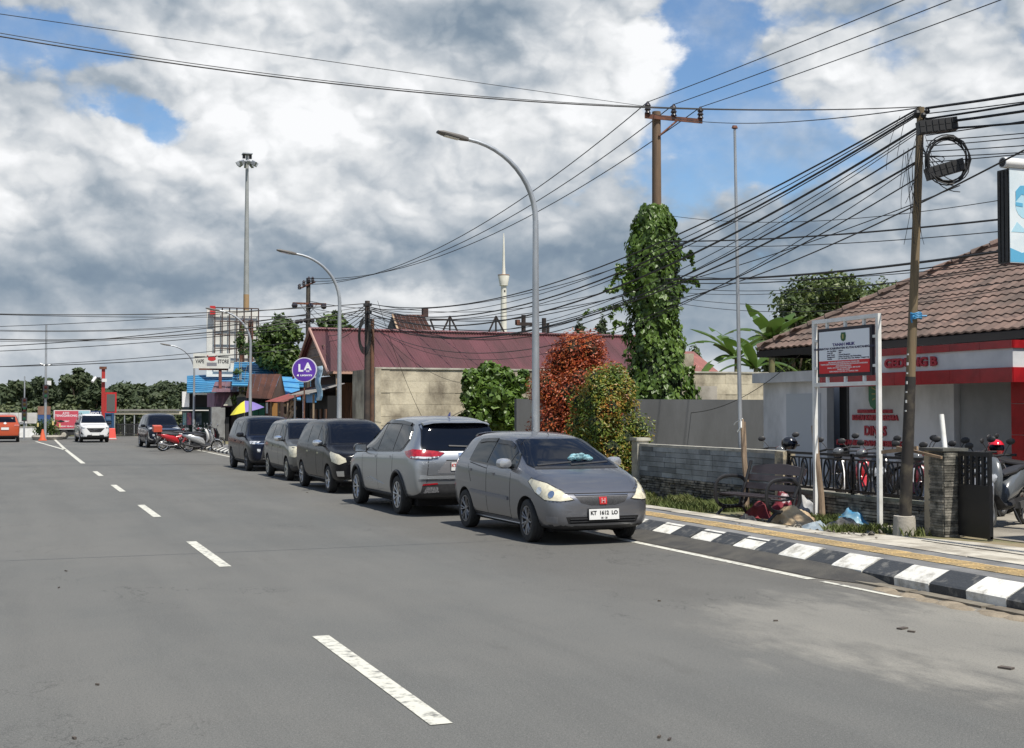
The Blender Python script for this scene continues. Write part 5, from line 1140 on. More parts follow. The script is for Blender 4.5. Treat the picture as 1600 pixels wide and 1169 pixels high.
a_, b_ = P_(335, 636, 75, O), P_(388, 614, 75, O); MB().bb((a_[0], 0, a_[2]), (b_[0], 3, b_[2])).build('upper_wall', m_purple, pu, smooth=False)
quadroof(pu, [P_(330, 613, 73.8, O), P_(392, 613, 73.8, O), P_(392, 596, 78, O), P_(336, 597, 78, O)], mat('mauve_metal_sheet', (.21, .12, .15), (.14, .09, .10), 1.2, .6), 6)
MB().bb((a_[0]+.1, .3, 0), (b_[0], 3, a_[2])).build('lower_wall', m_dark, pu, smooth=False)
for px0_, px1_, top, m in ((330, 344, 636, mat('grey_column', (.24, .25, .25), (.17, .17, .17), 2, .7)), (344, 351, 637, mat('grey_column', (.24, .25, .25), (.17, .17, .17), 2, .7)), (352, 357, 652, m_plastic)):
    c_ = P_(px0_, top, 74.3, O); d_ = P_(px1_, top, 74.3, O); MB().bb((c_[0], -.9, 0), (d_[0], -.5, c_[2])).build('column', m, pu, smooth=False)
c_ = P_(338, 614, 75, O); d_ = P_(364, 609, 75, O); MB().bb((c_[0], -.06, c_[2]), (d_[0], -.01, d_[2])).build('sign_band', mat('deep_purple', (.06, .03, .10), rough=.6), pu, smooth=False)
c_ = P_(349, 634, 74.2, O); MB().prism([(0, 0), (.50, 0), (.38, .62)], .04, Matrix.Translation(c_) @ Matrix.Rotation(rad(90), 4, 'X')).build('triangular_board', mat('board_white', (.6, .58, .52), (.4, .37, .3), 5, .8), pu, smooth=False)
c_ = P_(377, 624, 74, O); MB().lathe([(.30, 0), (.30, .06), (.001, .07)], 20, Matrix.Translation(c_) @ Matrix.Rotation(rad(90), 4, 'X')).build('round_board', mat('board_grey', (.34, .33, .30), (.22, .2, .18), 4, .8), pu)
O = (12, 64); br2 = thing('rusty_roof_shack', 'wooden shack with steep rusty brown roof behind the striped parasol', 'building', (12, 64, .1))
quadroof(br2, [P_(384, 622, 61.5, O), P_(424, 624, 61.5, O), P_(438, 585, 64, O), P_(390, 585, 64, O)], m_rustroof, 5)
quadroof(br2, [P_(447, 622, 65, O), P_(424, 625, 61.6, O), P_(438, 585, 64, O), P_(439, 585, 64.4, O)], mat('dark_rust', (.05, .028, .02), (.03, .02, .018), 2, .85), 3)
a_, b_ = P_(388, 660, 62.5, O), P_(446, 620, 62.5, O); MB().bb((a_[0], -1.2, 0), (b_[0], 2, b_[2])).build('wall', m_dark, br2, smooth=False)
for i, m in enumerate((mat('green_board', (.02, .12, .07), rough=.7), mat('green_board', (.02, .12, .07), rough=.7), m_plank, mat('ochre_board', (.30, .15, .04), rough=.8, rand=.2), m_plankd)):
    c_, d_ = P_(394+i*10, 655, 62.4, O), P_(403+i*10, 630, 62.4, O); MB().bb((c_[0], -1.7, .4), (d_[0], -1.65, d_[2])).build('wall_board', m, br2, smooth=False)
MB().bb((P_(415, 640, 62, O)[0], -2.1, P_(415, 646, 62, O)[2]), (P_(418, 640, 62, O)[0], -2.05, P_(415, 629, 62, O)[2])).build('hanging_lamp', m_white, br2, smooth=False)
ws = thing('broken_wood_shack', 'tumbledown shack of broken boards with dull red roof left of the round purple sign', 'building', (11.7, 57.8, .1))
quadroof(ws, [(-.7, -2.0, 2.15), (-.7, 2.2, 2.2), (1.6, 2.2, 2.95), (1.6, -2.0, 2.9)], mat('dull_red_sheet', (.22, .05, .05), (.14, .05, .04), 1.5, .7, rand=.2), 5)
MB().bb((.4, -2, 0), (3, 2, 2.2)).build('wall', m_dark, ws, smooth=False)
m_raw = mat('raw_timber', (.42, .30, .19), (.25, .17, .11), 4, .85, rand=.3)
for i in range(12):
    MB().box((-.1+random.uniform(-.1, .1), random.uniform(-1.7, 1.8), 1.65+random.uniform(-.2, .7)), (.03, random.uniform(.5, 1.3), .12), (random.uniform(-.5, .3), 0, 0)).build('broken_board', m_raw, ws, smooth=False)
for y, m in ((1.3, mat('lilac_board', (.30, .27, .38), rough=.8)), (-.2, mat('pink_white_board', (.45, .36, .40), (.3, .15, .2), 4, .8)), (-1.5, m_plank)): MB().bb((-.12, y-.55, .3), (-.06, y+.5, 1.5)).build('wall_board', m, ws, smooth=False)
for y in (-1.9, 0, 2.0): MB().bb((-.5, y-.04, 0), (-.42, y+.04, 2.2)).build('post', m_wood, ws, smooth=False)
aw = thing('brown_stall', 'dark brown shop front with a bright blue fascia panel beneath the maroon roof', 'building', (11.9, 53.6, .1))
MB().bb((.2, -1.6, 0), (.6, 1.9, 2.4)).build('wall', m_dark, aw, smooth=False)
for i in range(12): MB().bb((.12, -1.6+i*.29, 0), (.18, -1.34+i*.29, 1.35+.5*(i % 3 == 0))).build('plank', m_plank, aw, smooth=False)
MB().bb((-.3, -1.5, 2.12), (-.24, .2, 2.50)).build('fascia_panel', mat('bright_blue_panel', (.04, .22, .50), (.03, .16, .36), 2, .5), aw, smooth=False)
quadroof(aw, [(-.6, -1.7, 2.45), (-.6, 2.4, 2.45), (.9, 2.4, 2.9), (.9, -1.7, 2.9)], mat('grey_sheet', (.20, .19, .18), (.12, .11, .10), 1.5, .7, rand=.2), 5)
for y in (-1.5, .4, 2.2): MB().bb((-.4, y-.035, 0), (-.33, y+.035, 2.45)).build('post', m_mwht if y > 0 else m_wood, aw, smooth=False)
bn = MB(); k = 8
for i in range(k+1):
    for j in range(2): bn.v.append((0.0+.05*math.sin(i*1.1), j*.95, 1.35*i/k))
for i in range(k): bn.f.append((2*i, 2*i+1, 2*i+3, 2*i+2))
w = at(494, 626, X=11.2)
o = bn.build('hanging_banner', mat('pale_blue_banner', (.17, .33, .48), (.40, .50, .56), 2.2, .7), None); o.location = (11.2, w.y-.95, w.z); tag(o, 'pale blue cloth banner hanging on poles left of the street lamp', 'banner')
md = o.modifiers.new('thick', 'SOLIDIFY'); md.thickness = .01
m_truss0 = mat('frame_brown', (.06, .035, .03), rough=.8)
# brown roofs and bare trusses beyond the maroon ridge
O = (19.8, 66); bh = thing('brown_gable_house', 'old house with weathered brown roof rising behind the maroon ridge', 'building', (19.8, 66, .1))
quadroof(bh, [P_(625, 524, 64, O), P_(679, 524, 64, O), P_(662, 492, 68, O), P_(613, 492, 68, O)], m_rustroof, 8)
MB().add([P_(601, 524, 67.5, O), P_(625, 524, 64, O), P_(613, 492, 68, O), P_(603, 524, 67.7, O)], [(0, 1, 2), (0, 2, 3)]).build('gable', m_dark, bh, smooth=False)
q0, q1 = P_(603, 524, 66, O), P_(672, 524, 66, O); MB().bb((q0[0]+.4, -1.2, 0), (q1[0], 1.5, q0[2])).build('wall', m_plankd, bh, smooth=False)
MB().tube([P_(625, 525, 63.8, O), P_(613, 491, 68, O)], .06, 5).build('bargeboard', m_raw, bh)
q0 = P_(664, 488, 68, O); MB().box(q0, (.3, .3, .5)).build('finial', m_truss0, bh, smooth=False)
ts = thing('bare_roof_trusses', 'row of bare dark timber roof trusses above the maroon roof', 'roof frame', (21.7, 62, .1))
m_truss = mat('charred_timber', (.03, .022, .02), rough=.9)
for px, py, hw, nm in ((703, 482, 1.2, 0), (775, 482, 1.25, 1)):
    a = at(px, 500, Y=62); zb, ztp = 4.95, at(px, 497, Y=62).z
    cx = a.x-21.7
    for dx in (-hw*.8, 0, hw*.9): MB().tube([(cx+dx, 0, zb-.3), (cx, 0, ztp)], .05, 5).build('truss_member', m_truss, ts)
a = at(672, 499, Y=62); c = at(705, 499, Y=62); MB().tube([(a.x-21.7, 0, a.z-.1), (c.x-21.7, 0, a.z-.1)], .05, 5).build('truss_member', m_truss, ts)
MB().tube([(at(672, 499, Y=62).x-21.7, 0, a.z-.1), (at(692, 516, Y=62).x-21.7, 0, 4.7)], .05, 5).build('truss_member', m_truss, ts)
MB().bb((-6, -.1, 4.4), (6, .1, 4.6)).build('tie_beam', m_truss, ts, smooth=False)
MB().bb((-6, -.08, 0), (-5.85, .08, 4.4)).build('post', m_truss, ts, smooth=False)
hr = thing('red_roof_house', 'house with faded red roof glimpsed between the vine-covered pole and the banana plants', 'building', (30.5, 58, .1))
quadroof(hr, [(-2, -1.5, 3.6), (3, -1.5, 3.6), (3, 1.4, 4.9), (-2, 1.4, 4.9)], mat('faded_red_sheet', (.30, .12, .10), (.2, .09, .08), 1, .7), 6)
MB().bb((-1.9, -1.4, 0), (2.9, 3, 3.6)).build('wall', m_plank, hr, smooth=False)

# ---- monument tower far away
tw = at(787, 560, Y=380); T = thing('white_tower', 'tall slim white monument tower with spire far behind the maroon roof', 'tower', (tw.x, 380, 0))
m_tow = mat('tower_white', (.72, .70, .62), (.6, .58, .5), .2, .7)
dT = math.hypot(tw.x, 380)*math.cos(math.atan2(tw.x, 380)-YAW); kk = dT/2000
zz = lambda py: EYE+(643-py)*kk
MB().lathe([(5.2*kk, 0), (5.0*kk, zz(520)), (4.4*kk, zz(446))], 20).build('shaft', m_tow, T)
MB().lathe([(6.6*kk, zz(446)), (6.6*kk, zz(444)), (9.0*kk, zz(431)), (8.6*kk, zz(430))], 20).build('lookout', m_tow, T)
MB().lathe([(9.3*kk, zz(430)), (9.3*kk, zz(429)), (.5, zz(428.6))], 20).build('gallery_rail', mat('rail_rust', (.35, .2, .12), rough=.7), T)
MB().lathe([(3.0*kk, zz(429)), (2.2*kk, zz(415)), (1.8*kk, zz(395)), (1.2*kk, zz(372)), (.5*kk, zz(364))], 12).build('spire', m_tow, T)
MB().box((0, -4.5*kk, zz(455)), (2*kk, .6*kk, 3*kk)).build('window', m_dark, T, smooth=False)

# ================================================================== SIGNS
# government land signboard
sg = thing('land_signboard', 'white tubular frame holding a black-edged white and red notice board on the verge', 'signboard', (11.8, 16.3, .15))
yL, yR = at(1274, 700, X=11.8).y-16.3, at(1374, 700, X=11.8).y-16.3
zTL, zTR = at(1271, 501, X=11.8).z, at(1378, 489, X=11.8).z; ztop = (zTL+zTR)/2-.15
for y in (yL, yR): MB().bb((-.03, y-.03, -.02), (.03, y+.03, ztop)).build('post', m_white, sg, smooth=False)
zr = (at(1274, 602, X=11.8).z+at(1374, 598, X=11.8).z)/2-.15
MB().bb((-.03, yR+.03, ztop-.06), (.03, yL-.03, ztop)).build('top_rail', m_white, sg, smooth=False)
MB().bb((-.028, yR+.03, zr-.03), (.028, yL-.03, zr+.03)).build('middle_rail', m_white, sg, smooth=False)
y0b, y1b = at(1280, 560, X=11.8).y-16.3, at(1365, 560, X=11.8).y-16.3
zb0, zb1 = at(1320, 588, X=11.8).z-.15, at(1320, 511, X=11.8).z-.15
yc = (y0b+y1b)/2; Wb = abs(y0b-y1b); Hb = zb1-zb0
bd = MB().bb((-.03, y1b, zb0), (.03, y0b, zb1)).build('board', mat('board_edge', (.015, .012, .02), rough=.5), sg, smooth=False)
fw, fh = Wb-.10, Hb-.10
fz0 = zb0+.05; zred = fz0+fh*.30
MB().bb((-.036, yc-fw/2, zred), (-.03, yc+fw/2, zb1-.05)).build('white_face', mat('sign_face_white', (.78, .82, .86), rough=.6), bd, smooth=False)
MB().bb((-.036, yc-fw/2, fz0), (-.03, yc+fw/2, zred)).build('red_face', mat('sign_face_red', (.62, .008, .012), rough=.5), bd, smooth=False)
mi = mat('sign_ink', (.03, .03, .07), rough=.6); mib = mat('sign_ink_blue', (.04, .03, .16), rough=.6); mw = mat('sign_ink_white', (.75, .68, .68), rough=.6)
def st(s, size, fy, z, m, al='CENTER', bold=.0015, sx=1.0): text(s, size, (-.037, yc-fy*fw, z), FACE_L, m, bd, ext=.001, align=al, bold=bold, sx=sx)
H0 = zb1-.05
st('TANAH MILIK', .060, 0, H0-.33*fh, mib, bold=.0028, sx=1.5)
st('PEMERINTAH KABUPATEN KUTAI KARTANEGARA', .042, 0, H0-.415*fh, mi, bold=.0022, sx=1.62)
for i, (a, b) in enumerate((('No. Sertifikat', ': 00014'), ('Luas M2', ': 987'), ('Jenis Tanah', ': Tanah Bangunan'), ('Penggunaan', ': Dinas Pertanian dan Peternakan'), ('Alamat', ': Jl. Cut Nyak Dien Kel. Melayu Tenggarong'))):
    z = H0-(.475+i*.046)*fh; st(a, .027, -.33, z, mi, 'LEFT', .0012, 1.6); st(b, .027, -.11, z, mi, 'LEFT', .0012, 1.6)
for i, s in enumerate(('DILARANG MEMANFAATKAN TANAH INI', 'TANPA IZIN PEMERINTAH KABUPATEN KUTAI KARTANEGARA', 'ANCAMAN PIDANA :', 'PASAL 167 AYAT (1) KUHP, PASAL 389 KUHP', 'PASAL 551 KUHP', 'DAN PASAL 6 UU NO. 51 TAHUN 1960')):
    st(s, .028, 0, zred-.045*fh-i*.043*fh, mw, bold=.0012, sx=1.5)
e = MB(); e.prism([(-.05, .06), (.05, .06), (.065, .0), (.05, -.055), (0, -.075), (-.05, -.055), (-.065, 0)], .006, Matrix.Rotation(rad(-90), 4, 'Z') @ Matrix.Rotation(rad(90), 4, 'X'))
o = e.build('emblem', mat('emblem_green', (.02, .10, .03), rough=.5), bd, smooth=False); o.location = (-.037, yc, H0-.095)
MB().box((-.009, 0, 0), (.004, .035, .07)).build('emblem_motif', mat('crest_gold', (.35, .32, .10), rough=.4), o, smooth=False)
for y in (y0b-.22, yc, y1b+.22):
    MB().bb((-.02, y-.02, zr+.03), (.02, y+.02, zb0)).build('strut', m_white, sg, smooth=False); MB().bb((-.02, y-.02, zb1), (.02, y+.02, ztop-.06)).build('strut', m_white, sg, smooth=False)
for z in (zb0+.12, zb1-.2): MB().bb((-.02, y0b, z), (.02, yL-.03, z+.04)).build('side_strut', m_white, sg, smooth=False); MB().bb((-.02, yR+.03, z), (.02, y1b, z+.04)).build('side_strut', m_white, sg, smooth=False)
fb = tag(MB().bb((11.55, 14.95, .12), (11.98, 15.35, .2)).build('concrete_footing', m_pale, smooth=False), 'flat concrete footing at the base of the right white signpost', 'footing')

# billboard at the right edge
bx = thing('portrait_billboard', 'white box billboard with a pale blue printed portrait and black side, at the right edge', 'billboard', (12.62, 13.72, .15))
bz0, bz1 = at(1580, 410, X=12.62).z-.15, at(1580, 262, X=12.62).z-.15
MB().bb((0, 0, bz0), (1.5, .22, bz1)).build('box', m_black, bx, smooth=False)
MB().bb((.0, -.012, bz0), (1.5, -.002, bz1)).build('printed_face', mat('billboard_face', (.66, .72, .74), (.56, .64, .68), 2, .5), bx, smooth=False)
for i in range(3): MB().bb((-.012, .02+i*.07, bz0+.02), (-.002, .07+i*.07, bz1-.02)).build('side_panel', m_plastic, bx, smooth=False)
MB().cyl((-.09, .02, bz1+.075), (1.5, .02, bz1+.075), .075, n=18).build('top_tube', mat('tube_white', (.70, .70, .68), rough=.35), bx); MB().cyl((-.092, .02, bz1+.075), (-.07, .02, bz1+.075), .06, n=18).build('tube_end', m_plastic, bx)
mb1 = mat('print_blue', (.10, .36, .55), rough=.6); mb2 = mat('print_pale_blue', (.38, .60, .70), rough=.6)
def flat(poly, m, nm, dy): MB().prism([(x, z) for x, z in poly], .003, Matrix.Translation((0, dy, 0)) @ Matrix.Rotation(rad(90), 4, 'X')).build(nm, m, bx, smooth=False)
cz = bz0+.72
flat([(.26+.17*math.cos(t)*1.0, cz+.10+.21*math.sin(t)) for t in [i*.4 for i in range(16)]], mb2, 'printed_head', -.012)
flat([(.10, cz+.12), (.10, cz+.26), (.18, cz+.34), (.32, cz+.35), (.42, cz+.27), (.43, cz+.16), (.38, cz+.2), (.2, cz+.22)], mb1, 'printed_cap', -.0155)
flat([(.10, cz+.06), (.22, cz+.05), (.22, cz+.10), (.10, cz+.11)], mb1, 'printed_glasses', -.0155); flat([(.26, cz+.05), (.38, cz+.06), (.38, cz+.11), (.26, cz+.10)], mb1, 'printed_glasses', -.0155)
flat([(.02, bz0+.42), (.12, cz-.16), (.26, cz-.26), (.40, cz-.16), (.62, bz0+.42)], mb2, 'printed_shirt', -.012)
flat([(.0, bz0+.01), (.0, bz0+.20), (.2, bz0+.14), (.5, bz0+.22), (.9, bz0+.12), (1.5, bz0+.25), (1.5, bz0+.01)], mb1, 'printed_hills', -.012)
MB().cyl((1.2, .12, -.02), (1.2, .12, bz0), .09, n=14).build('post', m_galv, bx)

# round purple shop sign
w = at(476, 578, X=11.0); ps = thing('round_purple_sign', 'round purple shop sign with white letters on a thin pole', 'sign', (11.0, w.y, .15))
R_ = .50; cz = w.z-.15; RC = Matrix.Translation((0, 0, cz)) @ Matrix.Rotation(rad(-21), 4, 'Z') @ Matrix.Rotation(rad(90), 4, 'X')
MB().lathe([(R_, -.08), (R_, .08)], 36, RC).build('drum', mat('sign_rim_white', (.62, .60, .68), rough=.4), ps)
MB().lathe([(R_*.93, .06), (R_*.93, .088)], 36, RC).build('face', mat('sign_purple', (.09, .03, .30), (.12, .04, .38), 2, .35), ps)
RZ = (rad(90), 0, rad(-21)); mwh = mat('sign_letter_white', (.75, .75, .78), rough=.5)
def rt(s, sz, x, z, sx=1.0, b=.004):
    v = Matrix.Rotation(rad(-21), 3, 'Z') @ Vector((x, -.092, 0)); text(s, sz, (v.x, v.y, cz+z), RZ, mwh, ps, ext=.002, bold=b, sx=sx)
rt('L', .40, -.15, .06, 1, .018); rt('A', .40, .14, .12, 1, .018); rt('ICE', .09, .14, -.06); rt('LIGHTS', .085, .08, -.23, 1.7)
v = Matrix.Rotation(rad(-21), 3, 'Z') @ Vector((-.24, -.09, 0)); MB().blob((v.x, v.y, cz-.23), .05, 8, (1.2, .1, .8)).build('mark', mwh, ps)
MB().cyl((0, .05, 0), (0, .05, cz-R_), .03, n=8).build('pole', m_rust, ps); MB().bb((.45, .0, cz+.03), (.75, .06, cz+.13)).build('lamp_arm', mwh, ps, smooth=False)
# vape store sign
w = at(331, 564, X=10.7); vs_ = thing('vape_store_sign', 'white oblong sign reading VAPE STORE on a rusty red post', 'sign', (10.7, w.y, .15)); cz = w.z-.15; kx = (w-Vector((0, 0, EYE))).length/2000
hw, hh = 27.5*kx, 11.5*kx
Rz = Matrix.Rotation(rad(-10), 4, 'Z')
def vb(nm, a, b, m): MB().box(((a[0]+b[0])/2, (a[1]+b[1])/2, (a[2]+b[2])/2), [abs(b[i]-a[i]) for i in range(3)]).build(nm, m, vbx, smooth=False)
vbx = MB().bb((-hw, -.08, -hh), (hw, .08, hh)).build('box', mat('sign_box_white', (.66, .66, .62), (.55, .55, .5), 2, .5), vs_, smooth=False); vbx.location = (0, 0, cz); vbx.rotation_euler = (0, 0, rad(-10))
mk = mat('sign_black', (.03, .03, .035), rough=.5)
for s, x in (('VAPE', -hw*.64), ('STORE', hw*.62)): text(s, .30, (x, -.085, -.04), FACE_C, mk, vbx, ext=.002, bold=.008, sx=.70); MB().bb((x-.30, -.083, .20), (x+.30, -.081, .26)).build('line_mark', mk, vbx, smooth=False)
MB().lathe([(.23, 0), (.23, .006)], 20, Matrix.Translation((0, -.081, .12)) @ Matrix.Rotation(rad(90), 4, 'X') @ Matrix.Scale(.55, 4, (0, 1, 0))).build('red_mark', m_red, vbx)
for sx in (-1, 1): MB().tube([(sx*.16, -.085, .20), (sx*.26, -.085, .32)], .025, 6).build('mark_horn', m_red, vbx)
MB().bb((-.28, -.083, -.30), (.28, -.081, -.10)).build('grey_lettering_band', mat('band_grey', (.2, .2, .22), rough=.5), vbx, smooth=False)
MB().bb((-hw*.7, -.05, cz-hh-.1), (hw*.9, .05, cz-hh)).build('beam', m_rust, vs_, smooth=False); MB().bb((.40, -.08, 0), (.56, .08, cz-hh-.1)).build('post', mat('red_rust_post', (.22, .06, .05), (.14, .05, .04), 4, .7), vs_, smooth=False)
m_truss0 = mat('frame_brown', (.06, .035, .03), rough=.8)
# steel billboard frame
w = at(372, 525, Y=88); fr = thing('billboard_frame', 'empty steel grid of an old billboard with a white backing and a red corner', 'billboard', (w.x, 88, 0)); kf = 92/2000
xa, xb = -34*kf, 30*kf; za, zb_ = EYE+(643-570)*kf, EYE+(643-490)*kf
MB().bb((xa-.5, .3, za-1), (xb+.1, .4, zb_-.1)).build('backing', mat('frame_backing', (.70, .70, .66), (.52, .52, .50), .6, .8), fr, smooth=False)
for i in range(7): MB().bb((xa+(xb-xa)*i/6-.035, -.05, za), (xa+(xb-xa)*i/6+.035, .05, zb_)).build('upright', m_truss0, fr, smooth=False)
for i in range(5): MB().bb((xa, -.11, za+(zb_-za)*i/4-.035), (xb, -.052, za+(zb_-za)*i/4+.035)).build('cross_bar', m_truss0, fr, smooth=False)
MB().bb((xa-.35, -.2, zb_-.5), (xa, .1, zb_+.1)).build('red_corner', m_red, fr, smooth=False)
for x in (.3, .9): MB().bb((x-.15, .1, 0), (x+.15, .28, zb_-.8)).build('post', m_rust, fr, smooth=False)

# ================================================================== POLES, LAMPS, CABLES
def street_lamp(label, base, h, k=1.0, arm=1.9):
    o = thing('street_lamp', label, 'street lamp', base, 0, 'street lamps along the sidewalk')
    za = h-1.45
    MB().tube([(0, 0, 0), (0, 0, za*.5), (0, 0, za)], [.085*k, .07*k, .055*k], 12).build('pole', m_galv, o)
    pts = [(-arm*.80*(1-math.cos(t)), 0, za+(h-za)*math.sin(t)) for t in [i*math.pi/2/12*.93 for i in range(13)]]
    MB().tube(pts, [.055*k-.0016*i for i in range(13)], 10).build('arm', m_galv, o)
    e = Vector(pts[-1]); d = (e-Vector(pts[-2])).normalized()
    MB().loft([(e, (0, .05, 0), (0, 0, .035)), (e+d*.12, (0, .09, 0), (0, 0, .045)), (e+d*.50, (0, .11, 0), (0, 0, .04)), (e+d*.60, (0, .08, 0), (0, 0, .02))], 12, 3).build('lamp_head', mat('lamp_grey', (.14, .13, .12), rough=.6), o)
    nl = Vector((0, 1, 0)).cross(d); nl = nl if nl.z < 0 else -nl
    MB().loft([(e+d*.18+nl*.045, (0, .07, 0), nl*.008), (e+d*.46+nl*.04, (0, .08, 0), nl*.008)], 8, 4).build('lens', m_mwht, o, smooth=False)
    MB().box((0, 0, .02), (.32, .32, .03)).build('base_plate', m_galv, o, smooth=False); MB().bb((-.07, -.09, .5), (.07, -.05, .9)).build('hatch', m_galv, o, smooth=False)
    return o
for lab, px, X, tpx, tpy in (('tall curved steel street lamp standing behind the grey hatchback', 837, 9.15, 700, 232), ('curved street lamp in front of the brown shop, second from the camera', 530, 9.35, 440, 404), ('curved street lamp beside the striped parasol, third from the camera', 391, 9.7, 305, 490), ('small far street lamp beyond the vape shop sign', 303, 9.9, 268, 543)):
    b = at(px, 643, X=X); b.z = .18; dpt = b.x*math.sin(YAW)+b.y*math.cos(YAW)
    street_lamp(lab, b, EYE+(643-tpy)*dpt/2000-.18+.1, 1.0)

def insul(mb, p, h=.22, r=.07):
    mb.lathe([(r*.4, 0), (r, .02), (r*.6, h*.25), (r, h*.35), (r*.6, h*.55), (r, h*.65), (r*.5, h*.9), (r*.2, h)], 10, Matrix.Translation(p))
m_ins = mat('insulator_brown', (.035, .03, .035), rough=.25)
m_pole = mat('tarred_pole', (.19, .14, .08), (.09, .07, .045), 2, .85, stretch=(4, 4, .3), bump=.4, bscale=20)
# power pole that stands in the vine
PV = Vector((at(1027, 600, Y=34.2).x, 34.2, 0)); dV = PV.x*math.sin(YAW)+PV.y*math.cos(YAW)
zV = lambda py: EYE+(643-py)*dV/2000
vp = thing('power_pole', 'brown power pole with rusty three-insulator crossarm rising out of the vine', 'utility pole', PV)
MB().tube([(0, 0, 0), (0, 0, zV(172))], [.17, .13], 12).build('pole', mat('brown_pole', (.17, .11, .065), (.11, .075, .05), 2, .8, stretch=(3, 3, .3)), vp)
MB().bb((-.47, -.19, zV(186)), (1.48, -.14, zV(179))).build('crossarm', m_rust, vp, smooth=False)
MB().tube([(.0, -.16, zV(212)), (.6, -.16, zV(186))], .03, 6).build('brace', m_rust, vp)
insx = (-.38, .50, 1.42)
for x in insx: m = MB(); insul(m, (x, -.165, zV(179)), .38, .10); m.build('insulator', m_ins, vp)
# leaning cable pole near the signboard
PA = at(1413, 812, z=.15); PA = Vector((11.5, PA.y*11.5/PA.x, .15)); PT = at(1439, 168, X=11.62)
cpole = thing('leaning_cable_pole', 'leaning brown wooden cable pole tied with blue string, in front of the railing', 'utility pole', PA)
rel = PT-PA
pt = lambda t: rel*t
MB().tube([pt(0), pt(.25), pt(.5), pt(.75), pt(1)], [.078, .068, .062, .056, .05], 12).build('pole', m_pole, cpole)
MB().tube([pt(.03), pt(.10), pt(.3), pt(.37)], [.086, .083, .075, .07], 12).build('blackened_foot', mat('soot_tar', (.025, .022, .02), (.10, .085, .06), 3, .85, contrast=(.5, .7)), cpole)
bl_ = MB()
q = (at(1431, 494, X=11.58)-PA)
for a in range(4): bl_.tube([q+Vector((.075*math.cos(t)*1.0, .075*math.sin(t), a*.022-.03+.01*math.sin(3*t))) for t in [i*.5 for i in range(14)]], .012, 5)
bl_.tube([q+Vector((-.07, -.05, 0)), q+Vector((-.13, -.06, -.05)), q+Vector((-.12, -.07, -.10))], .012, 5); bl_.tube([q+Vector((.05, -.06, 0)), q+Vector((.12, -.08, .0))], .012, 5)
bl_.build('blue_string', mat('blue_string', (.04, .22, .42), rough=.6), cpole)
for i in range(7):
    z = .42+i*.02; MB().box(pt(.29+i*.022)+Vector((-.075, -.02, 0)), (.006, .03, .02+.02*(i % 2))).build('paper_scrap', m_white, cpole, smooth=False)
hd = MB()
for i in range(6): hd.blob(pt(.985)+Vector((random.uniform(-.07, .05), random.uniform(-.1, .1), random.uniform(-.12, .04))), random.uniform(.03, .06), 8)
hd.build('cable_clamps', m_cable, cpole)
def cbox(px, py, L_, h, tilt, nm):
    p = at(px, py, X=11.5)-PA; M = Matrix.Translation(p) @ Matrix.Rotation(-YAW, 4, 'Z') @ Matrix.Rotation(rad(tilt), 4, 'Y')
    b = MB().add(*[(lambda m: (m.v, m.f))(MB().bb((-L_/2, -.07, -h/2), (L_/2, .07, h/2)))][0], M); o = b.build(nm, m_plastic, cpole, smooth=False)
    r = MB()
    for k in range(6): mm = MB().bb((-L_/2+L_*k/6+.008, -.082, -h/2+.01), (-L_/2+L_*(k+1)/6-.012, -.0702, -.004)); r.add(mm.v, mm.f, M); mm = MB().bb((-L_/2+L_*k/6+.008, -.082, .004), (-L_/2+L_*(k+1)/6-.012, -.0702, h/2-.01)); r.add(mm.v, mm.f, M)
    r.build('ribs', m_cable, o, smooth=False)
cbox(1464, 197, .52, .17, -7, 'splice_box'); cbox(1476, 265, .50, .16, -16, 'splice_box')
def onA(px, py, X=11.5): return at(px, py, X=X)-PA
for k in range(7):
    r1 = random.uniform(.235, .285); c = onA(1478+random.uniform(-3, 3), 250+random.uniform(-4, 4)); pts = []
    for i in range(25):
        t = i*2*math.pi/24; pts.append(c+Vector((math.cos(YAW)*r1*math.cos(t)*1.05, -math.sin(YAW)*r1*math.cos(t), r1*1.15*math.sin(t)))+Vector((0, -.05+.03*random.random(), 0)))
    MB().tube(pts, .009, 5, cap=False).build('cable_coil', m_cable, cpole)
for k in range(16):   # slack ends
    x0 = random.uniform(1405, 1442); y0 = random.uniform(178, 260); x1 = x0+random.uniform(-30, 22); y1 = y0+random.uniform(40, 150)
    a, c = onA(x0, y0), onA(x1, y1); m_ = (a+c)/2+Vector((random.uniform(-.12, .12), random.uniform(-.12, .12), -random.uniform(0, .3)))
    MB().tube([a.lerp(m_, t)*(1-t)+m_.lerp(c, t)*t for t in [i/10 for i in range(11)]], .004, 4).build('slack_wire', m_cable, cpole)
for k in range(6):
    a, c = onA(1440, 215+k*6), onA(1500-k*6, 300-k*9); m_ = onA(1450+k*8, 300-k*12)
    MB().tube([a.lerp(m_, t)*(1-t)+m_.lerp(c, t)*t for t in [i/10 for i in range(11)]], .006, 4).build('slack_wire', m_cable, cpole)
tag(MB().tube([PA+Vector((-.02, -.02, -.1)), PA+Vector((-.02, -.03, .26))], [.16, .145], 14).build('pole_stump', m_concrete), 'round concrete stump against the foot of the leaning cable pole', 'stump')
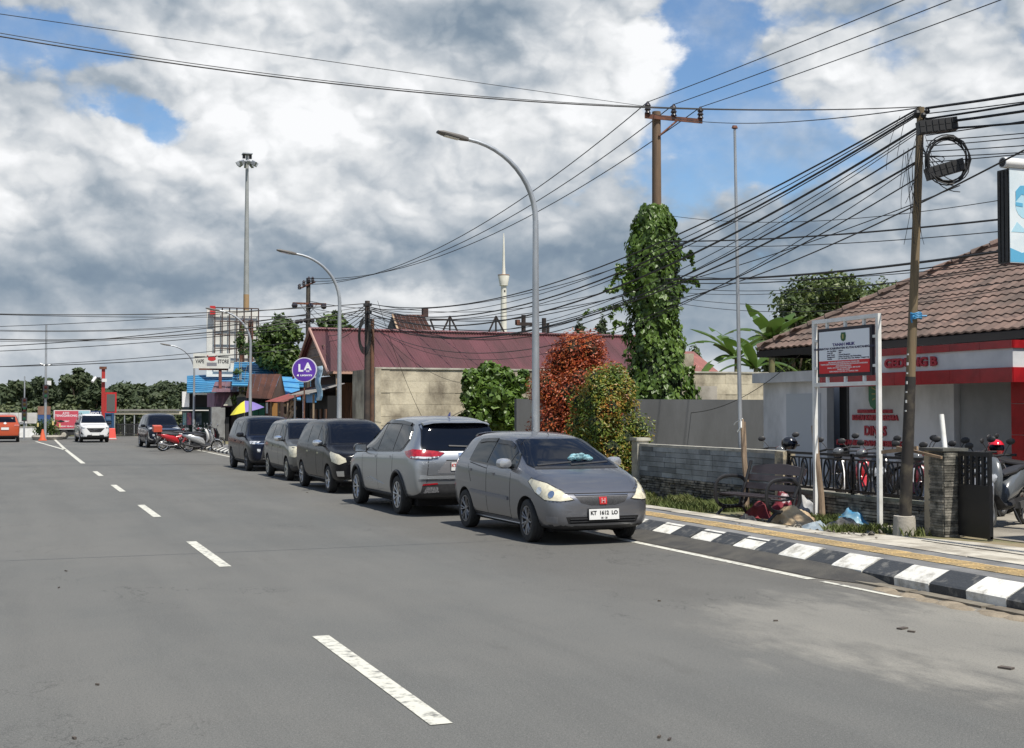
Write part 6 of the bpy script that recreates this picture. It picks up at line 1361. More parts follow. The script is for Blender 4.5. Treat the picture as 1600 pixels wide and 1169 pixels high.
# twin dark cable pole beside the cream wall
PB = at(577, 668, X=11.3); dB = PB.x*math.sin(YAW)+PB.y*math.cos(YAW); zB = lambda py: EYE+(643-py)*dB/2000
pb = thing('cable_pole', 'dark cable pole with a hanging cable coil at the corner of the cream wall', 'utility pole', (PB.x, PB.y, .14))
MB().tube([(-.08, 0, 0), (-.08, 0, zB(470)-.14)], [.11, .085], 10).build('pole', mat('dark_pole', (.035, .028, .025), (.07, .05, .04), 3, .8), pb)
MB().tube([(.12, .1, 0), (.12, .1, zB(498)-.14)], [.08, .07], 10).build('second_pole', mat('brown_dark_pole', (.14, .07, .04), (.07, .04, .03), 3, .8), pb)
for k in range(6):
    r1 = .16+.012*k; pts = [Vector((-.2+math.cos(t)*r1, -.1, zB(525)-.14+.42*math.sin(t)*(1+.1*k))) for t in [i*.35 for i in range(19)]]; MB().tube(pts, .016, 5).build('cable_coil', m_cable, pb)
for i in range(5): MB().bb((-.2+.05*i, -.1, zB(478+i*12)-.14), (.05, .1, zB(474+i*12)-.14)).build('cable_clamp', m_plastic, pb, smooth=False)
# insulator pole behind the blue roof
Pc = at(481, 600, X=14.5); dC = Pc.x*math.sin(YAW)+Pc.y*math.cos(YAW); zC = lambda py: EYE+(643-py)*dC/2000; kc = dC/2000
pc = thing('power_pole', 'old power pole with two crossarms of dark insulators above the leafy tree', 'utility pole', (Pc.x, Pc.y, 0))
MB().tube([(0, 0, 0), (0, 0, zC(434))], [.16, .11], 10).build('pole', mat('grey_pole', (.08, .07, .055), (.05, .045, .04), 2, .85), pc)
MB().bb((-25*kc, -.12, zC(476)), (28*kc, -.06, zC(473))).build('crossarm', m_rust, pc, smooth=False)
MB().tube([(-16*kc, -.14, zC(452)), (10*kc, -.14, zC(440))], .05, 6).build('crossarm', m_rust, pc)
for x, y in ((-15, 453), (-8, 447), (0, 441), (6, 441)): m = MB(); insul(m, (x*kc, -.14, zC(y)), .30, .10); m.build('insulator', m_ins, pc)
for x in (-22, 24, 3): m = MB(); m.blob((x*kc, -.1, zC(478)), .17, 8); m.build('insulator', m_ins, pc)
for x in (-18, -12, -5, 6): m = MB(); m.blob((x*kc, -.1, zC(500+abs(x)*.2)), .13, 8); m.build('insulator', m_ins, pc)
for sx in (-1, 1): MB().tube([(sx*14*kc, -.08, zC(474)), (0, -.08, zC(492))], .025, 5).build('brace', m_galv, pc)
# two more small poles behind the maroon ridge
for px, top, lab, arm in ((818, 492, 'short dark crossarm pole above the maroon ridge just left of the tall street lamp', True), (850, 497, 'short twin dark post above the maroon ridge, right of the tall street lamp', False)):
    w = at(px, 520, Y=70); o = thing('cable_pole', lab, 'utility pole', (w.x, 70, 0)); d = w.x*math.sin(YAW)+70*math.cos(YAW); z = EYE+(643-top)*d/2000
    MB().tube([(0, 0, 0), (0, 0, z)], .14, 8).build('pole', m_truss, o)
    if arm: MB().bb((-.5, -.2, z-.65), (.5, -.1, z-.45)).build('crossarm', m_truss, o, smooth=False); MB().bb((-.5, -.22, z-.6), (-.3, .1, z-.3)).build('insulator', m_rust, o, smooth=False)
    else: MB().tube([(.25, 0, 0), (.25, 0, z-.3)], .10, 8).build('post', m_truss, o)
# floodlight mast
w = at(384, 600, Y=150); ms = thing('floodlight_mast', 'very tall grey floodlight mast with a ring of lamps behind the billboard frame', 'mast', (w.x, 150, 0)); dM = w.x*math.sin(YAW)+150*math.cos(YAW); zM = lambda py: EYE+(643-py)*dM/2000; km = dM/2000
MB().tube([(0, 0, zM(460)), (0, 0, zM(240))], [4.4*km, 2.2*km], 14).build('mast', mat('mast_grey', (.36, .37, .36), (.30, .31, .30), 1, .5, metal=.3), ms)
MB().tube([(0, 0, 0), (0, 0, zM(460))], [5*km, 4.4*km], 14).build('mast_base', mat('mast_ochre', (.34, .22, .11), (.28, .2, .12), 1, .7), ms)
m = MB(); m.tube([(9*km*math.cos(t), 9*km*math.sin(t), zM(252)) for t in [i*.35 for i in range(19)]], .10, 6)
for i in range(6): m.tube([(0, 0, zM(249)), (9*km*math.cos(i*1.047), 9*km*math.sin(i*1.047), zM(252))], .06, 5)
m.build('ring_frame', m_galv, ms)
for i in range(8): a = i*.785; MB().box((13*km*math.cos(a), 13*km*math.sin(a), zM(254)), (.55, .35, .45), (0, .5, a)).build('floodlight', m_galv, ms, smooth=False)
MB().box((0, 0, zM(239)), (15*km, 15*km, .12)).build('top_plate', m_galv, ms, smooth=False)
for x in (-5, 5): MB().box((x*km, 0, zM(242)), (.3, .3, .6)).build('hoist', m_plastic, ms, smooth=False)
# flagpole
FP = at(1158, 640, X=13.1); dF = FP.x*math.sin(YAW)+FP.y*math.cos(YAW)
fpz = EYE+(643-202)*dF/2000
f_ = thing('flagpole', 'thin galvanised flagpole with a small red finial behind the stone wall', 'flagpole', (FP.x, FP.y, .15))
tpx = at(1148, 202, Y=FP.y)-Vector((FP.x, FP.y, .15))
MB().tube([(0, 0, 0), tpx*.5, tpx], [.048, .036, .026], 10).build('pole', m_galv, f_); MB().loft([(tpx, (.02, 0, 0), (0, .02, 0)), (tpx+Vector((0, 0, .02)), (.07, 0, 0), (0, .05, 0)), (tpx+Vector((0, 0, .07)), (.05, 0, 0), (0, .03, 0))], 8).build('finial', m_rust, f_)

def cable(p0, p1, sag, r, label, group=None, name='cable', n=28):
    p0, p1 = Vector(p0), Vector(p1); pts = []
    for i in range(n+1):
        t = i/n; p = p0.lerp(p1, t); p.z -= 4*sag*t*(1-t); pts.append(p)
    o = MB().tube(pts, r*.78, 5).build(name, m_cable); tag(o, label, 'cable', group); return o
topA = PT+Vector((0, 0, -.02)); topB = Vector((PB.x-.08, PB.y, zB(474)))
gAB = 'sagging cables strung between the leaning pole and the cable pole by the cream wall'
ABs = ((0, 0, 1.05, .018), (-.03, -.1, 1.15, .011), (-.06, -.16, 1.25, .022), (-.09, -.2, 1.3, .012), (-.26, -.32, 1.35, .024), (-.30, -.36, 1.55, .010), (-.33, -.4, 1.7, .008), (-.50, -.5, 1.5, .016), (-.72, -.62, 1.35, .020), (-.74, -.7, 1.9, .009), (-.95, -.75, 1.6, .013))
ordn = ('topmost', 'second', 'third', 'fourth', 'fifth', 'sixth', 'seventh', 'eighth', 'ninth', 'tenth', 'lowest')
for i, (ha, hb, sg_, r) in enumerate(ABs): cable(topA+Vector((-.03, .05, ha)), topB+Vector((0, 0, hb)), sg_, r, f'{ordn[i]} cable sagging from the leaning wooden pole to the dark pole by the cream wall', gAB)
gN = 'cables running from the leaning pole off to the upper right'
NP = Vector((12.6, -14, 6.4))
for i in range(11):
    cable(topA+Vector((.04, -.05, -i*.075)), NP+Vector((.3*(i % 2), 0, .25-i*.21)), .85+random.uniform(-.15, .35), random.choice((.010, .014, .020, .024)) if i < 6 else .009, f'{ordn[i]} cable running from the leaning wooden pole to the upper right edge', gN)
gH = 'three high power lines'
for k, x in enumerate(insx):
    a = PV+Vector((x, -.165, zV(179)+.36)); lab = ('leftmost', 'middle', 'rightmost')[k]
    cable(a, (17.2+x*1.1, -14, 10.4), .55, .016, f'high power line running to the upper right from the {lab} insulator of the vine pole', gH)
    cable(a, (Pc.x-14*kc+k*8*kc, Pc.y, zC(450-5*k)+.2), 1.5, .020, f'high power line sagging down to the left from the {lab} insulator of the vine pole', gH)
gX = 'lines crossing high over the road'
cable((-12, 18, 7.6), PV+Vector((-.4, 0, zV(165))), .02, .010, 'upper thin line crossing the whole sky from the left edge to the vine pole', gX, n=50)
cable((-12, 14, 7.8), topA+Vector((0, 0, .03)), 1.2, .010, 'thick line crossing the sky from the left edge to the leaning pole', gX, n=60)
cable((-12, 14, 7.87), topA+Vector((0, 0, .03)), 1.2, .006, 'thin line twisted along the thick line crossing the sky', gX, n=60)
cable(topA+Vector((0, 0, .02)), (17.9, 34.2, zV(176)), .25, .011, 'nearly level thin line from the leaning pole to the crossarm of the vine pole')
# lines passing level behind the leaning pole
gM = 'nearly level cables between the vine and the right edge'
for k, (y0_, y1_, r) in enumerate(((377, 332, .022), (383, 352, .011), (436, 378, .030), (441, 388, .016), (428, 400, .010), (448, 404, .010), (455, 396, .009), (336, 296, .009), (462, 425, .009), (470, 436, .009))):
    a = at(1040, y0_, Y=31); b_ = at(1660, y1_, X=14.5); cable(a, b_, .12+.03*k, r, f'{ordn[k]} of the nearly level cables from the vine to the right edge', gM)
cable(at(1045, 470, X=17), at(1600, 235, X=11.2), .25, .016, 'single cable climbing steeply behind the leaning pole to the right edge')
cable(at(1080, 645, Y=33), at(1260, 545, X=18.2), .35, .012, 'loose cable rising from the grey wall to the office eave')
cable(at(1260, 545, X=18.2), at(1190, 540, X=18.2)+Vector((0, 0, 0)), .15, .010, 'short slack cable hanging under the left corner of the tiled roof')
# cables by the far poles
gF = 'cables strung across the road to the pole by the cream wall'
for k, (yl, r, sg_) in enumerate(((5.45, .02, .5), (5.3, .012, .9), (5.2, .024, 1.1), (5.05, .012, .7), (4.9, .012, .9))):
    cable((-9.5, 46, yl), topB+Vector((0, 0, -.1*k)), sg_, r, f'{ordn[k]} cable over the road from the left edge to the dark pole by the wall', gF, n=40)
gG = 'low cables over the far end of the road'
for k, (yl, zr_, r, sg_) in enumerate(((5.35, 7.0, .03, .9), (6.3, 7.4, .022, .5), (4.9, 6.3, .025, .6), (4.5, 5.2, .03, .7), (4.1, 5.6, .022, .7), (7.9, 6.9, .022, .4))):
    cable((-16, 84, yl+.3), (Pc.x, Pc.y, zr_), sg_, r, f'{ordn[k]} thin cable over the far end of the road', gG, n=40)
for k in range(5): cable((Pc.x, Pc.y, zC(474)-k*.35), topB+Vector((0, 0, -.12*k)), .7, .018, f'{ordn[k]} cable between the insulator pole and the dark pole by the cream wall', 'cables between the two middle poles')
for k in range(4):
    a = topB+Vector((0, 0, -.1*k)); b_ = at(980+random.uniform(-5, 5), 478+k*10-30, Y=34); cable(a, b_, .5+.16*k, random.choice((.012, .018)), f'{ordn[k]} cable sagging over the maroon roof from the dark pole to the vine', 'cables over the maroon roof')
cable((Pc.x, Pc.y, zC(470)), at(1180, 330, X=24), 1.6, .02, 'long high cable from the old insulator pole passing behind the vine')
cable((Pc.x, Pc.y, zC(480)), at(1500, 290, X=24), 1.9, .02, 'long lower cable from the old insulator pole passing behind the vine')
cable(at(590, 470, X=11.4), at(668, 668, Y=43.7), .3, .010, 'slack wire hanging down across the cream wall')
cable(at(578, 500, X=11.3), at(735, 600, Y=43.5), .5, .010, 'slack wire drooping over the cream wall to the vine bush')
o = MB().tube([at(222, 92, X=-1.3)]+[at(222+i*8, 92+20*math.sin(i*math.pi/9), Y=22) for i in range(0)]+[at(256, 112, X=-.6), at(280, 117, X=-.1), at(300, 103, X=.4)], .008, 5).build('cable', m_cable)
bpy.data.objects.remove(o)

# ================================================================== VEGETATION
def leaves(b, clumps, n, s, up=.35, shell=(.7, 1.05), asp=.55, droop=0.0, heart=False):
    tot = [max(c[1])**2 if not isinstance(c[1], (int, float)) else c[1]**2 for c in clumps]; S_ = sum(tot); cum = []; a = 0
    for t in tot: a += t/S_; cum.append(a)
    for _ in range(n):
        q = random.random(); i = next((k for k, v in enumerate(cum) if v >= q), len(cum)-1)
        c, r = clumps[i]; r = (r, r, r) if isinstance(r, (int, float)) else r
        d = Vector((random.gauss(0, 1), random.gauss(0, 1), random.gauss(0, 1))).normalized()
        f = random.uniform(*shell); p = Vector((c[0]+d.x*r[0]*f, c[1]+d.y*r[1]*f, c[2]+d.z*r[2]*f))
        nn = (d*(.6)+Vector((0, 0, up))+Vector((random.gauss(0, .35), random.gauss(0, .35), random.gauss(0, .35)))).normalized()
        t = nn.cross(Vector((random.gauss(0, 1), random.gauss(0, 1), random.gauss(0, 1)))).normalized()
        if droop: t = (t*(1-droop)+Vector((0, 0, -1))*droop); t = (t-nn*t.dot(nn)).normalized()
        w = nn.cross(t); l = s*random.uniform(.6, 1.25); k = nn*l*.12
        if heart:
            b.add([p-t*l*.35, p-t*l*.5+w*l*.28, p-t*l*.2+w*l*.48-k, p+t*l*.25+w*l*.25-k*.6, p+t*l*.6-k*1.4, p+t*l*.25-w*l*.25-k*.6, p-t*l*.2-w*l*.48-k, p-t*l*.5-w*l*.28], [(0, 1, 2, 3, 4), (0, 4, 5, 6, 7)])
        else: b.add([p-t*l*.5, p+w*l*asp*.5-k, p+t*l*.5, p-w*l*asp*.5-k], [(0, 1, 2), (0, 2, 3)])
    return b
def tree(name, label, base, h, r, n, s, lm, trunk=.14, bark=None, clear=.3, cl=16, cat='tree', group=None, asp=.55, flat=.8, seed=0):
    random.seed(1000+seed); t = thing(name, label, cat, base, 0, group)
    cl_ = []; tb = MB(); tb.tube([(0, 0, -.1), (.04*h*random.uniform(-1, 1), .03*h, h*clear), (.05*h*random.uniform(-1, 1), 0, h*.8)], [trunk, trunk*.75, trunk*.25], 8)
    for i in range(cl):
        a = random.uniform(0, 6.28); zz_ = random.uniform(clear+.05, .92); rr = r*random.uniform(.25, .85)*math.sqrt(max(.08, 1-((zz_-.6)/.42)**2)); c = (rr*math.cos(a), rr*math.sin(a), zz_*h)
        cr = r*random.uniform(.28, .46); cl_.append((c, (cr, cr, cr*flat))); tb.tube([(0, 0, h*random.uniform(clear*.7, clear+.15)), (c[0]*.5, c[1]*.5, c[2]*.8), c], [trunk*.35, trunk*.22, trunk*.08], 5)
    cl_.append(((0, 0, h*.88), (r*.35, r*.35, h*.12)))
    tb.build('trunk', bark or m_wood, t); b = MB(); leaves(b, cl_, n, s, asp=asp, shell=(.35, 1.08)); o = b.build('crown', lm, t, smooth=False); stuff(o)
    return t
m_lv = leafmat('vine_leaves', [(.022, .045, .008), (.06, .11, .016), (.105, .18, .028), (.17, .26, .05)], .25, .42, 1.6)
m_red_l = leafmat('red_leaves', [(.06, .06, .012), (.20, .04, .014), (.36, .062, .02), (.46, .13, .032), (.24, .17, .028)], .25, .45, 2.2)
m_grn_l = leafmat('green_orange_leaves', [(.03, .06, .010), (.08, .14, .018), (.17, .22, .03), (.34, .20, .035), (.50, .11, .035)], .25, .45, 1.8)
m_tree = leafmat('tree_leaves', [(.025, .045, .010), (.05, .09, .018), (.09, .14, .03), (.15, .21, .05)], .28, .45, .8)
m_far = leafmat('far_leaves', [(.036, .052, .026), (.052, .076, .034), (.068, .094, .042), (.09, .112, .048)], .35, .7, .12)
m_far2 = leafmat('far_leaves_pale', [(.028, .044, .016), (.055, .075, .026), (.095, .11, .04)], .15, .6, .15)
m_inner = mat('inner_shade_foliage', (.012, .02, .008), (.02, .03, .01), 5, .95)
# vine over the power pole
vine = thing('vine', 'thick green heart-leaved vine covering the lower part of the power pole', 'climbing plant', PV)
cl = []; core = MB(); prof = []
for z, half, dx in ((zV(640), 52, 2), (zV(622), 60, 2), (zV(590), 60, 2), (zV(560), 54, 0), (zV(530), 46, -4), (zV(500), 44, -2), (zV(470), 45, -3), (zV(440), 50, -6), (zV(410), 45, -4), (zV(385), 43, -4), (zV(360), 37, -4), (zV(340), 31, -6), (zV(322), 20, -5)):
    k = dV/2000; prof.append((dx*k, z, half*k)); cl += [((dx*k+half*k*.35*q, random.uniform(-.3, .1), z+random.uniform(-.1, .1)), (half*k*.62, half*k*.62, .36)) for q in (-1, 0, 1)]
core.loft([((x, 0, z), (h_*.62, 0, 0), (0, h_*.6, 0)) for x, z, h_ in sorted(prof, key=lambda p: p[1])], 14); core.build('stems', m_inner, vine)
vb2 = MB(); random.seed(5)
for _ in range(6800):
    j = random.uniform(0, len(prof)-1.001); i = int(j); f = j-i; x, z, h_ = [prof[i][q]*(1-f)+prof[i+1][q]*f for q in range(3)]
    a = random.uniform(0, 2*math.pi); bump = .90+.30*noise.noise(Vector((math.cos(a)*1.3+4, math.sin(a)*1.3, z*1.1)))+.22*noise.noise(Vector((math.cos(a)*3, math.sin(a)*3, z*3)))
    rr = h_*bump*random.uniform(.86, 1.03); nn = Vector((math.cos(a), math.sin(a), random.uniform(.1, .8))).normalized(); p = Vector((x+rr*math.cos(a), rr*math.sin(a)*.9, z))
    leaves(vb2, [((p.x, p.y, p.z), .02)], 1, .20, up=.3, droop=.7, heart=True) if False else None
    t = Vector((random.gauss(0, .4), random.gauss(0, .4), -1)); nn = (nn+Vector((random.gauss(0, .3), random.gauss(0, .3), random.gauss(0, .3)))).normalized(); t = (t-nn*t.dot(nn)).normalized(); w = nn.cross(t); l = .155*random.uniform(.6, 1.3); kk_ = nn*l*.14
    vb2.add([p-t*l*.35, p-t*l*.5+w*l*.28, p-t*l*.2+w*l*.48-kk_, p+t*l*.25+w*l*.25-kk_*.6, p+t*l*.6-kk_*1.4, p+t*l*.25-w*l*.25-kk_*.6, p-t*l*.2-w*l*.48-kk_, p-t*l*.5-w*l*.28], [(0, 1, 2, 3, 4), (0, 4, 5, 6, 7)])
# tendrils along the cables
def tendril(pts, n, s, rr):
    for _ in range(n):
        i = random.uniform(0, len(pts)-1.001); k = int(i); p = pts[k].lerp(pts[k+1], i-k); leaves(vb2, [((p.x, p.y, p.z), rr)], 1, s, heart=True, droop=.5, shell=(.1, 1))
VT = lambda px, py: at(px, py, Y=34.0)-PV
tendril([VT(1060, 440), VT(1085, 438), VT(1092, 448)], 60, .15, .10); tendril([VT(1050, 445), VT(1075, 452)], 60, .15, .14)
for q in range(9): y_ = random.uniform(370, 600); sd = random.choice((-1, 1)); x_ = 1022+sd*46; tendril([VT(x_, y_), VT(x_+sd*random.uniform(8, 16), y_-6), VT(x_+sd*random.uniform(10, 24), y_+random.uniform(6, 26))], 34, .14, .07)
tendril([VT(985, 440), VT(960, 455), VT(945, 452)], 45, .15, .10); tendril([VT(990, 470), VT(960, 480), VT(920, 487), VT(912, 492)], 60, .12, .07); tendril([VT(990, 455), VT(975, 440), VT(985, 425)], 90, .15, .22)
stuff(vb2.build('leaves', m_lv, vine, smooth=False))
# vine bush on the cream wall
w = at(775, 640, Y=42.6); vbh = thing('vine_bush', 'mound of heart-leaved green vine climbing over the cream wall behind the silver car', 'bush', (w.x, 42.6, .1)); kb_ = (w.x*math.sin(YAW)+42.6*math.cos(YAW))/2000
cl = []
for px, py, r in ((745, 600, 20), (770, 585, 20), (790, 590, 18), (815, 600, 15), (822, 585, 9), (740, 625, 18), (765, 620, 26), (795, 625, 24), (815, 640, 18), (750, 650, 22), (780, 650, 26), (735, 590, 12), (733, 660, 16), (800, 660, 20)): cl.append((((px-775)*kb_/math.cos(YAW), random.uniform(-.2, .3), (643-py)*kb_+EYE-.1), r*kb_))
random.seed(8); stuff(leaves(MB(), cl, 3600, .24, heart=True, droop=.5).build('leaves', m_lv, vbh, smooth=False))
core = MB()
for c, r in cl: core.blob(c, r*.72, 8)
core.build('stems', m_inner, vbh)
# shrubs
def shrub(name, label, px, pw, pyt, pyb, X, Y, lm, n, s, seed, shape, inner=m_inner):
    random.seed(seed); w = at(px, 700, Y=Y); d = w.x*math.sin(YAW)+Y*math.cos(YAW); k = d/2000; o = thing(name, label, 'bush', (w.x, Y, .15)); cl = []
    zt_ = EYE+(643-pyt)*k-.15; zb__ = .15
    for _ in range(95):
        t = random.random()**.9; hw = pw*k/2*shape(t); a = random.uniform(0, 6.28); cr = random.uniform(.13, .21)*pw*k; q = math.sqrt(random.random())*max(0, 1-cr/hw*.75); cl.append(((hw*q*math.cos(a), hw*q*math.sin(a), zb__+t*(zt_-zb__-cr)), (cr, cr, cr*1.15)))
    stuff(leaves(MB(), cl, n, s, up=.5, asp=.46, shell=(.62, 1.1)).build('leaves', lm, o, smooth=False))
    tr = MB(); tr.tube([(0, 0, -.05), (.03, 0, zt_*.5), (0, 0, zt_*.85)], [.06, .045, .015], 7)
    for i in range(14): c = cl[i][0]; tr.tube([(0, 0, zt_*.25), (c[0]*.6, c[1]*.6, c[2]*.8), c], [.025, .018, .006], 5)
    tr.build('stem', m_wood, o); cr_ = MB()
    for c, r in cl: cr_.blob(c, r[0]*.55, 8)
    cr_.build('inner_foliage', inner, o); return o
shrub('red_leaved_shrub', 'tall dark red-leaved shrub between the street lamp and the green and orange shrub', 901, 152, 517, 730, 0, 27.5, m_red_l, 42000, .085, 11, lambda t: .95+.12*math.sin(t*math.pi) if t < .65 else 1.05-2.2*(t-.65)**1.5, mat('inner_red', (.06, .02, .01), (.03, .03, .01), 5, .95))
shrub('green_orange_shrub', 'rounded shrub of green and orange leaves at the left end of the stone wall', 950, 132, 570, 760, 0, 24.8, m_grn_l, 34000, .082, 12, lambda t: .98+.1*math.sin(t*math.pi) if t < .6 else 1.08-2.6*(t-.6)**1.7)
# trees
def dk(Y, px): w = at(px, 640, Y=Y); return w, (w.x*math.sin(YAW)+Y*math.cos(YAW))/2000
w, k = dk(76, 437); tree('leafy_tree', 'bright leafy tree behind the blue roof, left of the old insulator pole', (w.x, 76, 0), EYE+(643-490)*k, 50*k, 7500, .36, m_tree, .12, clear=.2, cl=34, asp=.7, seed=1)
w, k = dk(75, 527); tree('leafy_tree', 'smaller leafy tree behind the maroon gable, right of the old insulator pole', (w.x, 75, 0), EYE+(643-484)*k, 38*k, 4200, .34, m_tree, .12, clear=.35, cl=20, asp=.7, seed=2)
w, k = dk(74, 376); tree('sparse_tree', 'thin pale-stemmed tree with few leaves against the billboard frame', (w.x, 74, 0), EYE+(643-508)*k, 22*k, 420, .25, m_tree, .06, clear=.3, cl=10, asp=.5, bark=mat('pale_bark', (.30, .27, .2), rough=.9), seed=3)
w, k = dk(62, 1300); tree('broad_tree', 'broad dark green tree behind the tiled roof', (w.x, 62, 0), EYE+(643-424)*k, 112*k, 17000, .34, leafmat('broad_leaves', [(.03, .05, .012), (.055, .085, .02), (.09, .125, .03), (.14, .17, .045)], .25, .5, .6), .3, clear=.25, cl=55, asp=.6, flat=.6, seed=4)
w, k = dk(66, 1385); tree('broad_tree', 'right part of the green trees above the tiled roof, taller and nearer the cable pole', (w.x, 66, 0), EYE+(643-432)*k, 75*k, 9000, .36, MATS['broad_leaves'], .3, clear=.3, cl=36, asp=.6, flat=.6, seed=14)
w, k = dk(58, 1240); tree('broad_tree', 'lower left part of the trees behind the tiled roof, above the banana plants', (w.x, 58, 0), EYE+(643-458)*k, 55*k, 6000, .34, MATS['broad_leaves'], .25, clear=.3, cl=30, asp=.6, flat=.7, seed=15)
w, k = dk(60, 1085); tree('low_tree', 'low green trees behind the red roof right of the vine', (w.x, 60, 0), EYE+(643-538)*k, 26*k, 900, .3, m_tree, .1, seed=5)
w, k = dk(95, 905); tree('wispy_tree', 'wispy far tree above the maroon ridge', (w.x, 95, 0), EYE+(643-495)*k, 20*k, 300, .4, m_far, .12, clear=.6, cl=6, seed=6)
w, k = dk(95, 942); tree('wispy_tree', 'second wispy far tree above the maroon ridge, just left of the vine', (w.x, 95, 0), EYE+(643-490)*k, 20*k, 300, .4, m_far, .12, clear=.6, cl=6, seed=7)
# banana plants
m_ban = leafmat('banana_leaves', [(.03, .07, .012), (.07, .13, .022), (.13, .20, .04)], .35, .4, 1.0)
m_stem = mat('banana_stem', (.16, .17, .07), (.12, .10, .05), 3, .7)
def banana(label, px, py, Y, spec, sc, seed):
    random.seed(seed); w = at(px, 640, Y=Y); d = w.x*math.sin(YAW)+Y*math.cos(YAW); h = EYE+(643-py)*d/2000; o = thing('banana_plant', label, 'banana plant', (w.x, Y, 0))
    MB().tube([(0, 0, 0), (.05, 0, h)], [.16, .10], 10).build('stem', m_stem, o)
    for (az_, up_, L_, W_) in spec:
        L_ *= sc; W_ *= sc; a = rad(az_); dx = Vector((math.cos(a), math.sin(a), 0)); side_ = Vector((-math.sin(a), math.cos(a), 0)); b = MB(); n_ = 12; P_ = []
        for i in range(n_+1):
            t = i/n_; P_.append(Vector((0, 0, h))+dx*(L_*t*(.45+.55*math.cos(rad(up_)*(1-t))))*1+Vector((0, 0, L_*(math.sin(rad(up_))*t*1.35-.95*t*t*(.35+.65*math.cos(rad(up_)))))))
        for i in range(n_+1):
            t = i/n_; ww = W_*.5*math.sin(math.pi*min(1, .06+t*.96))**.6*(1+.12*random.uniform(-1, 1)); b.v += [tuple(P_[i]+side_*ww-Vector((0, 0, ww*.35))), tuple(P_[i]), tuple(P_[i]-side_*ww-Vector((0, 0, ww*.35)))]
        for i in range(n_):
            if random.random() < .9: b.f.append((3*i, 3*i+1, 3*i+4, 3*i+3))
            if random.random() < .9: b.f.append((3*i+1, 3*i+2, 3*i+5, 3*i+4))
        b.build('leaf', m_ban, o)
banana('tall banana plant with upright broad leaves just left of the tiled roof', 1205, 530, 40, [(200, 78, 1.7, .75), (20, 70, 1.7, .7), (250, 55, 1.9, .7), (150, 40, 2.1, .6), (300, 62, 1.6, .7), (340, 35, 1.6, .6), (185, 25, 1.9, .55), (90, 75, 1.5, .6)], .85, 21)
banana('banana plant with drooping arched leaves behind the cream wall, right of the vine', 1150, 560, 50, [(180, 45, 2.5, .6), (200, 20, 2.6, .6), (160, 65, 2.0, .6), (0, 50, 2.2, .6), (-20, 25, 2.3, .6), (100, 75, 1.8, .5), (225, 50, 2.4, .6), (-50, 60, 2.0, .6)], 1.05, 22)
banana('low banana plant with pale leaves behind the cream wall, between the flagpole and the column', 1180, 575, 47, [(190, 40, 2.2, .6), (10, 55, 2.2, .6), (-25, 30, 2.2, .6), (220, 65, 2.0, .5), (80, 75, 1.7, .6), (160, 25, 2.2, .5)], .95, 23)
w, k = dk(47, 1105); tree('feathery_tree', 'small feathery green tree behind the cream wall right of the vine', (w.x, 52, 0), EYE+(643-505)*k*1.1, 26*k, 1500, .26, m_tree, .08, clear=.35, cl=12, asp=.3, seed=9)
# far tree line and hills
gT = 'trees along the far side of the junction'
for i, (px, top, rw_, lm, lab) in enumerate(((25, 596, 30, m_far, 'dark spreading tree at the far left edge beyond the junction'), (72, 590, 24, m_far, 'dark tree behind the traffic-light pole beyond the junction'), (122, 574, 30, m_far, 'tallest dark conical tree left of the red pole beyond the junction'), (150, 590, 22, m_far, 'dark tree touching the red pole beyond the junction'),
                                       (193, 604, 26, m_far, 'lower tree just right of the red screen beyond the junction'), (222, 606, 20, m_far, 'round tree above the cream beam beyond the junction'), (258, 596, 24, m_far, 'dark tree left of the blue roof beyond the junction'), (246, 612, 20, m_far2, 'pale green tree in front of the dark one beyond the junction'), (285, 598, 24, m_far, 'dark tree partly behind the blue roof beyond the junction'), (212, 618, 16, m_far2, 'small olive tree in front of the wood beyond the junction'))):
    Y = 128+random.Random(i).uniform(-10, 14); w, k = dk(Y, px); tree('junction_tree', lab, (w.x, Y, 0), EYE+(643-top)*k, rw_*k, 4200, .62, lm, .25, clear=.12, cl=24, group=gT, asp=.75, seed=30+i)
random.seed(77); wb = MB(); cl = []
for i in range(90):
    Y = random.uniform(150, 230); px = random.uniform(-60, 330); w, k = dk(Y, px); h = EYE+(643-random.uniform(600, 620))*k; r = random.uniform(14, 22)*k
    cl.append(((w.x, Y, h*.72), (r, r, h*.34))); cl.append(((w.x+random.uniform(-3, 3), Y-3, h*.35), (r, r, h*.35)))
leaves(wb, cl, 42000, 1.0, asp=.8, shell=(.6, 1.05)); o = wb.build('wood', m_far, smooth=False); stuff(o); tag(o, 'dense far-off wood filling the horizon beyond the junction', 'wood')
wb = MB()
for i in range(70): Y = random.uniform(104, 116); px = random.uniform(-40, 300); w, k = dk(Y, px); wb_r = random.uniform(10, 18)*k; leaves(wb, [((w.x, Y, random.uniform(.6, 1.5)), (wb_r, wb_r, 1.3))], 70, .45, asp=.7)
o = wb.build('hedge', m_far2, smooth=False); stuff(o); tag(o, 'rough green undergrowth beneath the far trees', 'undergrowth')
hl = MB(); N_ = 90
for j in range(5):
    for i in range(N_):
        px = -1400+i*60; t = j/4; Y = 900+t*500; w, k = dk(Y, 200); x = (px-800)/2000
        a = YAW+math.atan(x); rr = 950+t*450; h = (1, 13, 20, 23, 14)[j]*(1+.35*noise.noise(Vector((px*.0021, j*.3, 0)))+.12*noise.noise(Vector((px*.012, j, 3)))); hl.v.append((rr*math.sin(a), rr*math.cos(a), h-2))
for j in range(4):
    for i in range(N_-1): hl.f.append((j*N_+i, j*N_+i+1, (j+1)*N_+i+1, (j+1)*N_+i))
struct(hl.build('hills', mat('hill_green', (.020, .036, .026), (.030, .050, .034), .03, .95, bump=1, bscale=.2)))

